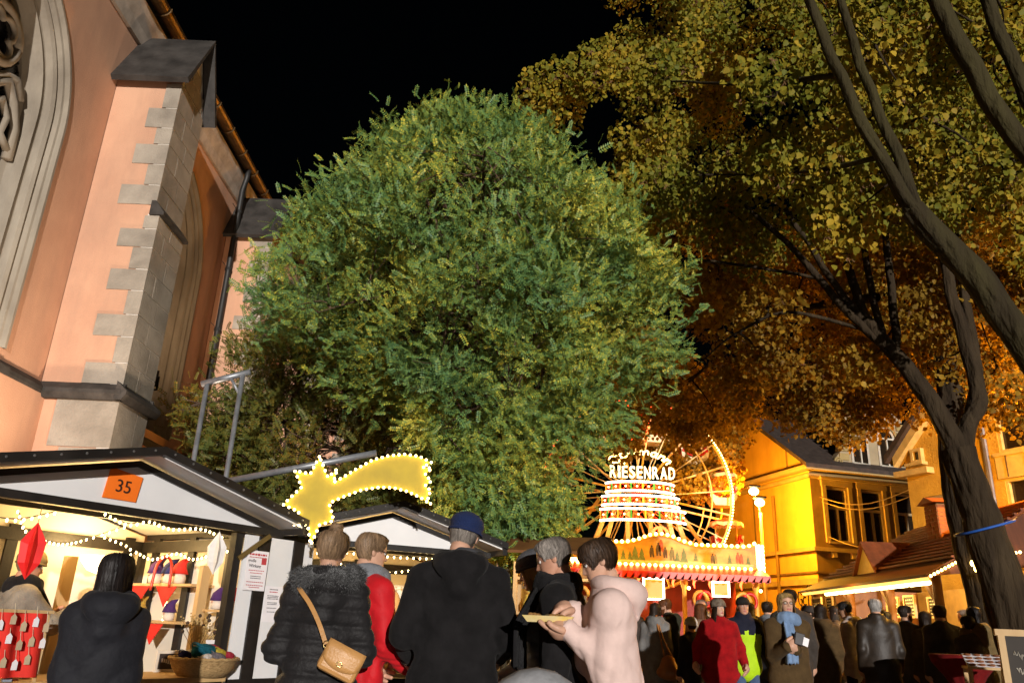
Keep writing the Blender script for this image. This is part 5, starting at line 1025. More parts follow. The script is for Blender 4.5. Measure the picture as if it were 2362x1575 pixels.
# three curved lattice galleries
def gallery(xc, hw, z0, z1):
    N = 24; arc = lambda t, z, k=0: W(xc + hw * math.sin((t - 0.5) * 2.6) / math.sin(1.3), z, 0.35 - 0.75 * math.cos((t - 0.5) * 2.6) - k)
    b = MB()
    for z in (z0, z1): b.tube([arc(i / N, z) for i in range(N + 1)], 0.03, 6)
    go_ = b.build('gallery', GOLD, fw)
    for z in (z0, z1): bulbs(go_, [arc(i / N, z, 0.05) for i in range(N + 1)], 0.062, BM2)
    P = 8
    for i in range(P):
        a, c = i / P, (i + 1) / P
        b = MB(); b.bar(arc(a, z0), arc(c, z1), 0.028, 0.028); b.bar(arc(a, z1), arc(c, z0), 0.028, 0.028); b.build('cross_brace', REDP, go_)
        b = MB(); b.bar(arc(a, z0), arc(a, z1), 0.045, 0.045); b.build('baluster', GREENP if i % 2 else GOLD, go_)
        o = bpy.data.objects.new('bulb', BM3); link(o, go_); o.location = arc((a + c) / 2, (z0 + z1) / 2, 0.04)
gallery(4.10, 1.04, 5.33, 5.60); gallery(4.11, 1.17, 4.93, 5.19); gallery(4.17, 1.28, 4.47, 4.80)
# lettering
x = 3.12; wd = {'R': .245, 'I': .125, 'E': .22, 'S': .235, 'N': .25, 'A': .255, 'D': .24}
GLET = glow('lit_letter', (1.0, 0.80, 0.42), 3.2)
for ch in 'RIESENRAD':
    me = text_mesh(ch, 0.50, 0.03, 0.006); me.materials.clear(); me.materials.append(GLET)
    xs = [v.co.x for v in me.vertices]; zs_ = [v.co.y for v in me.vertices]; cx, cz = (min(xs) + max(xs)) / 2, (min(zs_) + max(zs_)) / 2; sx = (wd[ch] - 0.055) * KX / (max(xs) - min(xs)); sz = 0.40 / (max(zs_) - min(zs_))
    for v in me.vertices: v.co.x = (v.co.x - cx) * sx; v.co.y = (v.co.y - cz) * sz
    o = bpy.data.objects.new('letter', me); link(o, fw); o.location = W(x + wd[ch] / 2, 5.93, -0.15); o.rotation_euler = (math.pi / 2, 0, 0); x += wd[ch]
# arched script name traced with bulbs
SCR = [[(-.02, .26), (-.12, .36), (-.24, .26), (-.26, .02), (-.14, -.1), (.0, .0), (.02, .2), (.04, .0), (.06, -.22), (-.04, -.36), (-.12, -.26)],
       [(.1, .0), (.22, .12), (.2, .24), (.11, .2), (.11, .04), (.22, -.06), (.34, .06)], [(.36, .24), (.36, .05), (.44, -.06), (.54, .06), (.55, .24), (.56, .0), (.62, -.04)],
       [(.66, .22), (.67, -.04), (.68, .14), (.76, .24), (.8, .1), (.8, -.04), (.82, .14), (.9, .24), (.94, .1), (.94, -.04)],
       [(1.18, .2), (1.08, .24), (1.02, .1), (1.08, -.04), (1.17, .04), (1.18, .22), (1.19, .0), (1.24, -.04)],
       [(1.28, .22), (1.29, -.04), (1.3, .14), (1.38, .24), (1.43, .1), (1.43, -.04)], [(1.50, .22), (1.51, -.04), (1.52, .14), (1.6, .24), (1.66, .14), (1.64, -.02), (1.72, -.04)]]
for s in SCR:
    P = []
    for p in bez([(x_, z_, 0) for x_, z_ in s], 5):
        t = (p.x - 0.73) / 1.0; a = t * 1.05; r = 0.95 + p.y * 0.72
        P.append(W(4.10 + r * math.sin(a) * 1.0, 5.86 + (r * math.cos(a)) * 0.66, -0.2))
    b = MB(); b.tube(P, 0.012, 4); so = b.build('script_letter', GOLD, fw); bulbs(so, P, 0.05, bulb_mesh(0.026, GB))
# the wheel itself
HUB = (4.13, 5.45); RR = 2.95; NG = 12
for yy in (0.9, 2.1):
    b = MB()
    for rr in (RR, RR * 0.8): b.tube([W(HUB[0] + rr * math.cos(a), HUB[1] + rr * math.sin(a), yy) for a in [2 * math.pi * i / 48 for i in range(49)]], 0.03, 5)
    b.build('rim', GOLD, fw)
    for k in range(NG):
        a = RAD(19 + 30 * k); b = MB(); b.bar(W(HUB[0], HUB[1], yy), W(HUB[0] + RR * math.cos(a), HUB[1] + RR * math.sin(a), yy), 0.06, 0.06); b.build('spoke', GOLD, fw)
        b = MB(); a2 = RAD(19 + 30 * k + 15); b.bar(W(HUB[0] + .4 * math.cos(a), HUB[1] + .4 * math.sin(a), yy), W(HUB[0] + RR * math.cos(a2), HUB[1] + RR * math.sin(a2), yy), 0.035, 0.035); b.build('spoke', CREAMP, fw)
b = MB(); b.tube([W(HUB[0], HUB[1], 0.6), W(HUB[0], HUB[1], 2.4)], 0.22, 14); b.build('hub', REDP, fw, smooth=True)
P = [W(HUB[0] + (RR + .05) * math.cos(a), HUB[1] + (RR + .05) * math.sin(a), 0.82) for a in [RAD(-50 + 2.5 * i) for i in range(40)]]
bulbs(fw, P, 0.10, BM3)
P = [W(HUB[0] + (RR + .05) * math.cos(a), HUB[1] + (RR + .05) * math.sin(a), 0.82) for a in [RAD(50 + 2.5 * i) for i in range(48)]]
bulbs(fw, P, 0.11, BMR)
for a in (80, 95): bulbs(fw, [W(HUB[0] + r * math.cos(RAD(a)), HUB[1] + r * math.sin(RAD(a)), 0.8) for r in (1.6, 2.9)], 0.12, BMR)
# gondolas: umbrella roof with scalloped cream edge, tub with bench backs
GW2 = M('gondola_cream', (0.62, 0.48, 0.26), rough=0.4)
um = MB(); n = 16
ring = [(0.58 * math.cos(2 * math.pi * i / n), 0.58 * math.sin(2 * math.pi * i / n), -0.18 - 0.03 * (i % 2)) for i in range(n)]
um.add([(0, 0, 0)] + ring, [(0, 1 + i, 1 + (i + 1) % n) for i in range(n)]); umm = um.mesh('umbrella', REDP)
sk = MB(); ring2 = [(x * 1.02, y * 1.02, z - 0.10 - 0.03 * (i % 2)) for i, (x, y, z) in enumerate(ring)]
sk.add(ring + ring2, [(i, n + i, n + (i + 1) % n, (i + 1) % n) for i in range(n)]); skm = sk.mesh('fringe', GW2)
po = MB(); 
for sg in (-1, 1): po.tube([(sg * 0.36, 0, -0.2), (sg * 0.36, 0, -0.95)], 0.022, 6)
pom = po.mesh('hanger', GOLD)
tb = MB(); prof2 = [(-0.5, -0.62), (-0.44, -0.62), (-0.36, -0.9), (-0.2, -1.02), (0.2, -1.02), (0.36, -0.9), (0.44, -0.62), (0.5, -0.62), (0.46, -1.0), (0.3, -1.28), (-0.3, -1.28), (-0.46, -1.0)]
tb.prism([(x, -0.36, z) for x, z in prof2], (0, 0.05, 0)); tb.prism([(x, 0.31, z) for x, z in prof2], (0, 0.05, 0)); tb.prism([(-0.46, -0.31, -1.0), (-0.3, -0.31, -1.28), (0.3, -0.31, -1.28), (0.46, -0.31, -1.0), (0.4, -0.31, -1.0), (0.27, -0.31, -1.22), (-0.27, -0.31, -1.22), (-0.4, -0.31, -1.0)], (0, 0.62, 0)); tbm = tb.mesh('tub', GW2)
se = MB(); 
for sg in (-1, 1): se.tube([(sg * 0.36, -0.37, -0.70), (sg * 0.28, -0.37, -0.92), (sg * 0.1, -0.37, -0.98)], 0.03, 5); se.ball((sg * 0.40, -0.37, -0.80), (0.06, 0.02, 0.06), 8, 6); se.box((sg * 0.42, 0, -0.78), (0.05, 0.6, 0.36))
sem = []
for sg in (-1, 1):
    se = MB(); se.tube([(sg * 0.36, -0.37, -0.70), (sg * 0.28, -0.37, -0.92), (sg * 0.1, -0.37, -0.98)], 0.03, 5); se.ball((sg * 0.40, -0.37, -0.80), (0.06, 0.02, 0.06), 8, 6); se.box((sg * 0.42, 0, -0.78), (0.05, 0.6, 0.36)); sem.append(se.mesh('seat', REDP))
for k in range(NG):
    a = RAD(-11 + 30 * k); c = W(HUB[0] + RR * math.cos(a), HUB[1] + RR * math.sin(a), 1.5)
    if HUB[1] + RR * math.sin(a) < 4.0: continue
    o = bpy.data.objects.new('gondola', umm); link(o, fw); o.location = c
    for nm, me in (('fringe', skm), ('hanger', pom), ('tub', tbm), ('seat', sem[0]), ('seat', sem[1])): q = bpy.data.objects.new(nm, me); link(q, o)
for (x, z, y, p) in ((3.0, 3.4, -1.4, 150), (6.2, 3.4, -1.4, 150), (4.2, 5.2, -1.2, 170), (4.6, 2.6, 1.2, 120), (6.3, 5.6, 0.2, 90), (4.2, 7.6, 0.0, 60)):
    lampl('show_light', W(x, z, y), p, (1.0, 0.5, 0.08), 0.25, fw)

# ------------------------------------------------------------------ wooden stall with tiled roof
WOOD = M('stained_stall_wood', (0.20, 0.085, 0.025), rough=0.6, scale=3, col2=(0.13, 0.05, 0.015), stretch=(1, 1, 0.3), bump=0.2)
RTILE = M('red_stall_roof_tile', (0.22, 0.06, 0.018), rough=0.7, var=0.3, scale=6, bump=0.3, bscale=30)
RTILE2 = M('brown_valance_board', (0.13, 0.036, 0.010), rough=0.65, scale=2, col2=(0.085, 0.024, 0.007), stretch=(1, 6, 1))
ws = thing('wooden_stall', 'wooden snack stall with red tiled roof, brick chimney and bright light strip', 'market stall', (7.2, 18.0, 0), RAD(-92))
# local x runs towards the viewer along the front, local y into the stall
LEN = 5.3
b = MB(); b.prism([(-0.2, -0.02, 2.60), (LEN + 0.2, -0.02, 2.60), (LEN - 0.1, 1.7, 3.65), (0.6, 1.7, 3.65)], (0, 0.02, 0.05)); b.build('roof', RTILE, ws, fix=True)
for k in range(13):      # courses of tiles standing proud of the roof slope
    t = k / 13.0; y = lerp(-0.04, 1.68, t); z = lerp(2.62, 3.66, t); b = MB(); x0 = lerp(-0.2, 0.6, t); x1 = lerp(LEN + 0.2, LEN - 0.1, t)
    b.box(((x0 + x1) / 2, y, z + 0.03), (x1 - x0, 0.05, 0.035)); b.build('tile_course', RTILE, ws)
b = MB(); b.prism([(-0.4, -0.55, 2.32), (LEN + 0.3, -0.55, 2.32), (LEN + 0.2, 0.0, 2.60), (-0.2, 0.0, 2.60)], (0, 0.01, 0.04)); b.build('canopy', RTILE2, ws, fix=True)
b = MB(); b.prism([(LEN + 0.3, -0.55, 2.32), (LEN + 0.2, 0, 2.6), (LEN - 0.1, 1.7, 3.65), (LEN + 0.15, 1.7, 2.6)], (0.04, 0, 0)); b.build('hip', RTILE2, ws, fix=True)
b = MB(); b.prism([(1.75, -0.08, 2.55), (2.75, -0.08, 2.55), (2.25, -0.08, 3.12)], (0, 0.04, 0)); b.build('dormer_gable', M('cream_gable_board', (0.62, 0.45, 0.16), rough=0.6), ws, fix=True)
for sg in (-1, 1):
    b = MB(); b.prism([(2.25 + sg * 0.56, -0.14, 2.53), (2.25, -0.14, 3.15), (2.25, -0.14, 3.20), (2.25 + sg * 0.62, -0.14, 2.53)], (0, 0.95, 0.0)); b.build('dormer_roof', RTILE, ws, fix=True)
ch = MB(); ch.box((3.3, 1.0, 3.32), (0.46, 0.40, 0.92)); cho = ch.build('chimney', M('pale_brick_joint', (0.35, 0.2, 0.07), rough=0.9), ws)
BR = M('stall_brick', (0.28, 0.09, 0.03), rough=0.85, var=0.3, scale=9); bmx = MB(); bmx.box((0, 0, 0), (0.145, 0.014, 0.062)); bm_b = bmx.mesh('brick', BR); bmy = MB(); bmy.box((0, 0, 0), (0.014, 0.185, 0.062)); bm_c = bmy.mesh('brick', BR)
for r_ in range(12):
    for c in range(3):
        o = bpy.data.objects.new('brick', bm_b); link(o, cho); o.location = (3.3 - 0.155 + 0.155 * c + (0.035 if r_ % 2 else -0.035) * (1 if c == 1 else 0), 0.797, 2.90 + 0.076 * r_)
    for c in range(2):
        o = bpy.data.objects.new('brick', bm_c); link(o, cho); o.location = (3.533, 0.9 + 0.2 * c, 2.90 + 0.076 * r_)
b = MB(); b.prism([(2.98, 0.7, 3.80), (3.62, 0.7, 3.80), (3.3, 0.7, 3.92)], (0, 0.6, 0)); b.build('chimney_cap', RTILE, ws, fix=True)
b = MB(); b.box((LEN / 2, 1.9, 1.2), (LEN, 0.06, 2.4)); b.build('back_wall', M('stall_back_board', (0.5, 0.33, 0.12), rough=0.7), ws)
b = MB(); b.box((0.0, 1.0, 1.2), (0.06, 1.8, 2.4)); b.build('side_wall', WOOD, ws); b = MB(); b.box((0.0 + LEN, 1.0, 0.5), (0.06, 1.8, 1.0)); b.build('side_wall', WOOD, ws)
b = MB(); b.box((LEN / 2, 0.05, 1.02), (LEN, 0.5, 0.06)); b.build('counter', WOOD, ws)
for k in range(18):
    b = MB(); b.box((0.15 + k * LEN / 18, -0.16, 0.5), (LEN / 18 - 0.012, 0.03, 1.0)); b.build('plank', WOOD, ws)
for x in (0.0, 1.8, 3.6, LEN):
    b = MB(); b.tube([(x, -0.25, 0), (x, -0.25, 2.42)], 0.075, 8); b.build('post', WOOD, ws, smooth=True)
    b = MB(); b.bar((x, -0.25, 1.9), (x - 0.4, -0.25, 2.36), 0.07, 0.07); b.build('brace', WOOD, ws)
TUBE = glow('fluorescent_tube', (1.0, 0.78, 0.36), 9.0)
for k in range(6):
    b = MB(); b.tube([(0.7 + k * 0.78, -0.34, 2.26), (1.35 + k * 0.78, -0.34, 2.26)], 0.035, 8); b.build('light_tube', TUBE, ws, smooth=True)
b = MB(); b.box((LEN / 2, -0.5, 2.29), (LEN + 0.5, 0.05, 0.05)); b.build('light_rail', glow('lit_rail', (1.0, 0.6, 0.12), 1.6), ws)
bulbs(ws, [Vector((LEN + 0.36, -0.5, 2.33)), Vector((LEN + 0.30, 0.0, 2.58)), Vector((LEN + 0.25, 1.0, 2.75))], 0.07, bulb_mesh(0.022, GB))
for k in range(3): lampl('tube_light', (1.1 + k * 1.6, -0.1, 2.1), 55, (1.0, 0.62, 0.16), 0.25, ws)
lampl('tube_light', (2.6, 0.9, 2.2), 60, (1.0, 0.62, 0.2), 0.25, ws)
lampl('tube_light', (LEN / 2, -0.75, 2.2), 45, (1.0, 0.55, 0.1), 0.3, ws)
# menu boards, pans and bottles
CHALK = M('chalk_white', (0.55, 0.5, 0.42)); SLB = M('menu_slate', (0.03, 0.022, 0.016), rough=0.7)
def menu(x, z, w_, h, y, nm, label, tilt=0):
    r = thing('menu_board', label, 'menu board', ws.matrix_world @ Vector((0, 0, 0)) if False else (Matrix.Translation((7.2, 18.0, 0)) @ Matrix.Rotation(RAD(-92), 4, 'Z')) @ Vector((x, y, z)), RAD(-92))
    b = MB(); b.box((0, 0, 0), (w_, 0.02, h)); b.build('slate', SLB, r)
    b = MB(); t = 0.035
    for (dx, dz, sx, sz) in ((0, h / 2, w_ + t, t), (0, -h / 2, w_ + t, t), (-w_ / 2, 0, t, h - t), (w_ / 2, 0, t, h - t)): b.box((dx, -0.01, dz), (sx, 0.04, sz))
    b.build('frame', PINE, r); rd_ = random.Random(nm)
    b = MB()
    for k in range(5):
        xx = -w_ * 0.38
        while xx < w_ * 0.3: l = rd_.uniform(0.03, 0.09); b.box((xx + l / 2, -0.0125, h * (0.32 - 0.16 * k)), (l, 0.003, h * 0.055)); xx += l + 0.03
    b.build('chalk_writing', CHALK, r)
menu(0.35, 1.88, 0.55, 0.62, -0.42, 1, 'large chalk menu board hanging at the far post of the wooden stall')
menu(1.1, 2.0, 0.34, 0.36, -0.42, 2, 'small square chalk board hanging from the wooden stall canopy')
menu(2.4, 1.98, 0.5, 0.34, 0.3, 3, 'wide menu board inside the wooden stall above the pans'); menu(3.1, 1.98, 0.4, 0.36, 0.3, 4, 'dark menu board hanging between the wooden stall posts')
menu(3.9, 1.95, 0.4, 0.32, 0.35, 5, 'pale framed menu board near the cook in the wooden stall')
# far right stall edge with bulbs
fs_ = thing('awning_stall', 'dark awning stall edge with bulbs behind the stout linden', 'market stall', (8.1, 11.3, 0), RAD(-100))
b = MB(); b.prism([(-0.9, -0.3, 2.35), (2.2, -0.3, 2.35), (2.2, 0.9, 2.9), (-0.9, 0.9, 2.9)], (0, 0.02, 0.05)); b.build('awning', M('dark_awning', (0.03, 0.025, 0.02)), fs_, fix=True)
b = MB(); b.box((0.6, 1.0, 1.2), (3.0, 0.05, 2.4)); b.build('back_wall', PINE, fs_)
b = MB(); b.box((0.6, 0.0, 0.5), (3.0, 0.5, 1.0)); b.build('counter', WOOD, fs_)
for x in (-0.85, 2.15):
    b = MB(); b.box((x, -0.25, 1.2), (0.07, 0.07, 2.4)); b.build('post', WOOD, fs_)
bulbs(fs_, [Vector((-0.9, -0.33, 2.33)), Vector((2.2, -0.33, 2.33))], 0.22, bulb_mesh(0.035, GB)); lampl('bulb_light', (0.6, 0.1, 2.1), 30, (1, 0.6, 0.15), 0.2, fs_)
light_string('warm bulbs looped around the leaning brown trunk', [(6.55, 11.3, 2.45), (6.62, 11.28, 2.32), (6.75, 11.27, 2.27), (6.86, 11.3, 2.15), (6.9, 11.3, 2.05)], 12, tofn=lambda x, y, z: Vector((x, y, z)), r=0.028, mat=GB)
# ------------------------------------------------------------------ people: smooth blended figures grown from a posed skeleton
def sdf_mesh(prims, vox, k=0.03, folds=None, seed=0):
    """surface of a smooth union of rounded cones; prims: (a, b, ra, rb, (sx, sy, sz))"""
    lo = np.full(3, 1e9); hi = -lo
    for a, b, ra, rb, s in prims:
        R = max(ra, rb) * np.array(s) + 0.05
        lo = np.minimum(lo, np.minimum(np.array(a), np.array(b)) - R); hi = np.maximum(hi, np.maximum(np.array(a), np.array(b)) + R)
    n = np.ceil((hi - lo) / vox).astype(int) + 2
    ax = [lo[i] + vox * np.arange(n[i]) for i in range(3)]
    D = np.full(tuple(n), 0.2)
    for a, b, ra, rb, s in prims:
        a = np.array(a, float); b = np.array(b, float); s = np.array(s, float); R = max(ra, rb) * s + 0.045 + k
        i0 = np.maximum(((np.minimum(a, b) - R - lo) / vox).astype(int), 0); i1 = np.minimum(((np.maximum(a, b) + R - lo) / vox).astype(int) + 2, n)
        sl = tuple(slice(i0[q], i1[q]) for q in range(3))
        X = (ax[0][sl[0]] / s[0])[:, None, None]; Y = (ax[1][sl[1]] / s[1])[None, :, None]; Z = (ax[2][sl[2]] / s[2])[None, None, :]
        A = a / s; B = b / s; d = B - A; L2 = float(d @ d) + 1e-12
        t = np.clip(((X - A[0]) * d[0] + (Y - A[1]) * d[1] + (Z - A[2]) * d[2]) / L2, 0, 1)
        v = (np.sqrt((X - A[0] - t * d[0]) ** 2 + (Y - A[1] - t * d[1]) ** 2 + (Z - A[2] - t * d[2]) ** 2) - (ra + t * (rb - ra))) * s.min()
        o = D[sl]; h = np.maximum(k - np.abs(o - v), 0) / k; D[sl] = np.minimum(o, v) - h * h * k * 0.25
    if folds:
        rr = np.random.default_rng(seed); X, Y, Z = np.meshgrid(*ax, indexing='ij', sparse=True); f = 0
        for q in range(7):
            w = rr.normal(0, 1, 3) * np.array([1.0, 1.0, 0.45]) * folds[1] * rr.uniform(0.5, 1.4); f = f + (np.abs(np.sin((X * w[0] + Y * w[1] + Z * w[2]) * 0.6 + rr.uniform(0, 6.3) + 1.6 * np.sin(X * w[1] * 0.5 - Z * w[0] * 0.7 + q))) ** 0.7 - 0.68) * (0.5 + 0.5 * np.sin(Z * 6.0 + q * 1.7 + X * 5.0))
        D = D - f * folds[0] * 1.05
        if len(folds) > 2 and folds[2]: D = D + folds[3] * (np.abs(np.cos(Z * math.pi / folds[2] + 0.35 * np.sin(X * 9) * 0.5)) ** 6)
    ins = D < 0; c = [D[i:n[0] - 1 + i, j:n[1] - 1 + j, l:n[2] - 1 + l] for i in (0, 1) for j in (0, 1) for l in (0, 1)]
    cs_ = [q < 0 for q in c]; cnt = sum(q.astype(np.int8) for q in cs_); act = (cnt > 0) & (cnt < 8); idx = np.argwhere(act)
    vals = [q[act] for q in c]; acc = np.zeros((len(idx), 3)); m = np.zeros(len(idx))
    for p in range(8):
        for bit in (4, 2, 1):
            if p & bit: continue
            q = p | bit; va, vb = vals[p], vals[q]; ch = (va < 0) != (vb < 0); t = np.where(ch, va / np.where(ch, va - vb, 1), 0)
            P0 = np.array([(p >> 2) & 1, (p >> 1) & 1, p & 1], float); dd = np.array([(bit >> 2) & 1, (bit >> 1) & 1, bit & 1], float)
            acc += np.where(ch[:, None], P0 + t[:, None] * dd, 0); m += ch
    V = lo + vox * (idx + acc / m[:, None]); ID = np.full(act.shape, -1); ID[act] = np.arange(len(idx)); Fs = []
    for axis in range(3):
        a = [slice(None)] * 3; b = [slice(None)] * 3; a[axis] = slice(0, -1); b[axis] = slice(1, None)
        s0, s1 = ins[tuple(a)], ins[tuple(b)]; E = np.argwhere(s0 != s1); o1, o2 = [q for q in range(3) if q != axis]
        E = E[(E[:, o1] > 0) & (E[:, o2] > 0) & (E[:, o1] < act.shape[o1]) & (E[:, o2] < act.shape[o2])]
        e1 = np.zeros(3, int); e1[o1] = 1; e2 = np.zeros(3, int); e2[o2] = 1
        q = [ID[tuple((E - e1 - e2).T)], ID[tuple((E - e2).T)], ID[tuple(E.T)], ID[tuple((E - e1).T)]]; Q = np.stack(q, 1)
        fl = s0[tuple(E.T)] if axis != 1 else ~s0[tuple(E.T)]
        Q[~fl] = Q[~fl][:, ::-1]; Fs.append(Q)
    Fc = np.concatenate(Fs); return V, Fc[(Fc >= 0).all(1)]

HT = np.array([(-.50, .08, .31, .10), (-.475, .15, .365, .04), (-.44, .20, .39, -.04), (-.38, .245, .395, -.14), (-.30, .268, .392, -.23), (-.22, .285, .39, -.30), (-.12, .302, .388, -.36), (-.02, .318, .38, -.41), (.08, .332, .38, -.44), (.18, .338, .385, -.455), (.28, .326, .365, -.44), (.36, .295, .315, -.405), (.43, .235, .235, -.33), (.475, .15, .13, -.22), (.495, .075, .04, -.12), (.50, .01, -.03, -.06)])
def hs(z, ph, e=0.0):
    """head surface point (in head heights) at height z and angle ph (0 = face), grown by e"""
    w = np.interp(z, HT[:, 0], HT[:, 1]) + e; f = np.interp(z, HT[:, 0], HT[:, 2]) + e; b = np.interp(z, HT[:, 0], HT[:, 3]) - e
    return w * math.sin(ph), (f + b) / 2 + (f - b) / 2 * math.cos(ph)
def head_mesh(mb, T, hh, fine, fem=False, jaw=1.0):
    """T: function local head point -> figure space. materials: 0 skin 1 lips 2 eye white 3 iris 4 brow"""
    nz, na = (46, 56) if fine else (26, 30); V = []; q = []
    for i in range(nz):
        z = -0.5 + i / (nz - 1)
        for j in range(na):
            ph = 2 * math.pi * j / na; 
            if ph > math.pi: ph -= 2 * math.pi
            ph = math.copysign((abs(ph) / math.pi) ** 1.25 * math.pi, ph)        # denser towards the face
            x, y = hs(z, ph)
            if z < -0.1: x *= lerp(1.0, jaw, min(1, (-0.1 - z) / 0.3))
            if abs(ph) < 1.9:
                g = lambda c, s: math.exp(-((z - c) / s) ** 2)
                gx = lambda c, s: math.exp(-((abs(x) - c) / s) ** 2)
                pr = np.interp(z, [-.19, -.155, -.13, -.06, .02, .07, .12], [0, .75, 1.0, .72, .38, .15, 0])
                y += (0.10 if fem else 0.115) * pr * math.exp(-(x / (0.045 + 0.02 * max(0, -z))) ** 2)
                y += 0.02 * g(-.145, .025) * gx(.055, .025)
                y += (0.012 if fem else 0.024) * g(.10, .035) * math.exp(-(x / .2) ** 2) - 0.035 * g(.025, .045) * gx(.135, .06)
                y += 0.026 * g(-.245, .022) * math.exp(-(x / .085) ** 2) + 0.028 * g(-.305, .025) * math.exp(-(x / .075) ** 2) - 0.012 * g(-.275, .01) * math.exp(-(x / .09) ** 2)
                y += 0.022 * g(-.43, .05) * math.exp(-(x / .1) ** 2) - 0.018 * g(-.36, .03) * math.exp(-(x / .1) ** 2) + 0.012 * g(-.1, .08) * gx(.2, .08)
            V.append(T(Vector((x, y, z)) * hh)); q.append((x, y, z, ph))
    o = len(mb.v); mb.v.extend([tuple(p) for p in V])
    for i in range(nz - 1):
        for j in range(na):
            k = (j + 1) % na; f = (o + i * na + j, o + i * na + k, o + (i + 1) * na + k, o + (i + 1) * na + j); c = [q[t - o] for t in f]
            x = sum(t[0] for t in c) / 4; z = sum(t[2] for t in c) / 4; ph = c[0][3]; mi = 0
            if abs(ph) < 1.3:
                if abs(x) < 0.10 * (1 - abs(z + .275) * 4) and -.325 < z < -.225: mi = 1
                elif 0.055 < abs(x) < 0.215 and abs(z - (.115 - abs(abs(x) - .13) * .12)) < 0.018: mi = 4
            mb.f.append(f); mb.m.append(mi)
    for s in (-1, 1):
        mb.ball(T(Vector((s * .135, .315, .022)) * hh), .05 * hh, 10, 8, mi=2); mb.ball(T(Vector((s * .132, .346, .018)) * hh), .026 * hh, 8, 6, mi=3)
        e = MB(); e.ball((0, 0, 0), (.035, .085, .125), 10, 8)
        R = Matrix.Rotation(s * 0.35, 3, 'Z')
        mb.add([T((R @ Vector(v) + Vector((s * .325, -.06, -.02))) * hh) for v in e.v], e.f, 0)
        lid = MB(); lid.tube([Vector((s * (.135 + .07 * math.cos(t)), .345 - .02 * abs(math.cos(t)), .03 + .03 * math.sin(t))) * hh for t in [math.pi * u / 6 for u in range(7)]], .011 * hh, 5); mb.add([T(Vector(v)) for v in lid.v], lid.f, 4 if fem else 0)
def hair_mesh(T, hh, style, th, fine, seed, ribbons=0, smin=0.0):
    rd = random.Random(seed); mb = MB(); na, ns = (64, 26) if fine else (32, 14)
    def low(ph):
        a = abs(ph) / math.pi
        if style == 'short': return np.interp(a, [0, .22, .30, .36, .42, .55, .65, 1], [.33, .30, .14, .0, .04, -.02, -.22, -.30])
        if style == 'bob': return np.interp(a, [0, .2, .28, .34, .5, 1], [.30, .22, -.05, -.48, -.55, -.52])
        if style == 'long': return np.interp(a, [0, .2, .28, .34, .5, 1], [.32, .24, -.1, -.75, -1.0, -1.05])
        if style == 'bun': return np.interp(a, [0, .22, .32, .4, .6, 1], [.34, .30, .05, .0, -.15, -.28])
        if style == 'pixie': return np.interp(a, [0, .18, .28, .34, .40, .5, .65, 1], [.16, .14, .08, -.12, -.1, .0, -.22, -.34])
        if style == 'bald': return np.interp(a, [0, .3, .38, .5, .65, 1], [.46, .42, .0, .0, -.2, -.28])
        return -.2
    def pt(ph, s, off=0.0):
        lz = low(ph); z = 0.5 + th - s * (0.5 + th - lz); zz = min(z, .5); e = th * min(1, 3.0 * (1 - s) + 0.45) if style not in ('bob', 'long') else th
        if z > .36: # round the crown
            k = (z - .36) / (.14 + th); r = math.sqrt(max(0, 1 - k * k)); x, y = hs(.36, ph, e); cy = -.05; x, y = x * r, cy + (y - cy) * r
        else:
            x, y = hs(max(zz, -.05 if style in ('bob', 'long') else zz), ph, e)
            if style in ('bob', 'long') and z < -.05: fl = 1 + .10 * min(1, (-.05 - z) / .4) - (.25 * max(0, -z - .5) if style == 'long' else .12 * max(0, -z - .3)); x *= fl; y = -.03 + (y + .03) * fl
        w = .012 * noise.noise(Vector((math.sin(ph) * 2.2, math.cos(ph) * 2.2, s * 2.5 + seed))) + .003 * math.sin(ph * 31 + 5 * s) + off; r = math.hypot(x, y + .03) + 1e-6
        return Vector((x * (1 + w / r), -.03 + (y + .03) * (1 + w / r), z + .006 * math.sin(ph * 23 + seed)))
    V = [T(pt(2 * math.pi * j / na - math.pi, i / ns) * hh) for i in range(ns + 1) for j in range(na)]
    mb.add(V, [(i * na + j, i * na + (j + 1) % na, (i + 1) * na + (j + 1) % na, (i + 1) * na + j) for i in range(ns) for j in range(na)])
    for r in range(ribbons):
        ph = rd.uniform(-math.pi, math.pi); s0 = rd.uniform(max(0.02, smin), max(.6, smin + .2)); s1 = min(1.06, s0 + rd.uniform(.3, .8)); o = rd.uniform(-.005, .028) + (rd.uniform(0, .04) if rd.random() < .12 else 0); P = []; dph = rd.gauss(0, .22); w = rd.uniform(.003, .009)
        for i in range(6):
            s = lerp(s0, s1, i / 5); a = ph + dph * i / 5; ww = w * (1 - .7 * i / 5); oo = o * (1 - i / 7) + .006 + (0.025 * (i / 5) ** 2 if rd.random() < .25 else 0)
            P += [T(pt(a - ww / .33, s, oo) * hh), T(pt(a + ww / .33, s, oo + .004) * hh)]
        mb.add(P, [(2 * i, 2 * i + 1, 2 * i + 3, 2 * i + 2) for i in range(5)])
    return mb
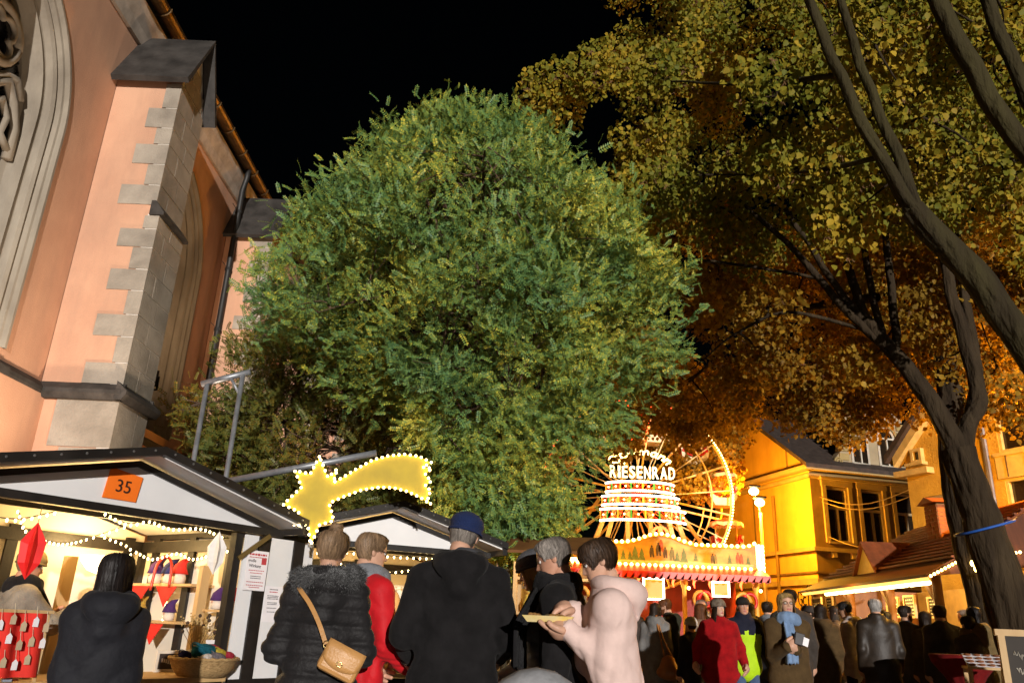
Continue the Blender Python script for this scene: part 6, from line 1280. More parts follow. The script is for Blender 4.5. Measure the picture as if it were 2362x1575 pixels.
def hand(mb, wrist, fdir, palm, size, side, curl, mi=0, thumb=0.6, spread=0.07):
    """palm plus five bent fingers; fdir: finger direction, palm: normal the palm faces"""
    f = Vector(fdir).normalized(); p = Vector(palm); p = (p - f * p.dot(f)).normalized(); s = f.cross(p) * side; w = Vector(wrist); S = size
    V, Fc = sdf_mesh([(w, w + f * .03 * S / .1, .026 * S / .1, .03 * S / .1, (1, 1, 1))] + [(w + f * (.015 * S / .1) + s * q * S * .22, w + f * S * .50 + s * q * S * .27, S * .13, S * .12, (1, 1, 1)) for q in (-1, -.35, .35, 1)], .006 * S / .1, .02)
    mb.add(V, Fc, mi)
    for i, (q, L) in enumerate(((-1.0, .40), (-.34, .47), (.34, .44), (1.0, .34))):
        P = [w + f * S * .46 + s * q * S * .27]; a = curl[i] if isinstance(curl, (list, tuple)) else curl; ang = a * .35; d0 = f
        for seg, l in enumerate((.42, .33, .25)):
            ang += a * (.5, .75, .55)[seg]; dv = (f * math.cos(ang) + p * math.sin(ang)) + s * q * spread; P.append(P[-1] + dv.normalized() * L * l * S * 1.08)
        mb.tube(bez(P, 3), [S * .10 * (1 - .035 * t) for t in range(10)], 8, mi); mb.ball(P[-1], S * .070, 8, 6, mi)
    b0 = w + f * S * .13 - s * S * .26; d1 = (f * .75 - s * .8 + p * .35 * thumb).normalized(); d2 = (f * 1.0 - s * .25 + p * .6 * thumb).normalized()
    P = [b0, b0 + d1 * S * .2, b0 + d1 * S * .2 + d2 * S * .17, b0 + d1 * S * .2 + (d2 + p * .3 * thumb).normalized() * S * .31]
    mb.tube(bez(P, 3), [S * .125 * (1 - .035 * t) for t in range(10)], 8, mi); mb.ball(P[-1], S * .082, 8, 6, mi)
def ik(a, t, l1, l2, pole):
    a = Vector(a); t = Vector(t); d = t - a; L = min(d.length, (l1 + l2) * .995); d.normalize(); t = a + d * L
    c = (l1 * l1 + L * L - l2 * l2) / (2 * L); h = math.sqrt(max(0, l1 * l1 - c * c)); p = Vector(pole); p = (p - d * p.dot(d)).normalized(); return a + d * c + p * h, t
SKIN = [M('skin_fair', (0.55, 0.31, 0.21), rough=0.5, var=0.12, scale=18, spec=0.35), M('skin_ruddy', (0.50, 0.25, 0.16), rough=0.5, var=0.15, scale=18, spec=0.35), M('skin_warm', (0.42, 0.23, 0.14), rough=0.5, var=0.12, scale=18)]
LIPM = M('lips', (0.38, 0.12, 0.10), rough=0.4); EYEW = M('eye_white', (0.6, 0.56, 0.52), rough=0.25); IRISM = M('iris_brown', (0.03, 0.02, 0.015), rough=0.15)
def cloth(name, c, rough=0.8, var=0.25, sc=9, bump=0.28, bs=20, sheen=0.03, spec=0.15, c2=None): return M(name, c, rough=rough, var=var, scale=sc, bump=bump, bscale=bs, sheen=sheen, spec=spec, col2=c2, bdist=0.03 if bs < 100 else 0.012)
def hairm(name, c): return M(name, c, rough=0.5, var=0.4, scale=30, stretch=(1, 1, 0.25), spec=0.22, island=0.4)
HAIR = dict(black=hairm('hair_black', (0.016, 0.012, 0.011)), brown=hairm('hair_brown', (0.05, 0.028, 0.016)), dark=hairm('hair_dark_brown', (0.028, 0.016, 0.010)), grey=hairm('hair_grey', (0.22, 0.19, 0.165)), white=hairm('hair_white', (0.48, 0.45, 0.42)), blond=hairm('hair_blond', (0.42, 0.27, 0.10)), ash=hairm('hair_ash_blond', (0.20, 0.125, 0.07)), auburn=hairm('hair_auburn', (0.14, 0.05, 0.018)))
NP = [0]
def person(label, loc, rz, H, coat, hem, legs, hair=('short', 'brown'), fem=False, lean=0, yaw=0, pitch=0, tilt=0, skin=0, LH=None, RH=None, lod=1, hat=None, scarf=None, hood=0, fold=(0.006, 14), wid=1.0, flare=0.0,
           matfn=None, collar=0.0, glasses=False, lhand=None, rhand=None, gloves=None, beard=False, group=None, cuff=0.0, extra=None, blend=.035, hoodring=None, fur=None, hair2=None, thick=1.0, pole=None, stance=0.0, sleeve=1.0, nohair=False):
    NP[0] += 1; seed = NP[0]; root = thing('person', label, 'person', loc, rz, group); vox = {0: .0105, 1: .019, 2: .025}[lod]; fine = lod == 0
    cl = math.cos(RAD(lean)); sl = math.sin(RAD(lean)); hip = Vector((0, 0, .515 * H)); D = Vector((0, sl, cl))
    S = hip + D * .300 * H; sw = (.092 if fem else .104) * H * wid; N = S + D * .035 * H; hh = (.128 if H > 1.55 else .14) * H
    hc = N + Vector((0, sl * .06 * H + .012 * H, .092 * H * (cl * .5 + .5)))
    RM = (Matrix.Rotation(RAD(yaw), 3, 'Z') @ Matrix.Rotation(RAD(pitch), 3, 'X') @ Matrix.Rotation(RAD(tilt), 3, 'Y')); pv = hc + Vector((0, -.06 * hh, -.3 * hh))
    T = lambda p: pv + RM @ (p - Vector((0, -.06, -.3)) * hh)
    l1, l2 = .172 * H, .150 * H; shs = {}; hands = {}
    for sgn, tg_ in ((-1, LH), (1, RH)):
        a = S + Vector((sgn * sw, 0, -.012 * H)); t = Vector(tg_) if tg_ is not None else a + Vector((sgn * .035, .06 + sl * .1, -(l1 + l2) * .97))
        e, t = ik(a, t, l1, l2, pole or (sgn * .38, -1.0, -.45)); shs[sgn] = (a, e, t)
    R1 = (1, 1, 1); th = .010 * thick
    P = []
    for sgn in (-1, 1):
        a, e, t = shs[sgn]; te = e.lerp(t, sleeve)
        P += [(N + Vector((0, -.006 * H, -.004 * H)), a + Vector((0, 0, .004 * H)), .034 * H + th, .033 * H + th, R1), (a, e, .034 * H + th, .030 * H + th, R1), (e, te, .031 * H + th, .024 * H + th + cuff, R1)]
    ch = hip + D * .225 * H; wa = hip + D * .11 * H; fs = (1.10 * wid, .74, 1)
    P += [(S + Vector((-sw * .8, 0, -.018 * H)), S + Vector((sw * .8, 0, -.018 * H)), .036 * H + th, .036 * H + th, (1, 1.1, 1)), (S + Vector((0, -.008 * H, .0)), N, .05 * H + th, .036 * H + th, (1.2, 1, 1)),
          (ch, wa, .098 * H + th, .087 * H + th, fs), (wa, hip + Vector((0, -.008 * H, 0)), .087 * H + th, .096 * H + th, fs)]
    zh = hem * H
    if zh < hip.z - .02: P += [(hip + Vector((0, -.008 * H, 0)), Vector((0, -.004 * H, zh + .05)), .096 * H + th, (.094 + flare) * H + th, fs)]
    if hood:
        hb = N + Vector((0, -.055 * H, -.01 * H)); P += [(hb + Vector((-.05 * H, .03 * H, .022 * H)), hb + Vector((0, -.015 * H, 0)), .033 * H, .040 * H, R1), (hb + Vector((.05 * H, .03 * H, .022 * H)), hb + Vector((0, -.015 * H, 0)), .033 * H, .040 * H, R1), (hb + Vector((0, -.018 * H, 0)), hb + Vector((0, -.028 * H, -.05 * H - .04 * hood * H)), .045 * H, .022 * H, (1.5, .8, 1))]
    if collar: P += [(N + Vector((x, y, 0)), N + Vector((x * 1.05, y * 1.05, collar * H)), .022 * H, .016 * H, R1) for x, y in [(.042 * H * math.cos(a), .042 * H * math.sin(a) - .004 * H) for a in [2 * math.pi * i / 10 for i in range(10)]]]
    V, Fc = sdf_mesh(P, vox, blend, fold, seed); mats = coat if isinstance(coat, (list, tuple)) else [coat]
    mi = None
    if matfn: ctr = V[Fc].mean(1); mi = np.array([matfn(c[0] / H, c[1] / H, c[2] / H) for c in ctr])
    np_mesh('coat', V, Fc, mats, root, True, mi)
    # legs and shoes
    P = []
    for sgn in (-1, 1):
        x = sgn * .050 * H; st = stance * sgn * .05 * H; P += [(Vector((x, 0, .50 * H)), Vector((x * 1.15, .012 * H + st, .285 * H)), .049 * H, .041 * H, R1), (Vector((x * 1.15, .012 * H + st, .285 * H)), Vector((x * 1.25, -.01 * H + st, .045 * H)), .043 * H, .034 * H, R1)]
    V, Fc = sdf_mesh(P, max(vox, .016), .03, (.005, 18), seed + 5); np_mesh('trousers', V, Fc, legs, root, True)
    for sgn in (-1, 1):
        x = sgn * .0625 * H; st = stance * sgn * .05 * H; V, Fc = sdf_mesh([(Vector((x, -.02 * H + st, .022 * H)), Vector((x * 1.1, .085 * H + st, .016 * H)), .026 * H, .021 * H, R1), (Vector((x, -.018 * H + st, .03 * H)), Vector((x, -.015 * H + st, .06 * H)), .026 * H, .028 * H, R1)], .014, .02); V[:, 2] = np.maximum(V[:, 2], 0.0); np_mesh('shoe', V, Fc, M('dark_shoe_leather', (0.025, 0.02, 0.018), rough=0.45), root, True)
    # body: head, neck, slim torso and limbs, hands
    mb = MB(); nk = T(Vector((0, -.10, -.36)) * hh); P = [(nk, N + Vector((0, -.004 * H, -.02 * H)), .030 * H if fem else .034 * H, .036 * H, R1), (N - D * .02 * H, hip, .05 * H, .06 * H, (1.3, .8, 1))]
    for sgn in (-1, 1):
        a, e, t = shs[sgn]; P += [(S, a, .03 * H, .03 * H, R1), (a, e, .028 * H, .024 * H, R1), (e, t, .024 * H, .017 * H, R1), (Vector((sgn * .05 * H, 0, .5 * H)), Vector((sgn * .06 * H, .01 * H, .285 * H)), .045 * H, .03 * H, R1), (Vector((sgn * .06 * H, .01 * H, .285 * H)), Vector((sgn * .0625 * H, 0, .05 * H)), .03 * H, .02 * H, R1)]
    V, Fc = sdf_mesh(P, .016 if lod < 2 else .024, .025); mb.add(V, Fc, 0)
    head_mesh(mb, T, hh, fine, fem, .93 if fem else 1.0)
    for sgn, hd in ((-1, lhand), (1, rhand)):
        a, e, t = shs[sgn]; d = (t - e).normalized(); hd = hd or {}
        hand(mb, t - d * .005, hd.get('f', d + Vector((0, .1, -.1))), hd.get('p', (-sgn, 0.15, 0)), .098 * H, hd.get('side', -sgn), hd.get('curl', .55), 5 if gloves else 0, hd.get('thumb', .6), hd.get('spread', .07))
    mb.build('body', [SKIN[skin], LIPM, EYEW, IRISM, HAIR[hair[1]], gloves or SKIN[skin]], root, smooth=True)
    rib = {0: 2600, 1: 420, 2: 120}[lod]
    if not nohair: hair_mesh(T, hh, hair[0], (.02 if hat else .04) if hair[0] in ('short', 'bald', 'bun') else .05, fine, seed, rib, .55 if hat else 0).build('hair', HAIR[hair[1]], root, smooth=True)
    if hair[0] == 'bun':
        b = MB(); c = Vector((.02, -.30, .50)) * hh
        b.ball(T(c), .17 * hh, 14, 10)
        for q in range(16): a0 = q * .9; b.tube([T(c + Vector((.17 * math.cos(t) * math.cos(a0 * .3), .17 * math.sin(t), .16 * math.cos(t + a0) * math.sin(a0 * .3 + .4))) * hh) for t in [2 * math.pi * u / 14 for u in range(15)]], .022 * hh, 5)
        b.build('hair_bun', HAIR[hair[1]], root, smooth=True)
    if beard:
        b = MB(); na = 20; V = []
        for i in range(8):
            for j in range(na + 1): ph = -1.75 + 3.5 * j / na; z = lerp(-.53, -.15 if abs(ph) > .75 else -.20 - .12 * (1 if abs(ph) < .3 else 0), i / 7); x, y = hs(max(z, -.5), ph, .025 + .01 * math.sin(j * 5 + i * 3)); V.append(T(Vector((x, y, z)) * hh))
        b.add(V, [(i * (na + 1) + j, i * (na + 1) + j + 1, (i + 1) * (na + 1) + j + 1, (i + 1) * (na + 1) + j) for i in range(7) for j in range(na)]); b.build('beard', HAIR[hair[1]], root, smooth=True)
    if hat:
        kind, hm = hat[0], hat[1]; b = MB(); na, ns = 40, 12; e0 = .095 if hair[0] in ('bob', 'long') else .075; lz = {'beanie': .10, 'cap': .20, 'beret': .14}[kind]; V = []
        for i in range(ns + 1):
            s = i / ns
            for j in range(na):
                ph = 2 * math.pi * j / na; bk = -.12 * (1 - math.cos(ph)) / 2; z = lerp(.62, lz + bk, s); zz = min(z, .36)
                k = max(0, (z - .30) / .32); r = math.sqrt(max(0, 1 - k * k)); puff = (.07 * math.sin(min(1, s * 1.3) * math.pi) if kind == 'beret' else .03 * math.sin(s * math.pi)) + .006 * math.sin(ph * 40) * (kind != 'cap')
                x, y = hs(zz, ph, e0 + puff); V.append(T(Vector((x * r, -.05 + (y + .05) * r, z)) * hh))
        b.add(V, [(i * na + j, i * na + (j + 1) % na, (i + 1) * na + (j + 1) % na, (i + 1) * na + j) for i in range(ns) for j in range(na)]); ho = b.build('hat', hm, root, smooth=True)
        b = MB(); b.tube([T(Vector((*hs(.13 + (-.12 * (1 - math.cos(a)) / 2), a, e0 + .012), lz + .03 + (-.12 * (1 - math.cos(a)) / 2))) * hh) for a in [2 * math.pi * i / 32 for i in range(33)]], .038 * hh, 6); b.build('hat_band', hat[2] if len(hat) > 2 else hm, ho, smooth=True)
        if kind == 'cap':
            b = MB(); V = []
            for j in range(13): a = -1.0 + 2.0 * j / 12; x, y = hs(.2, a, e0); V += [T(Vector((x, y, .20)) * hh), T(Vector((x * 1.12, y + .24 * math.cos(a * 1.1), .13)) * hh), T(Vector((x * 1.12, y + .24 * math.cos(a * 1.1), .115)) * hh), T(Vector((x, y, .175)) * hh)]
            b.add(V, [(4 * j + q, 4 * j + 4 + q, 4 * j + 4 + (q + 1) % 4, 4 * j + (q + 1) % 4) for j in range(12) for q in range(4)]); b.build('visor', hm, ho, smooth=True)
    if scarf:
        sm_, ends = scarf; c = N + Vector((0, .010 * H, -.006 * H)); rr = .054 * H; P = []; nn_ = 12
        for i in range(nn_):
            a0, a1 = 2 * math.pi * i / nn_, 2 * math.pi * (i + 1) / nn_
            for dz, r_ in ((0, .027), (.024, .022)): P.append((c + Vector((rr * math.cos(a0), rr * math.sin(a0), dz * H + .008 * H * math.sin(2 * a0 + seed))), c + Vector((rr * math.cos(a1), rr * math.sin(a1), dz * H + .008 * H * math.sin(2 * a1 + seed))), r_ * H, r_ * H, R1))
        fy = .105 * H + .03 * (thick - 1)
        for (x0, x1, zl) in ends:
            b = MB(); V = []
            for i_ in range(19):
                t_ = i_ / 18; cz_ = c + Vector((lerp(x0 * .8, x1, t_) * H, lerp(rr + .012 * H, fy + .012 * H, min(1, t_ * 2.2)), -zl * H * t_))
                for j_ in range(9): u_ = j_ / 8 - .5; V.append(cz_ + Vector((u_ * .062 * H * (1 + .18 * t_), .009 * H * math.cos(u_ * 15 + t_ * 2) - .02 * H * u_ * u_ * 4 * .5, .006 * H * math.sin(j_ * 2.4) * t_)))
            b.add(V, [(i_ * 9 + j_, i_ * 9 + j_ + 1, (i_ + 1) * 9 + j_ + 1, (i_ + 1) * 9 + j_) for i_ in range(18) for j_ in range(8)]); so_ = b.build('scarf_end', sm_, root, smooth=True); so_.modifiers.new('solid', 'SOLIDIFY').thickness = .008
        V, Fc = sdf_mesh(P, vox * .9, .018, (.006, 24), seed + 3); np_mesh('scarf', V, Fc, sm_, root, True)
    if hoodring:
        P = []; c = N + Vector((0, -.018 * H, .012 * H))
        for i in range(14):
            a0, a1 = 2 * math.pi * i / 14, 2 * math.pi * (i + 1) / 14
            g_ = lambda a: c + Vector((.058 * H * math.cos(a), .056 * H * math.sin(a) - .004 * H, .016 * H * math.sin(a) - .006 * H + .0015 * H * math.sin(2 * a + 1)))
            P.append((g_(a0), g_(a1), (.022 - .007 * math.sin(a0)) * H, (.022 - .007 * math.sin(a1)) * H, R1))
        P += [(c + Vector((0, -.060 * H, -.028 * H)), c + Vector((0, -.064 * H, -.085 * H)), .036 * H, .016 * H, (1.5, .62, 1))]
        V, Fc = sdf_mesh(P, vox, .05, (.002, 30), seed + 4); np_mesh('hood', V, Fc, hoodring, root, True)
    if lod == 0:
        for sgn in (-1, 1):
            a, e, t = shs[sgn]; te = e.lerp(t, sleeve); d = (t - e).normalized(); b = MB(); rr_ = .0245 * H + th + cuff
            b.tube([te + d * z_ for z_ in (.006, .014, .026, .034)], [rr_ * .98, rr_ * 1.03, rr_ * 1.0, rr_ * .86], 16, cap=False); b.build('cuff', mats[0], root, smooth=True)
    if fur:
        c = N + Vector((0, -.01 * H, .0)); P = []
        for i in range(10):
            a0, a1 = RAD(120 + 30 * i), RAD(150 + 30 * i); f_ = lambda a: c + Vector((.082 * H * math.cos(a), .07 * H * math.sin(a), .012 * H - .018 * H * abs(math.sin(a / 2))))
            P.append((f_(a0), f_(a1), .034 * H, .034 * H, R1))
        V, Fc = sdf_mesh(P, vox, .02, (.004, 40), seed + 9); fo = np_mesh('fur_collar', V, Fc, fur, root, True); rr_ = random.Random(seed); b = MB()
        for q in range(5200):
            p = Vector(V[rr_.randrange(len(V))]); i_ = min(P, key=lambda w_: (w_[0] - p).length); d = (p - i_[0]).normalized() + Vector((rr_.gauss(0, .5), rr_.gauss(0, .5), rr_.gauss(-.2, .5))); d.normalize(); s_ = d.cross(Vector((rr_.gauss(0, 1), rr_.gauss(0, 1), rr_.gauss(0, 1)))).normalized() * .0022
            e_ = p + d * rr_.uniform(.018, .034) + Vector((0, 0, -.006)); b.add([p - s_, p + s_, e_], [(0, 1, 2)])
        tag(b.build('fur', fur, fo), kind='stuff')
    if glasses:
        b = MB()
        for s in (-1, 1):
            b.tube([T(Vector((s * .14 + .085 * math.cos(t), .385 - .03 * abs(math.cos(t) * 0.5 + s * .5), .02 + .065 * math.sin(t))) * hh) for t in [2 * math.pi * i / 16 for i in range(17)]], .011 * hh, 5)
            b.tube([T(Vector((s * .225, .36, .04)) * hh), T(Vector((s * .335, .2, .045)) * hh), T(Vector((s * .345, -.05, .04)) * hh)], .010 * hh, 5)
        b.tube([T(Vector((-.055, .40, .03)) * hh), T(Vector((.055, .40, .03)) * hh)], .010 * hh, 5); b.build('glasses', M('glasses_frame', (0.02, 0.018, 0.02), rough=0.25), root, smooth=True)
    return root, dict(T=T, hh=hh, hands=shs, N=N, S=S, hip=hip, D=D)
def wpt(root, p): return Matrix.Translation(root.location) @ root.rotation_euler.to_matrix().to_4x4() @ Vector(p)
GZ = 0.15
bpy.data.objects['ground'].location.z = GZ
BLK = cloth('black_quilted_nylon', (0.016, 0.0145, 0.015), rough=0.62, bump=0.25, bs=50, spec=0.22)
WOOLB = cloth('black_wool', (0.011, 0.010, 0.0105), rough=0.95, bump=0.35, bs=18, var=0.35)
NAVY = cloth('dark_navy_softshell', (0.016, 0.016, 0.020), rough=0.7)
DENIM = cloth('blue_denim', (0.07, 0.11, 0.20), c2=(0.045, 0.075, 0.15)); DENIMD = cloth('dark_denim', (0.025, 0.03, 0.05)); BLKT = cloth('black_trousers', (0.015, 0.014, 0.015)); BEIGE = cloth('beige_trousers', (0.30, 0.23, 0.16)); BRNT = cloth('brown_trousers', (0.10, 0.06, 0.035))
REDJ = cloth('red_nylon', (0.52, 0.012, 0.018), rough=0.6, bump=0.15, var=0.12)
PINK = cloth('pale_pink_fleece', (0.68, 0.50, 0.45), rough=0.9, var=0.10, bump=0.16, bs=18)
GREYW = cloth('mid_grey_wool', (0.16, 0.155, 0.15), rough=0.9); GREYK = cloth('grey_marl_knit', (0.20, 0.21, 0.23), rough=0.95, bump=0.8, bs=120)
# -- near group at the stalls
r1, i1 = person('child in dark hooded jacket facing stall 35, long black bob from behind', (-1.87, 4.0, GZ), RAD(28), 1.44, NAVY, .30, BLKT, ('bob', 'black'), True, lod=0, hood=.5, fold=(.009, 17), wid=.98, pitch=-8, thick=1.1, LH=(-.13, .2, .84), RH=(.13, .2, .84), pole=(0, -1, -.6), hoodring=NAVY)
r2, i2 = person('woman in black quilted coat with fur hood edge seen from behind', (-.93, 4.4, GZ), RAD(8), 1.645, BLK, .24, BLKT, ('bun', 'ash'), True, lod=0, hood=1.5, fold=(.007, 18, .078, .012), wid=1.0, flare=.012, pitch=-6, tilt=4, fur=cloth('black_fur', (0.012, 0.010, 0.010), rough=1.0, bump=1.0, bs=300, sheen=0.4), thick=1.7, LH=(-.15, .24, 1.08), RH=(.15, .24, 1.08))
r3, i3 = person('boy in red jacket and grey knit scarf looking aside through glasses', (-.83, 5.0, GZ), RAD(-48), 1.70, REDJ, .36, DENIMD, ('short', 'ash'), False, lod=0, glasses=True, scarf=(GREYK, []), fold=(.009, 16), yaw=-12, pitch=-8, thick=1.3, LH=(-.2, .25, .95), RH=(.2, .25, .95))
r4, i4 = person('tall man in long black coat and blue knit cap seen from behind', (-.24, 4.6, GZ), RAD(4), 1.785, WOOLB, .22, BLKT, ('short', 'grey'), False, lod=0, hood=.35, hoodring=WOOLB, fold=(.009, 14), wid=1.1, flare=.012, hat=('beret', cloth('navy_knit', (0.012, 0.022, 0.075), bump=0.8, bs=150)), scarf=(cloth('dark_grey_scarf', (0.05, 0.05, 0.055), rough=0.95), []), pitch=-14, tilt=10, yaw=-8, thick=1.6, LH=(-.25, .24, 1.03), RH=(.25, .22, 1.05))
r5, i5 = person('grey haired man in black coat and thick black scarf, head bowed to the left', (.36, 4.45, GZ), RAD(78), 1.665, WOOLB, .28, BLKT, ('short', 'grey'), False, lod=0, lean=4, pitch=-20, skin=1, scarf=(cloth('black_fringed_scarf', (0.014, 0.013, 0.014), rough=1.0, bump=0.9, bs=140), [(.04, .05, .30), (-.05, -.04, .24)]), wid=1.1, flare=.015, thick=1.7, fold=(.009, 15))
GLV = cloth('dark_glove', (0.02, 0.022, 0.026))
r6, i6 = person('woman in grey padded jacket and beanie reaching left with a dark glove', (.30, 5.0, GZ), RAD(80), 1.64, cloth('grey_padded_nylon', (0.22, 0.23, 0.26), rough=0.6), .36, BLKT, ('long', 'blond'), True, lod=0, lean=6, hat=('beanie', cloth('grey_beanie', (0.10, 0.10, 0.11), bump=0.9, bs=120)), gloves=GLV, fold=(.005, 15, .07, .008), LH=(-.16, .46, 1.02), RH=(.18, .30, .9), pitch=-22, thick=1.5, lhand=dict(f=(0, .9, -.35), p=(.3, 0, -1), curl=.35))
r7, i7 = person('woman in pale pink hooded fleece eating from a paper tray', (.575, 4.12, GZ), RAD(84), 1.635, PINK, .40, BLKT, ('pixie', 'brown'), True, lod=0, lean=4, pitch=-24, hood=0, blend=.06, fold=(.006, 24), hoodring=PINK, wid=.96, thick=1.0, LH=(-.115, .235, 1.195), RH=(.05, .215, 1.29), pole=(0.1, -.45, -1.0),
                lhand=dict(f=(0.15, 1, .08), p=(0, -.15, 1), side=1, curl=.28, thumb=.5, spread=.05), rhand=dict(f=(-.25, .85, .1), p=(-.1, .1, -1), side=-1, curl=[.6, 1.0, 1.25, 1.4], thumb=.9))
b = MB(); b.tube(bez([(-.165, .045, .80), (-.172, .03, .76), (-.170, .02, .715)], 4), .0035, 6); b.build('pocket_zip', M('dark_zip', (0.06, 0.03, 0.028), rough=0.4), r7)
# food tray, fork, crossbody bags
tr_ = thing('paper_tray', 'yellow paper tray of food held by the woman in pink', 'food tray', wpt(r7, (-.07, .335, 1.228)), RAD(84))
b = MB(); b.prism([(-.055, -.10, .0), (.055, -.10, 0), (.07, -.125, .028), (-.07, -.125, .028)], (0, .0, 0)); b = MB()
a_, c_ = [(-.05, -.10, 0), (.05, -.10, 0), (.05, .10, 0), (-.05, .10, 0)], [(-.068, -.125, .03), (.068, -.125, .03), (.068, .125, .03), (-.068, .125, .03)]
d_2 = [(x * .95, y * .96, z) for x, y, z in c_]; e_2 = [(x, y, .004) for x, y, z in a_]
b.add(a_ + c_ + d_2 + e_2, [(3, 2, 1, 0)] + [(i, (i + 1) % 4, 4 + (i + 1) % 4, 4 + i) for i in range(4)] + [(4 + i, 4 + (i + 1) % 4, 8 + (i + 1) % 4, 8 + i) for i in range(4)] + [(8 + i, 8 + (i + 1) % 4, 12 + (i + 1) % 4, 12 + i) for i in range(4)] + [(12, 13, 14, 15)]); b.build('tray', M('yellow_card', (0.75, 0.50, 0.04), rough=0.5, col2=(0.7, 0.62, 0.4), scale=5), tr_)
rd = random.Random(2); 
for k in range(16):
    b = MB(); x, y = rd.uniform(-.045, .045), rd.uniform(-.09, .09); b.ball((x, y, .022 + rd.uniform(0, .012)), (rd.uniform(.012, .02), rd.uniform(.01, .02), .011), 8, 6, T=Matrix.Rotation(rd.uniform(0, 3), 3, 'Z')); b.build('morsel', M('fried_morsel', (0.33, 0.17, 0.05), rough=0.6, var=0.5, scale=40) if k % 4 else M('dark_morsel', (0.10, 0.07, 0.03)), tr_, smooth=True)
fk = thing('food_pick', 'small green plastic fork in the hand of the woman in pink', 'fork', wpt(r7, (.015, .285, 1.235)), RAD(84))
b = MB(); b.tube([(0, 0, 0.01), (0.005, -.012, .075)], .004, 6); b.box((0, 0, .004), (.012, .003, .02)); b.build('handle', M('green_plastic', (0.05, 0.5, 0.06), rough=0.3), fk)
b = MB(); b.ball((0, .0, -.008), (.012, .012, .018), 8, 6); b.build('bite', M('fried_bite', (0.45, 0.25, 0.05)), fk, smooth=True)
TAN = M('tan_leather', (0.50, 0.255, 0.085), rough=0.42, var=0.15, scale=6, bump=0.15, bscale=90, spec=0.4); BRASS = M('brass', (0.5, 0.36, 0.14), rough=0.25, metal=1.0)
bg = thing('shoulder_bag', 'tan leather crossbody bag with brass clasp on the black quilted coat', 'bag', (-.765, 4.14, 1.16), RAD(8))
T30 = Matrix.Rotation(RAD(24), 3, 'Y')
b = MB(); b.box((0, 0, 0), (.20, .07, .145), T=T30); b.build('pouch', TAN, bg, bevel=.022)
b = MB(); n = 10; P = [T30 @ Vector((x, -.041 + .012 * (abs(x) / .1) ** 2, z)) for z, w_ in ((.075, .097), (.03, .099), (-.01, .092), (-.028, .07)) for x in [w_ * (-1 + 2 * i / n) for i in range(n + 1)]]
for i in range(n + 1): P[3 * (n + 1) + i] = P[3 * (n + 1) + i] + T30 @ Vector((0, 0, -.014 * (1 - ((i - n / 2) / (n / 2)) ** 2)))
b.add(P, [(q * (n + 1) + i, q * (n + 1) + i + 1, (q + 1) * (n + 1) + i + 1, (q + 1) * (n + 1) + i) for q in range(3) for i in range(n)]); fo_ = b.build('flap', TAN, bg, smooth=True)
sd = fo_.modifiers.new('solid', 'SOLIDIFY'); sd.thickness = .006
b = MB(); b.tube([T30 @ Vector((.014 * math.cos(t), -.05, -.012 + .011 * math.sin(t))) for t in [2 * math.pi * i / 14 for i in range(15)]], .0035, 6); b.build('clasp', BRASS, bg, smooth=True)
st_w = [Vector((-.85, 4.15, 1.235)), Vector((-.90, 4.17, 1.33)), Vector((-.965, 4.205, 1.42)), Vector((-1.04, 4.26, 1.495)), Vector((-1.07, 4.36, 1.535)), Vector((-1.07, 4.45, 1.52))]
b = MB(); inv = (Matrix.Translation(bg.location) @ Matrix.Rotation(RAD(8), 4, 'Z')).inverted(); pp = [inv @ p for p in bez(st_w, 6)]
for p_, q_ in zip(pp[:-1], pp[1:]): b.bar(p_, q_ + (q_ - p_) * .06, .022, .005, up=(0, 1, 0))
b.build('strap', TAN, bg)
b = MB(); b.tube([inv @ Vector((-.85 + .012 * math.cos(t), 4.148, 1.235 + .016 * math.sin(t))) for t in [2 * math.pi * i / 12 for i in range(13)]], .003, 6); b.build('ring', BRASS, bg, smooth=True)
# tote under the arm of the woman in the black coat
# vendor inside stall 35
v0 = P1(-.30, .62, GZ)
rv, iv = person('stallholder in grey wool coat, khaki cap and black scarf behind the red lantern', v0, RAD(-40), 1.57, cloth('oat_grey_wool', (0.26, 0.225, 0.18), rough=0.95, var=0.35, bump=0.7, bs=120), .35, BLKT, ('short', 'ash'), True, lod=0, skin=1, hat=('beanie', cloth('khaki_cap', (0.20, 0.14, 0.06))), scarf=(cloth('stallholder_black_scarf', (0.012, 0.011, 0.012), rough=1.0), [(.03, .02, .2)]), pitch=-12, LH=(-.12, .30, 1.12), RH=(.06, .40, 1.20), cuff=.004, thick=1.5, rhand=dict(f=(.1, 1, .15), p=(-1, 0, -.2), curl=.4), sleeve=.9)
# -- pushchair hood peeking in at the bottom
ps = thing('pushchair', 'grey pushchair hood with white lining beside the woman in pink', 'pushchair', (.13, 3.05, GZ), RAD(10))
b = MB(); V = []
for i in range(11):
    t = math.pi * i / 10
    for j in range(9): u = RAD(-10 + 100 * j / 8); V.append((.20 * math.cos(t), -.16 * math.cos(u) * (0.3 + .7 * math.sin(t)), .84 + .215 * math.sin(t) * math.sin(u + .35) + .006 * (j % 2)))
b.add(V, [(i * 9 + j, (i + 1) * 9 + j, (i + 1) * 9 + j + 1, i * 9 + j + 1) for i in range(10) for j in range(8)]); ho_ = b.build('hood', cloth('pushchair_grey', (0.30, 0.30, 0.31)), ps, smooth=True); ho_.modifiers.new('solid', 'SOLIDIFY').thickness = .012
b = MB(); b.tube([(.15 * math.cos(t), -.13, .84 + .16 * math.sin(t)) for t in [math.pi * i / 14 for i in range(15)]], .022, 8); b.build('lining', cloth('white_lining', (0.7, 0.7, 0.7)), ps, smooth=True)
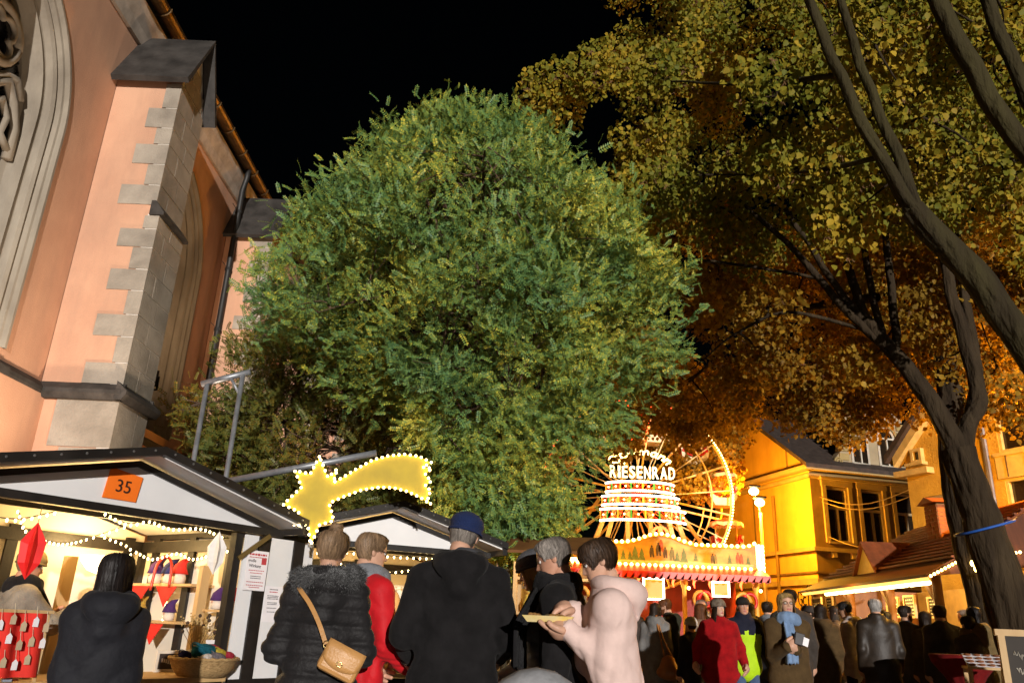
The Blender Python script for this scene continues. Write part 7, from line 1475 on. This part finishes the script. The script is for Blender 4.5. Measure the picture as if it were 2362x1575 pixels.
V, Fc = sdf_mesh([(Vector((0, -.1, .55)), Vector((0, .35, .5)), .16, .14, (1.1, 1, .8)), (Vector((0, -.12, .6)), Vector((0, -.12, .82)), .15, .16, (1.15, .5, 1))], .02, .04); np_mesh('seat', V, Fc, MATS['pushchair_grey'], ps, True)
for sx in (-1, 1):
    b = MB(); b.tube([(sx * .2, -.25, .95), (sx * .2, -.1, .6), (sx * .24, .35, .12)], .014, 8); b.tube([(sx * .2, .15, .6), (sx * .24, -.25, .14)], .014, 8); b.build('frame', STEEL, ps, smooth=True)
    for y, r_ in ((.36, .09), (-.27, .13)):
        b = MB(); b.tube([(sx * .26, y + r_ * math.cos(t), r_ + .012 + r_ * math.sin(t)) for t in [2 * math.pi * i / 20 for i in range(21)]], .016, 6); w_ = b.build('wheel', M('rubber', (0.02, 0.02, 0.02)), ps, smooth=True)
b = MB(); b.tube([(-.2, -.25, .95), (0, -.29, .97), (.2, -.25, .95)], .016, 8); b.build('handle', M('foam_grip', (0.03, 0.03, 0.03)), ps, smooth=True)

# -- crowd in the middle distance
def crowd(label, x, y, H, rz, coat, hem, legs, hair, fem, **k):
    k.setdefault('lod', 1); return person(label, (x, y, GZ), RAD(rz), H, coat, hem, legs, hair, fem, group='people in the square', **k)
OLV = cloth('dark_olive_canvas', (0.035, 0.032, 0.018)); BRC = cloth('brown_wool_coat', (0.075, 0.045, 0.018), rough=0.95); REDK = cloth('red_knit', (0.30, 0.006, 0.008), rough=1.0, bump=0.9, bs=110, var=0.3)
LEA = M('dark_brown_leather', (0.028, 0.019, 0.013), rough=0.5, var=0.4, scale=7, bump=0.15, bscale=40, spec=0.3); DK = [cloth('dark_coat_%d' % k, c) for k, c in enumerate(((0.05, 0.04, 0.034), (0.10, 0.065, 0.04), (0.06, 0.06, 0.075), (0.13, 0.08, 0.045), (0.09, 0.082, 0.066)))]
g1, _ = crowd('woman in grey hooded coat with long dark hair and tan bucket bag, back turned', 2.25, 12.1, 1.60, -18, GREYW, .30, BLKT, ('long', 'dark'), True, hood=1.0, flare=.012, thick=1.5)
crowd('bearded man in dark olive jacket and beige trousers bending to the grey coat', 2.55, 12.3, 1.68, 62, OLV, .40, BEIGE, ('short', 'auburn'), False, lean=7, pitch=-14, beard=True, hood=.6, thick=1.6)
crowd('child in dark jacket with pale grey hood, back turned', 2.66, 11.6, 1.40, 25, [cloth('child_dark_jacket', (0.014, 0.014, 0.018)), cloth('pale_grey_hood', (0.42, 0.42, 0.43))], .46, DENIMD, ('short', 'brown'), False, hat=('beanie', MATS['pale_grey_hood']), thick=1.3)
crowd('woman with long auburn hair and plaid shawl behind the child', 2.95, 12.2, 1.62, 35, cloth('brown_plaid', (0.13, 0.06, 0.035), c2=(0.3, 0.22, 0.15), sc=40), .42, BRNT, ('long', 'auburn'), True)
crowd('older man with glasses behind the red sweater', 3.12, 12.9, 1.70, 170, DK[1], .4, BRNT, ('bald', 'grey'), False, glasses=True, skin=1)
crowd('woman in red knit sweater and striped beanie looking sideways', 2.80, 10.7, 1.63, 172, REDK, .44, DENIM, ('long', 'dark'), True, yaw=28, hat=('beanie', cloth('brown_striped_knit', (0.09, 0.06, 0.04), c2=(0.22, 0.18, 0.14), sc=26)), wid=1.1, flare=.02, thick=1.3, LH=(-.30, .02, .86), RH=(.30, .02, .86), fold=(.008, 12))
crowd('man in rust orange jacket and grey cap between red sweater and neon jacket', 3.9, 13.4, 1.66, 150, cloth('rust_jacket', (0.30, 0.09, 0.02)), .40, BRNT, ('short', 'grey'), False, hat=('cap', cloth('grey_flat_cap', (0.12, 0.10, 0.08))))
def neon(x, y, z): return 1 if (z < .735 and abs(x) < .125 and y > -.2) or (.735 <= z < .76 and abs(x) < .012) else 0
nm, _ = crowd('man in neon yellow and navy jacket with dark flat cap', 3.27, 11.2, 1.68, 180, [cloth('navy_jacket', (0.012, 0.013, 0.025)), cloth('neon_yellow', (0.40, 0.62, 0.012), rough=0.6, var=0.08)], .455, DENIM, ('short', 'grey'), False, matfn=neon, hat=('cap', cloth('dark_flat_cap', (0.02, 0.018, 0.016))), collar=.04, thick=1.4, wid=1.05, LH=(-.32, .10, .86), RH=(.34, .12, .84), skin=1)
crowd('dark haired man with blue collar behind the neon jacket, back turned', 4.15, 12.9, 1.72, -20, DK[2], .4, DENIMD, ('short', 'dark'), False, scarf=(GREYK, []))
sw_, si = crowd('blonde woman in long brown coat and blue scarf holding a dark wallet', 2.96, 8.6, 1.63, 180, BRC, .22, BLKT, ('bob', 'blond'), True, lod=0, glasses=True, skin=0, flare=.02, wid=1.1, thick=1.6, pitch=4, scarf=(cloth('blue_scarf', (0.16, 0.24, 0.38), rough=0.9), [(.022, .03, .25)]), LH=(.0, .22, 1.10), RH=(.10, .24, 1.12), lhand=dict(f=(.8, .2, .3), p=(0, -1, 0), curl=.8), rhand=dict(f=(-.8, .25, .25), p=(0, -1, 0), curl=.8))
wl = MB(); wl.box((0, 0, 0), (.10, .03, .12)); wo = wl.build('wallet', M('dark_leather_wallet', (0.035, 0.03, 0.032), rough=0.4), bevel=.008); wo.location = wpt(sw_, (-.02, .27, 1.20)); wo.rotation_euler = (RAD(-10), RAD(14), 0); tag(wo, 'dark wallet held against the blue scarf', 'wallet')
wl = MB(); wl.box((0, 0, 0), (.055, .004, .08)); po_ = wl.build('paper_note', PAPER); po_.location = wpt(sw_, (-.075, .29, 1.175)); po_.rotation_euler = (RAD(-10), RAD(20), 0); tag(po_, 'small white paper beside the dark wallet', 'paper')
crowd('tall dark haired man behind the blonde woman, back turned', 3.75, 10.7, 1.79, -10, DK[0], .35, BLKT, ('short', 'dark'), False, thick=1.4)
crowd('woman with long dark hair behind the blonde woman, looking away', 4.92, 13.3, 1.70, 10, DK[1], .33, DENIMD, ('long', 'black'), True)
crowd('woman in brown coat and jeans with long brown hair, back turned', 4.52, 11.7, 1.665, -8, BRC, .38, DENIM, ('long', 'dark'), True, thick=1.4, wid=1.05, hood=.4)
crowd('dark haired person partly hidden behind the brown coat', 4.55, 12.9, 1.66, 20, DK[0], .4, BLKT, ('short', 'black'), False)
crowd('man in black hat beside the white hoodie', 4.95, 13.2, 1.68, 60, DK[4], .4, BLKT, ('short', 'dark'), False, hat=('cap', DK[0]))
crowd('young man in white hooded sweatshirt looking down to the left', 5.03, 12.0, 1.73, 55, cloth('white_sweatshirt', (0.42, 0.38, 0.38), rough=0.9), .44, BLKT, ('short', 'black'), False, hood=.9, pitch=-18, thick=1.3, skin=2, LH=(-.05, .28, 1.05), RH=(.12, .30, 1.02))
crowd('white haired man in dark brown leather jacket, back turned', 5.17, 11.4, 1.75, -6, LEA, .36, DENIMD, ('short', 'white'), False, wid=1.12, thick=1.8, collar=.03, flare=.01, fold=(.007, 13))
crowd('dark haired woman right of the white haired man, back turned', 5.75, 12.6, 1.68, -15, DK[1], .36, BLKT, ('bob', 'dark'), True)
crowd('bearded young man in dark jacket turning his head', 6.05, 12.4, 1.72, -60, DK[2], .42, DENIM, ('short', 'dark'), False, beard=True, yaw=-20, skin=2, LH=(-.1, .28, 1.05))
crowd('person with dark bob in black coat between two men at the bar table', 6.2, 12.1, 1.64, -5, DK[0], .35, BLKT, ('bob', 'dark'), True)
crowd('man in black jacket with pale sleeve stripe at the red bar table', 6.0, 11.3, 1.70, -4, DK[0], .44, DENIMD, ('short', 'brown'), False, wid=1.05, thick=1.5)
crowd('curly dark haired man in khaki hooded parka at the red bar table', 6.28, 10.95, 1.68, 8, cloth('khaki_parka', (0.12, 0.085, 0.035)), .33, BLKT, ('bob', 'black'), False, hood=1.0, thick=1.6)
crowd('person in black standing beside the leaning brown trunk', 6.15, 10.9, 1.55, 5, DK[0], .3, BLKT, ('short', 'dark'), False)
crowd('cook in white jacket working inside the wooden stall', 8.05, 14.3, 1.78, 70, cloth('white_cook_jacket', (0.6, 0.55, 0.45)), .40, BLKT, ('bald', 'grey'), False, skin=1, pitch=-20)
rd = random.Random(77)
LB_ = ['in dark coat watching the show board', 'in brown coat near the canopy column', 'with bobbed hair under the red valance', 'in black jacket below the lit square sign', 'with grey cap at the balustrade', 'in navy coat beside the street lamp pole', 'with brown hair in front of the scrolls', 'in dark coat between lamp pole and gable', 'with dark hair at the far end of the wooden stall', 'in brown jacket under the large menu board', 'with black hair before the wooden stall counter']
for k, (x, y) in enumerate(((2.6, 16.5), (3.3, 18), (3.75, 15.5), (4.2, 17), (4.75, 15.8), (5.4, 17.6), (5.7, 15.2), (6.2, 18.5), (5.9, 14.6), (6.3, 15.4), (6.6, 14.2))):
    crowd('person %s' % LB_[k], x, y, rd.uniform(1.58, 1.80), rd.choice((0, 15, -30, 60, -70, 160)), DK[k % 5], .36, (BLKT, DENIMD)[k % 2], (('short', 'bob', 'long')[k % 3], ('dark', 'brown', 'black', 'grey')[k % 4]), k % 3 > 0, lod=2)
# tan bucket bag on the grey coat
bb = thing('shoulder_bag', 'tan leather bucket bag with straps beside the grey hooded coat', 'bag', wpt(g1, (.20, -.22, .62)), RAD(-10))
V, Fc = sdf_mesh([(Vector((0, 0, .1)), Vector((0, 0, .22)), .13, .08, (1.15, .7, 1)), (Vector((-.08, 0, .06)), Vector((.08, 0, .06)), .07, .07, (1, .9, .8))], .016, .04, (.006, 26), 3); np_mesh('pouch', V, Fc, M('brown_bag_leather', (0.30, 0.115, 0.03), rough=0.4, var=0.2, scale=9), bb, True)
b = MB(); b.tube(bez([(-.06, 0, .28), (-.10, .03, .5), (-.16, .10, .78), (-.15, .17, .82)], 5), .012, 6); b.tube(bez([(.05, 0, .28), (-.06, .03, .5), (-.15, .12, .80)], 5), .010, 6); b.build('strap', MATS['brown_bag_leather'], bb, smooth=True)
# red cloth bar table, gingerbread table, chalk boards
bt = thing('bar_table', 'round bar table in dark red gathered cloth beside the khaki parka', 'table', (5.62, 10.2, GZ))
b = MB(); n = 48; V = []
for z, r_ in ((1.10, .36), (1.085, .375), (1.0, .34), (.85, .22), (.62, .10), (.45, .16), (.1, .30), (.0, .34)):
    for j in range(n): a = 2 * math.pi * j / n; q = r_ * (1 + (.05 if z < 1.05 else 0) * math.sin(a * 11)); V.append((q * math.cos(a), q * math.sin(a), z))
b.add(V, [(i * n + j, i * n + (j + 1) % n, (i + 1) * n + (j + 1) % n, (i + 1) * n + j) for i in range(7) for j in range(n)] + [tuple(range(n - 1, -1, -1))]); b.build('tablecloth', cloth('dark_red_cloth', (0.15, 0.006, 0.006)), bt, smooth=True)
b = MB(); b.lathe([(.03, 0.01), (.03, 1.05)], n=10); b.build('leg', STEEL, bt)
gt_ = thing('display_table', 'small slanted table of gingerbread in rows in front of the stout linden', 'table', (5.42, 9.3, GZ), RAD(-20))
b = MB(); b.box((0, 0, .98), (.52, .36, .025)); b.build('table_top', PINE, gt_)
for sx in (-1, 1):
    for sy in (-1, 1): b = MB(); b.box((sx * .23, sy * .15, .485), (.04, .04, .965)); b.build('leg', PINE, gt_)
b = MB(); b.box((0, .03, 1.05), (.48, .32, .012), T=Matrix.Rotation(RAD(24), 3, 'X')); b.build('tray', PAPER, gt_)
for k in range(20):
    i, j = k % 5, k // 5; c = Matrix.Rotation(RAD(24), 3, 'X') @ Vector((-.19 + .095 * i, -.12 + .08 * j, .014)) + Vector((0, .03, 1.05))
    b = MB(); b.ball(c, (.038, .032, .014), 10, 6); o = b.build('gingerbread', M('gingerbread', (0.22, 0.075, 0.025), rough=0.7, var=0.3), smooth=True); o.matrix_world = Matrix.Translation((5.42, 9.3, GZ)) @ Matrix.Rotation(RAD(-20), 4, 'Z')
    tag(o, 'round gingerbread laid out on the slanted white tray', 'gingerbread', 'gingerbread on the tray')
cb = thing('chalk_board', 'tall wooden framed chalkboard standing beside the gingerbread table', 'chalkboard', (5.05, 7.9, GZ), RAD(-12))
b = MB(); T_ = Matrix.Rotation(RAD(-6), 3, 'X'); b.box((0, 0, .78), (.50, .02, 1.1), T=T_); b.build('slate', SLB, cb)
b = MB()
for (dx, dz, sx, sz) in ((0, .56, .62, .06), (0, -.56, .62, .06), (-.28, 0, .06, 1.06), (.28, 0, .06, 1.06)): b.box(T_ @ Vector((dx, -.004, dz)) + Vector((0, 0, .78)), (sx, .04, sz), T=None)
b.build('frame', PINE, cb)
for k, (z, w_) in enumerate(((.36, .30), (.22, .24), (.02, .30), (-.12, .26), (-.3, .2))):
    b = MB(); pts_ = [T_ @ Vector((-.18 + w_ * i / 30, -.014, z + .03 * math.sin(i * 1.9 + k) + .015 * math.sin(i * .7))) + Vector((0, 0, .78)) for i in range(31)]; b.tube(pts_, .0045, 4); b.build('chalk_line', CHALK, cb)
for sx in (-1, 1): b = MB(); b.bar((sx * .26, .35, 0), (sx * .26, .06, 1.25), .04, .03); b.build('leg', PINE, cb)
# ------------------------------------------------------------------ street lamps
SOD = (1.0, 0.43, 0.03)
def street_lamp(label, loc, power, heads):
    lp = thing('street_lamp', label, 'street lamp', loc)
    b = MB(); b.tube([(0, 0, 0), (0, 0, 1.0), (0, 0, heads[0][0] - 0.35)], [0.09, 0.06, 0.05], 10); b.build('pole', M('lamp_pole_paint', (0.3, 0.2, 0.07), rough=0.5), lp, smooth=True)
    for z, x, y in heads:
        b = MB(); b.box((x, y, z + 0.17), (0.40, 0.34, 0.06)); b.bar((0, 0, heads[0][0] - 0.4), (x, y, z + 0.15), 0.03, 0.03); b.build('lamp_cap', IRON, lp)
        b = MB(); b.ball((x, y, z), (0.17, 0.15, 0.13), 14, 9); b.build('lamp_glass', glow('sodium_glass', (1.0, 0.72, 0.28), 22), lp, smooth=True)
        lampl('lamp_light', (x, y, z - 0.2), power, SOD, 0.12, lp)
street_lamp('twin headed sodium street lamp glowing beside the ochre gable', (8.83, 27.5, 0), 1800, ((5.75, 0.0, 0.0), (6.17, -0.1, 0.25)))
street_lamp('single sodium street lamp beside the stucco house wall', (9.25, 13.2, 0), 1300, ((5.2, 0.0, 0.0),))
# floodlights washing the church wall, standing behind the stalls
def floodlight(label, loc, target, power, col):
    r = thing('floodlight', label, 'floodlight', loc); d = (Vector(target) - Vector(loc)).normalized(); q = d.to_track_quat('-Z', 'Y'); Rm = q.to_matrix()
    b = MB(); b.box((0, 0, 0), (.30, .22, .10), T=Rm); b.build('housing', IRON, r)
    b = MB(); b.box(d * .058, (.26, .18, .012), T=Rm); b.build('lens', glow('flood_lens', col, 8), r)
    b = MB(); b.bar((-.17, 0, -.18), (-.17, 0, .02), .02, .02); b.bar((.17, 0, -.18), (.17, 0, .02), .02, .02); b.bar((-.17, 0, -.18), (.17, 0, -.18), .02, .02); b.tube([(0, 0, -.18), (0, 0, -loc[2])] if loc[2] < 3 else [(0, 0, -.18), (0, -.26, -.18)], .025, 8); b.build('bracket', IRON, r)
    sp = lampl('flood_beam', d * .10, power, col, 0.12, r, 'SPOT'); sp.data.spot_size = RAD(115); sp.data.spot_blend = 0.9; sp.rotation_euler = q.to_euler()
floodlight('floodlight behind stall 35 aimed up at the first church window', (-3.9, 8.75, 1.6), (-6.0, 7.4, 6.5), 620, (1.0, 0.78, 0.58))
floodlight('floodlight fixed behind the buttress aimed along the second church bay', (-5.2, 10.85, 4.5), (-6.0, 13.0, 7.6), 210, (1.0, 0.68, 0.40))
# low ochre house glimpsed between the stalls and the dome shaped tree
H3 = thing('far_house', 'low ochre house glimpsed behind the second white stall', 'house', (-4.6, 27.0, 0), RAD(-6))
m = MB(); wall_with_holes(m, 0, 6.2, 0, 5.2, [(1.0, 1.9, 2.6, 4.2), (2.7, 3.6, 2.6, 4.2), (4.4, 5.3, 2.6, 4.2)]); m.build('wall', OCHRE, H3)
m = MB(); m.add([(0, 0, 0), (0, 6, 0), (0, 6, 5.2), (0, 0, 5.2)], [(0, 1, 2, 3)]); m.add([(6.2, 0, 0), (6.2, 6, 0), (6.2, 6, 5.2), (6.2, 3, 7.4), (6.2, 0, 5.2)], [(0, 1, 2, 3, 4)]); m.build('side_wall', OCHRE, H3)
for x in (1.45, 3.15, 4.85): win(H3, x, 2.6, 0.9, 1.6, y=0.1)
m = MB(); m.prism([(-0.3, -0.4, 5.0), (-0.3, -0.4, 5.2), (-0.3, 3.0, 7.7), (-0.3, 6.4, 5.2), (-0.3, 6.4, 5.0), (-0.3, 3.0, 7.5)], (6.8, 0, 0)); m.build('roof', TILE, H3, fix=True)
# goods rack between the second stall and the square
rk = thing('goods_rack', 'pine goods rack with shelves lit warm beside the tree trunk', 'shelf', (0.62, 9.3, GZ), RAD(-10))
for x in (-0.45, 0.45):
    for y in (-0.15, 0.15): b = MB(); b.box((x, y, 0.95), (0.045, 0.045, 1.9)); b.build('upright', PINE, rk)
for z in (0.5, 0.95, 1.35, 1.72): b = MB(); b.box((0, 0, z), (0.86, 0.34, 0.03)); b.build('shelf', PINE, rk)
b = MB(); b.prism([(-0.6, -0.35, 1.98), (0.6, -0.35, 1.98), (0.6, 0.3, 2.2), (-0.6, 0.3, 2.2)], (0, 0.01, 0.03)); b.build('canopy', WOOD, rk, fix=True)
lampl('rack_light', (0, -0.3, 1.85), 9, (1, 0.6, 0.15), 0.1, rk)
b = MB(); b.tube([(-0.4, -0.3, 1.93), (0.4, -0.3, 1.93)], 0.018, 8); b.build('light_tube', GB, rk)
rd = random.Random(41)
for k in range(16):
    i, j = k % 4, k // 4; z = (0.515, 0.965, 1.365, 1.735)[j]; h = rd.uniform(.10, .2); w_ = rd.uniform(.05, .08)
    b = MB(); b.lathe([(0, 0), (w_, 0), (w_ * 1.1, h * .5), (w_ * .6, h * .85), (w_ * .7, h), (0, h)], n=14); o = b.build('clay_pot', M('pot_%d' % (k % 4), [(.4, .28, .05), (.3, .1, .04), (.5, .42, .3), (.2, .12, .06)][k % 4], rough=.4), smooth=True); o.location = rk.location + Vector((-.32 + .21 * i, rd.uniform(-.05, .03), z))
    tag(o, '%s clay pot on the %s shelf of the pine rack' % (['mustard', 'red brown', 'cream', 'dark brown'][k % 4], ['lowest', 'second', 'third', 'top'][j]), 'pot', 'pots on the pine rack')
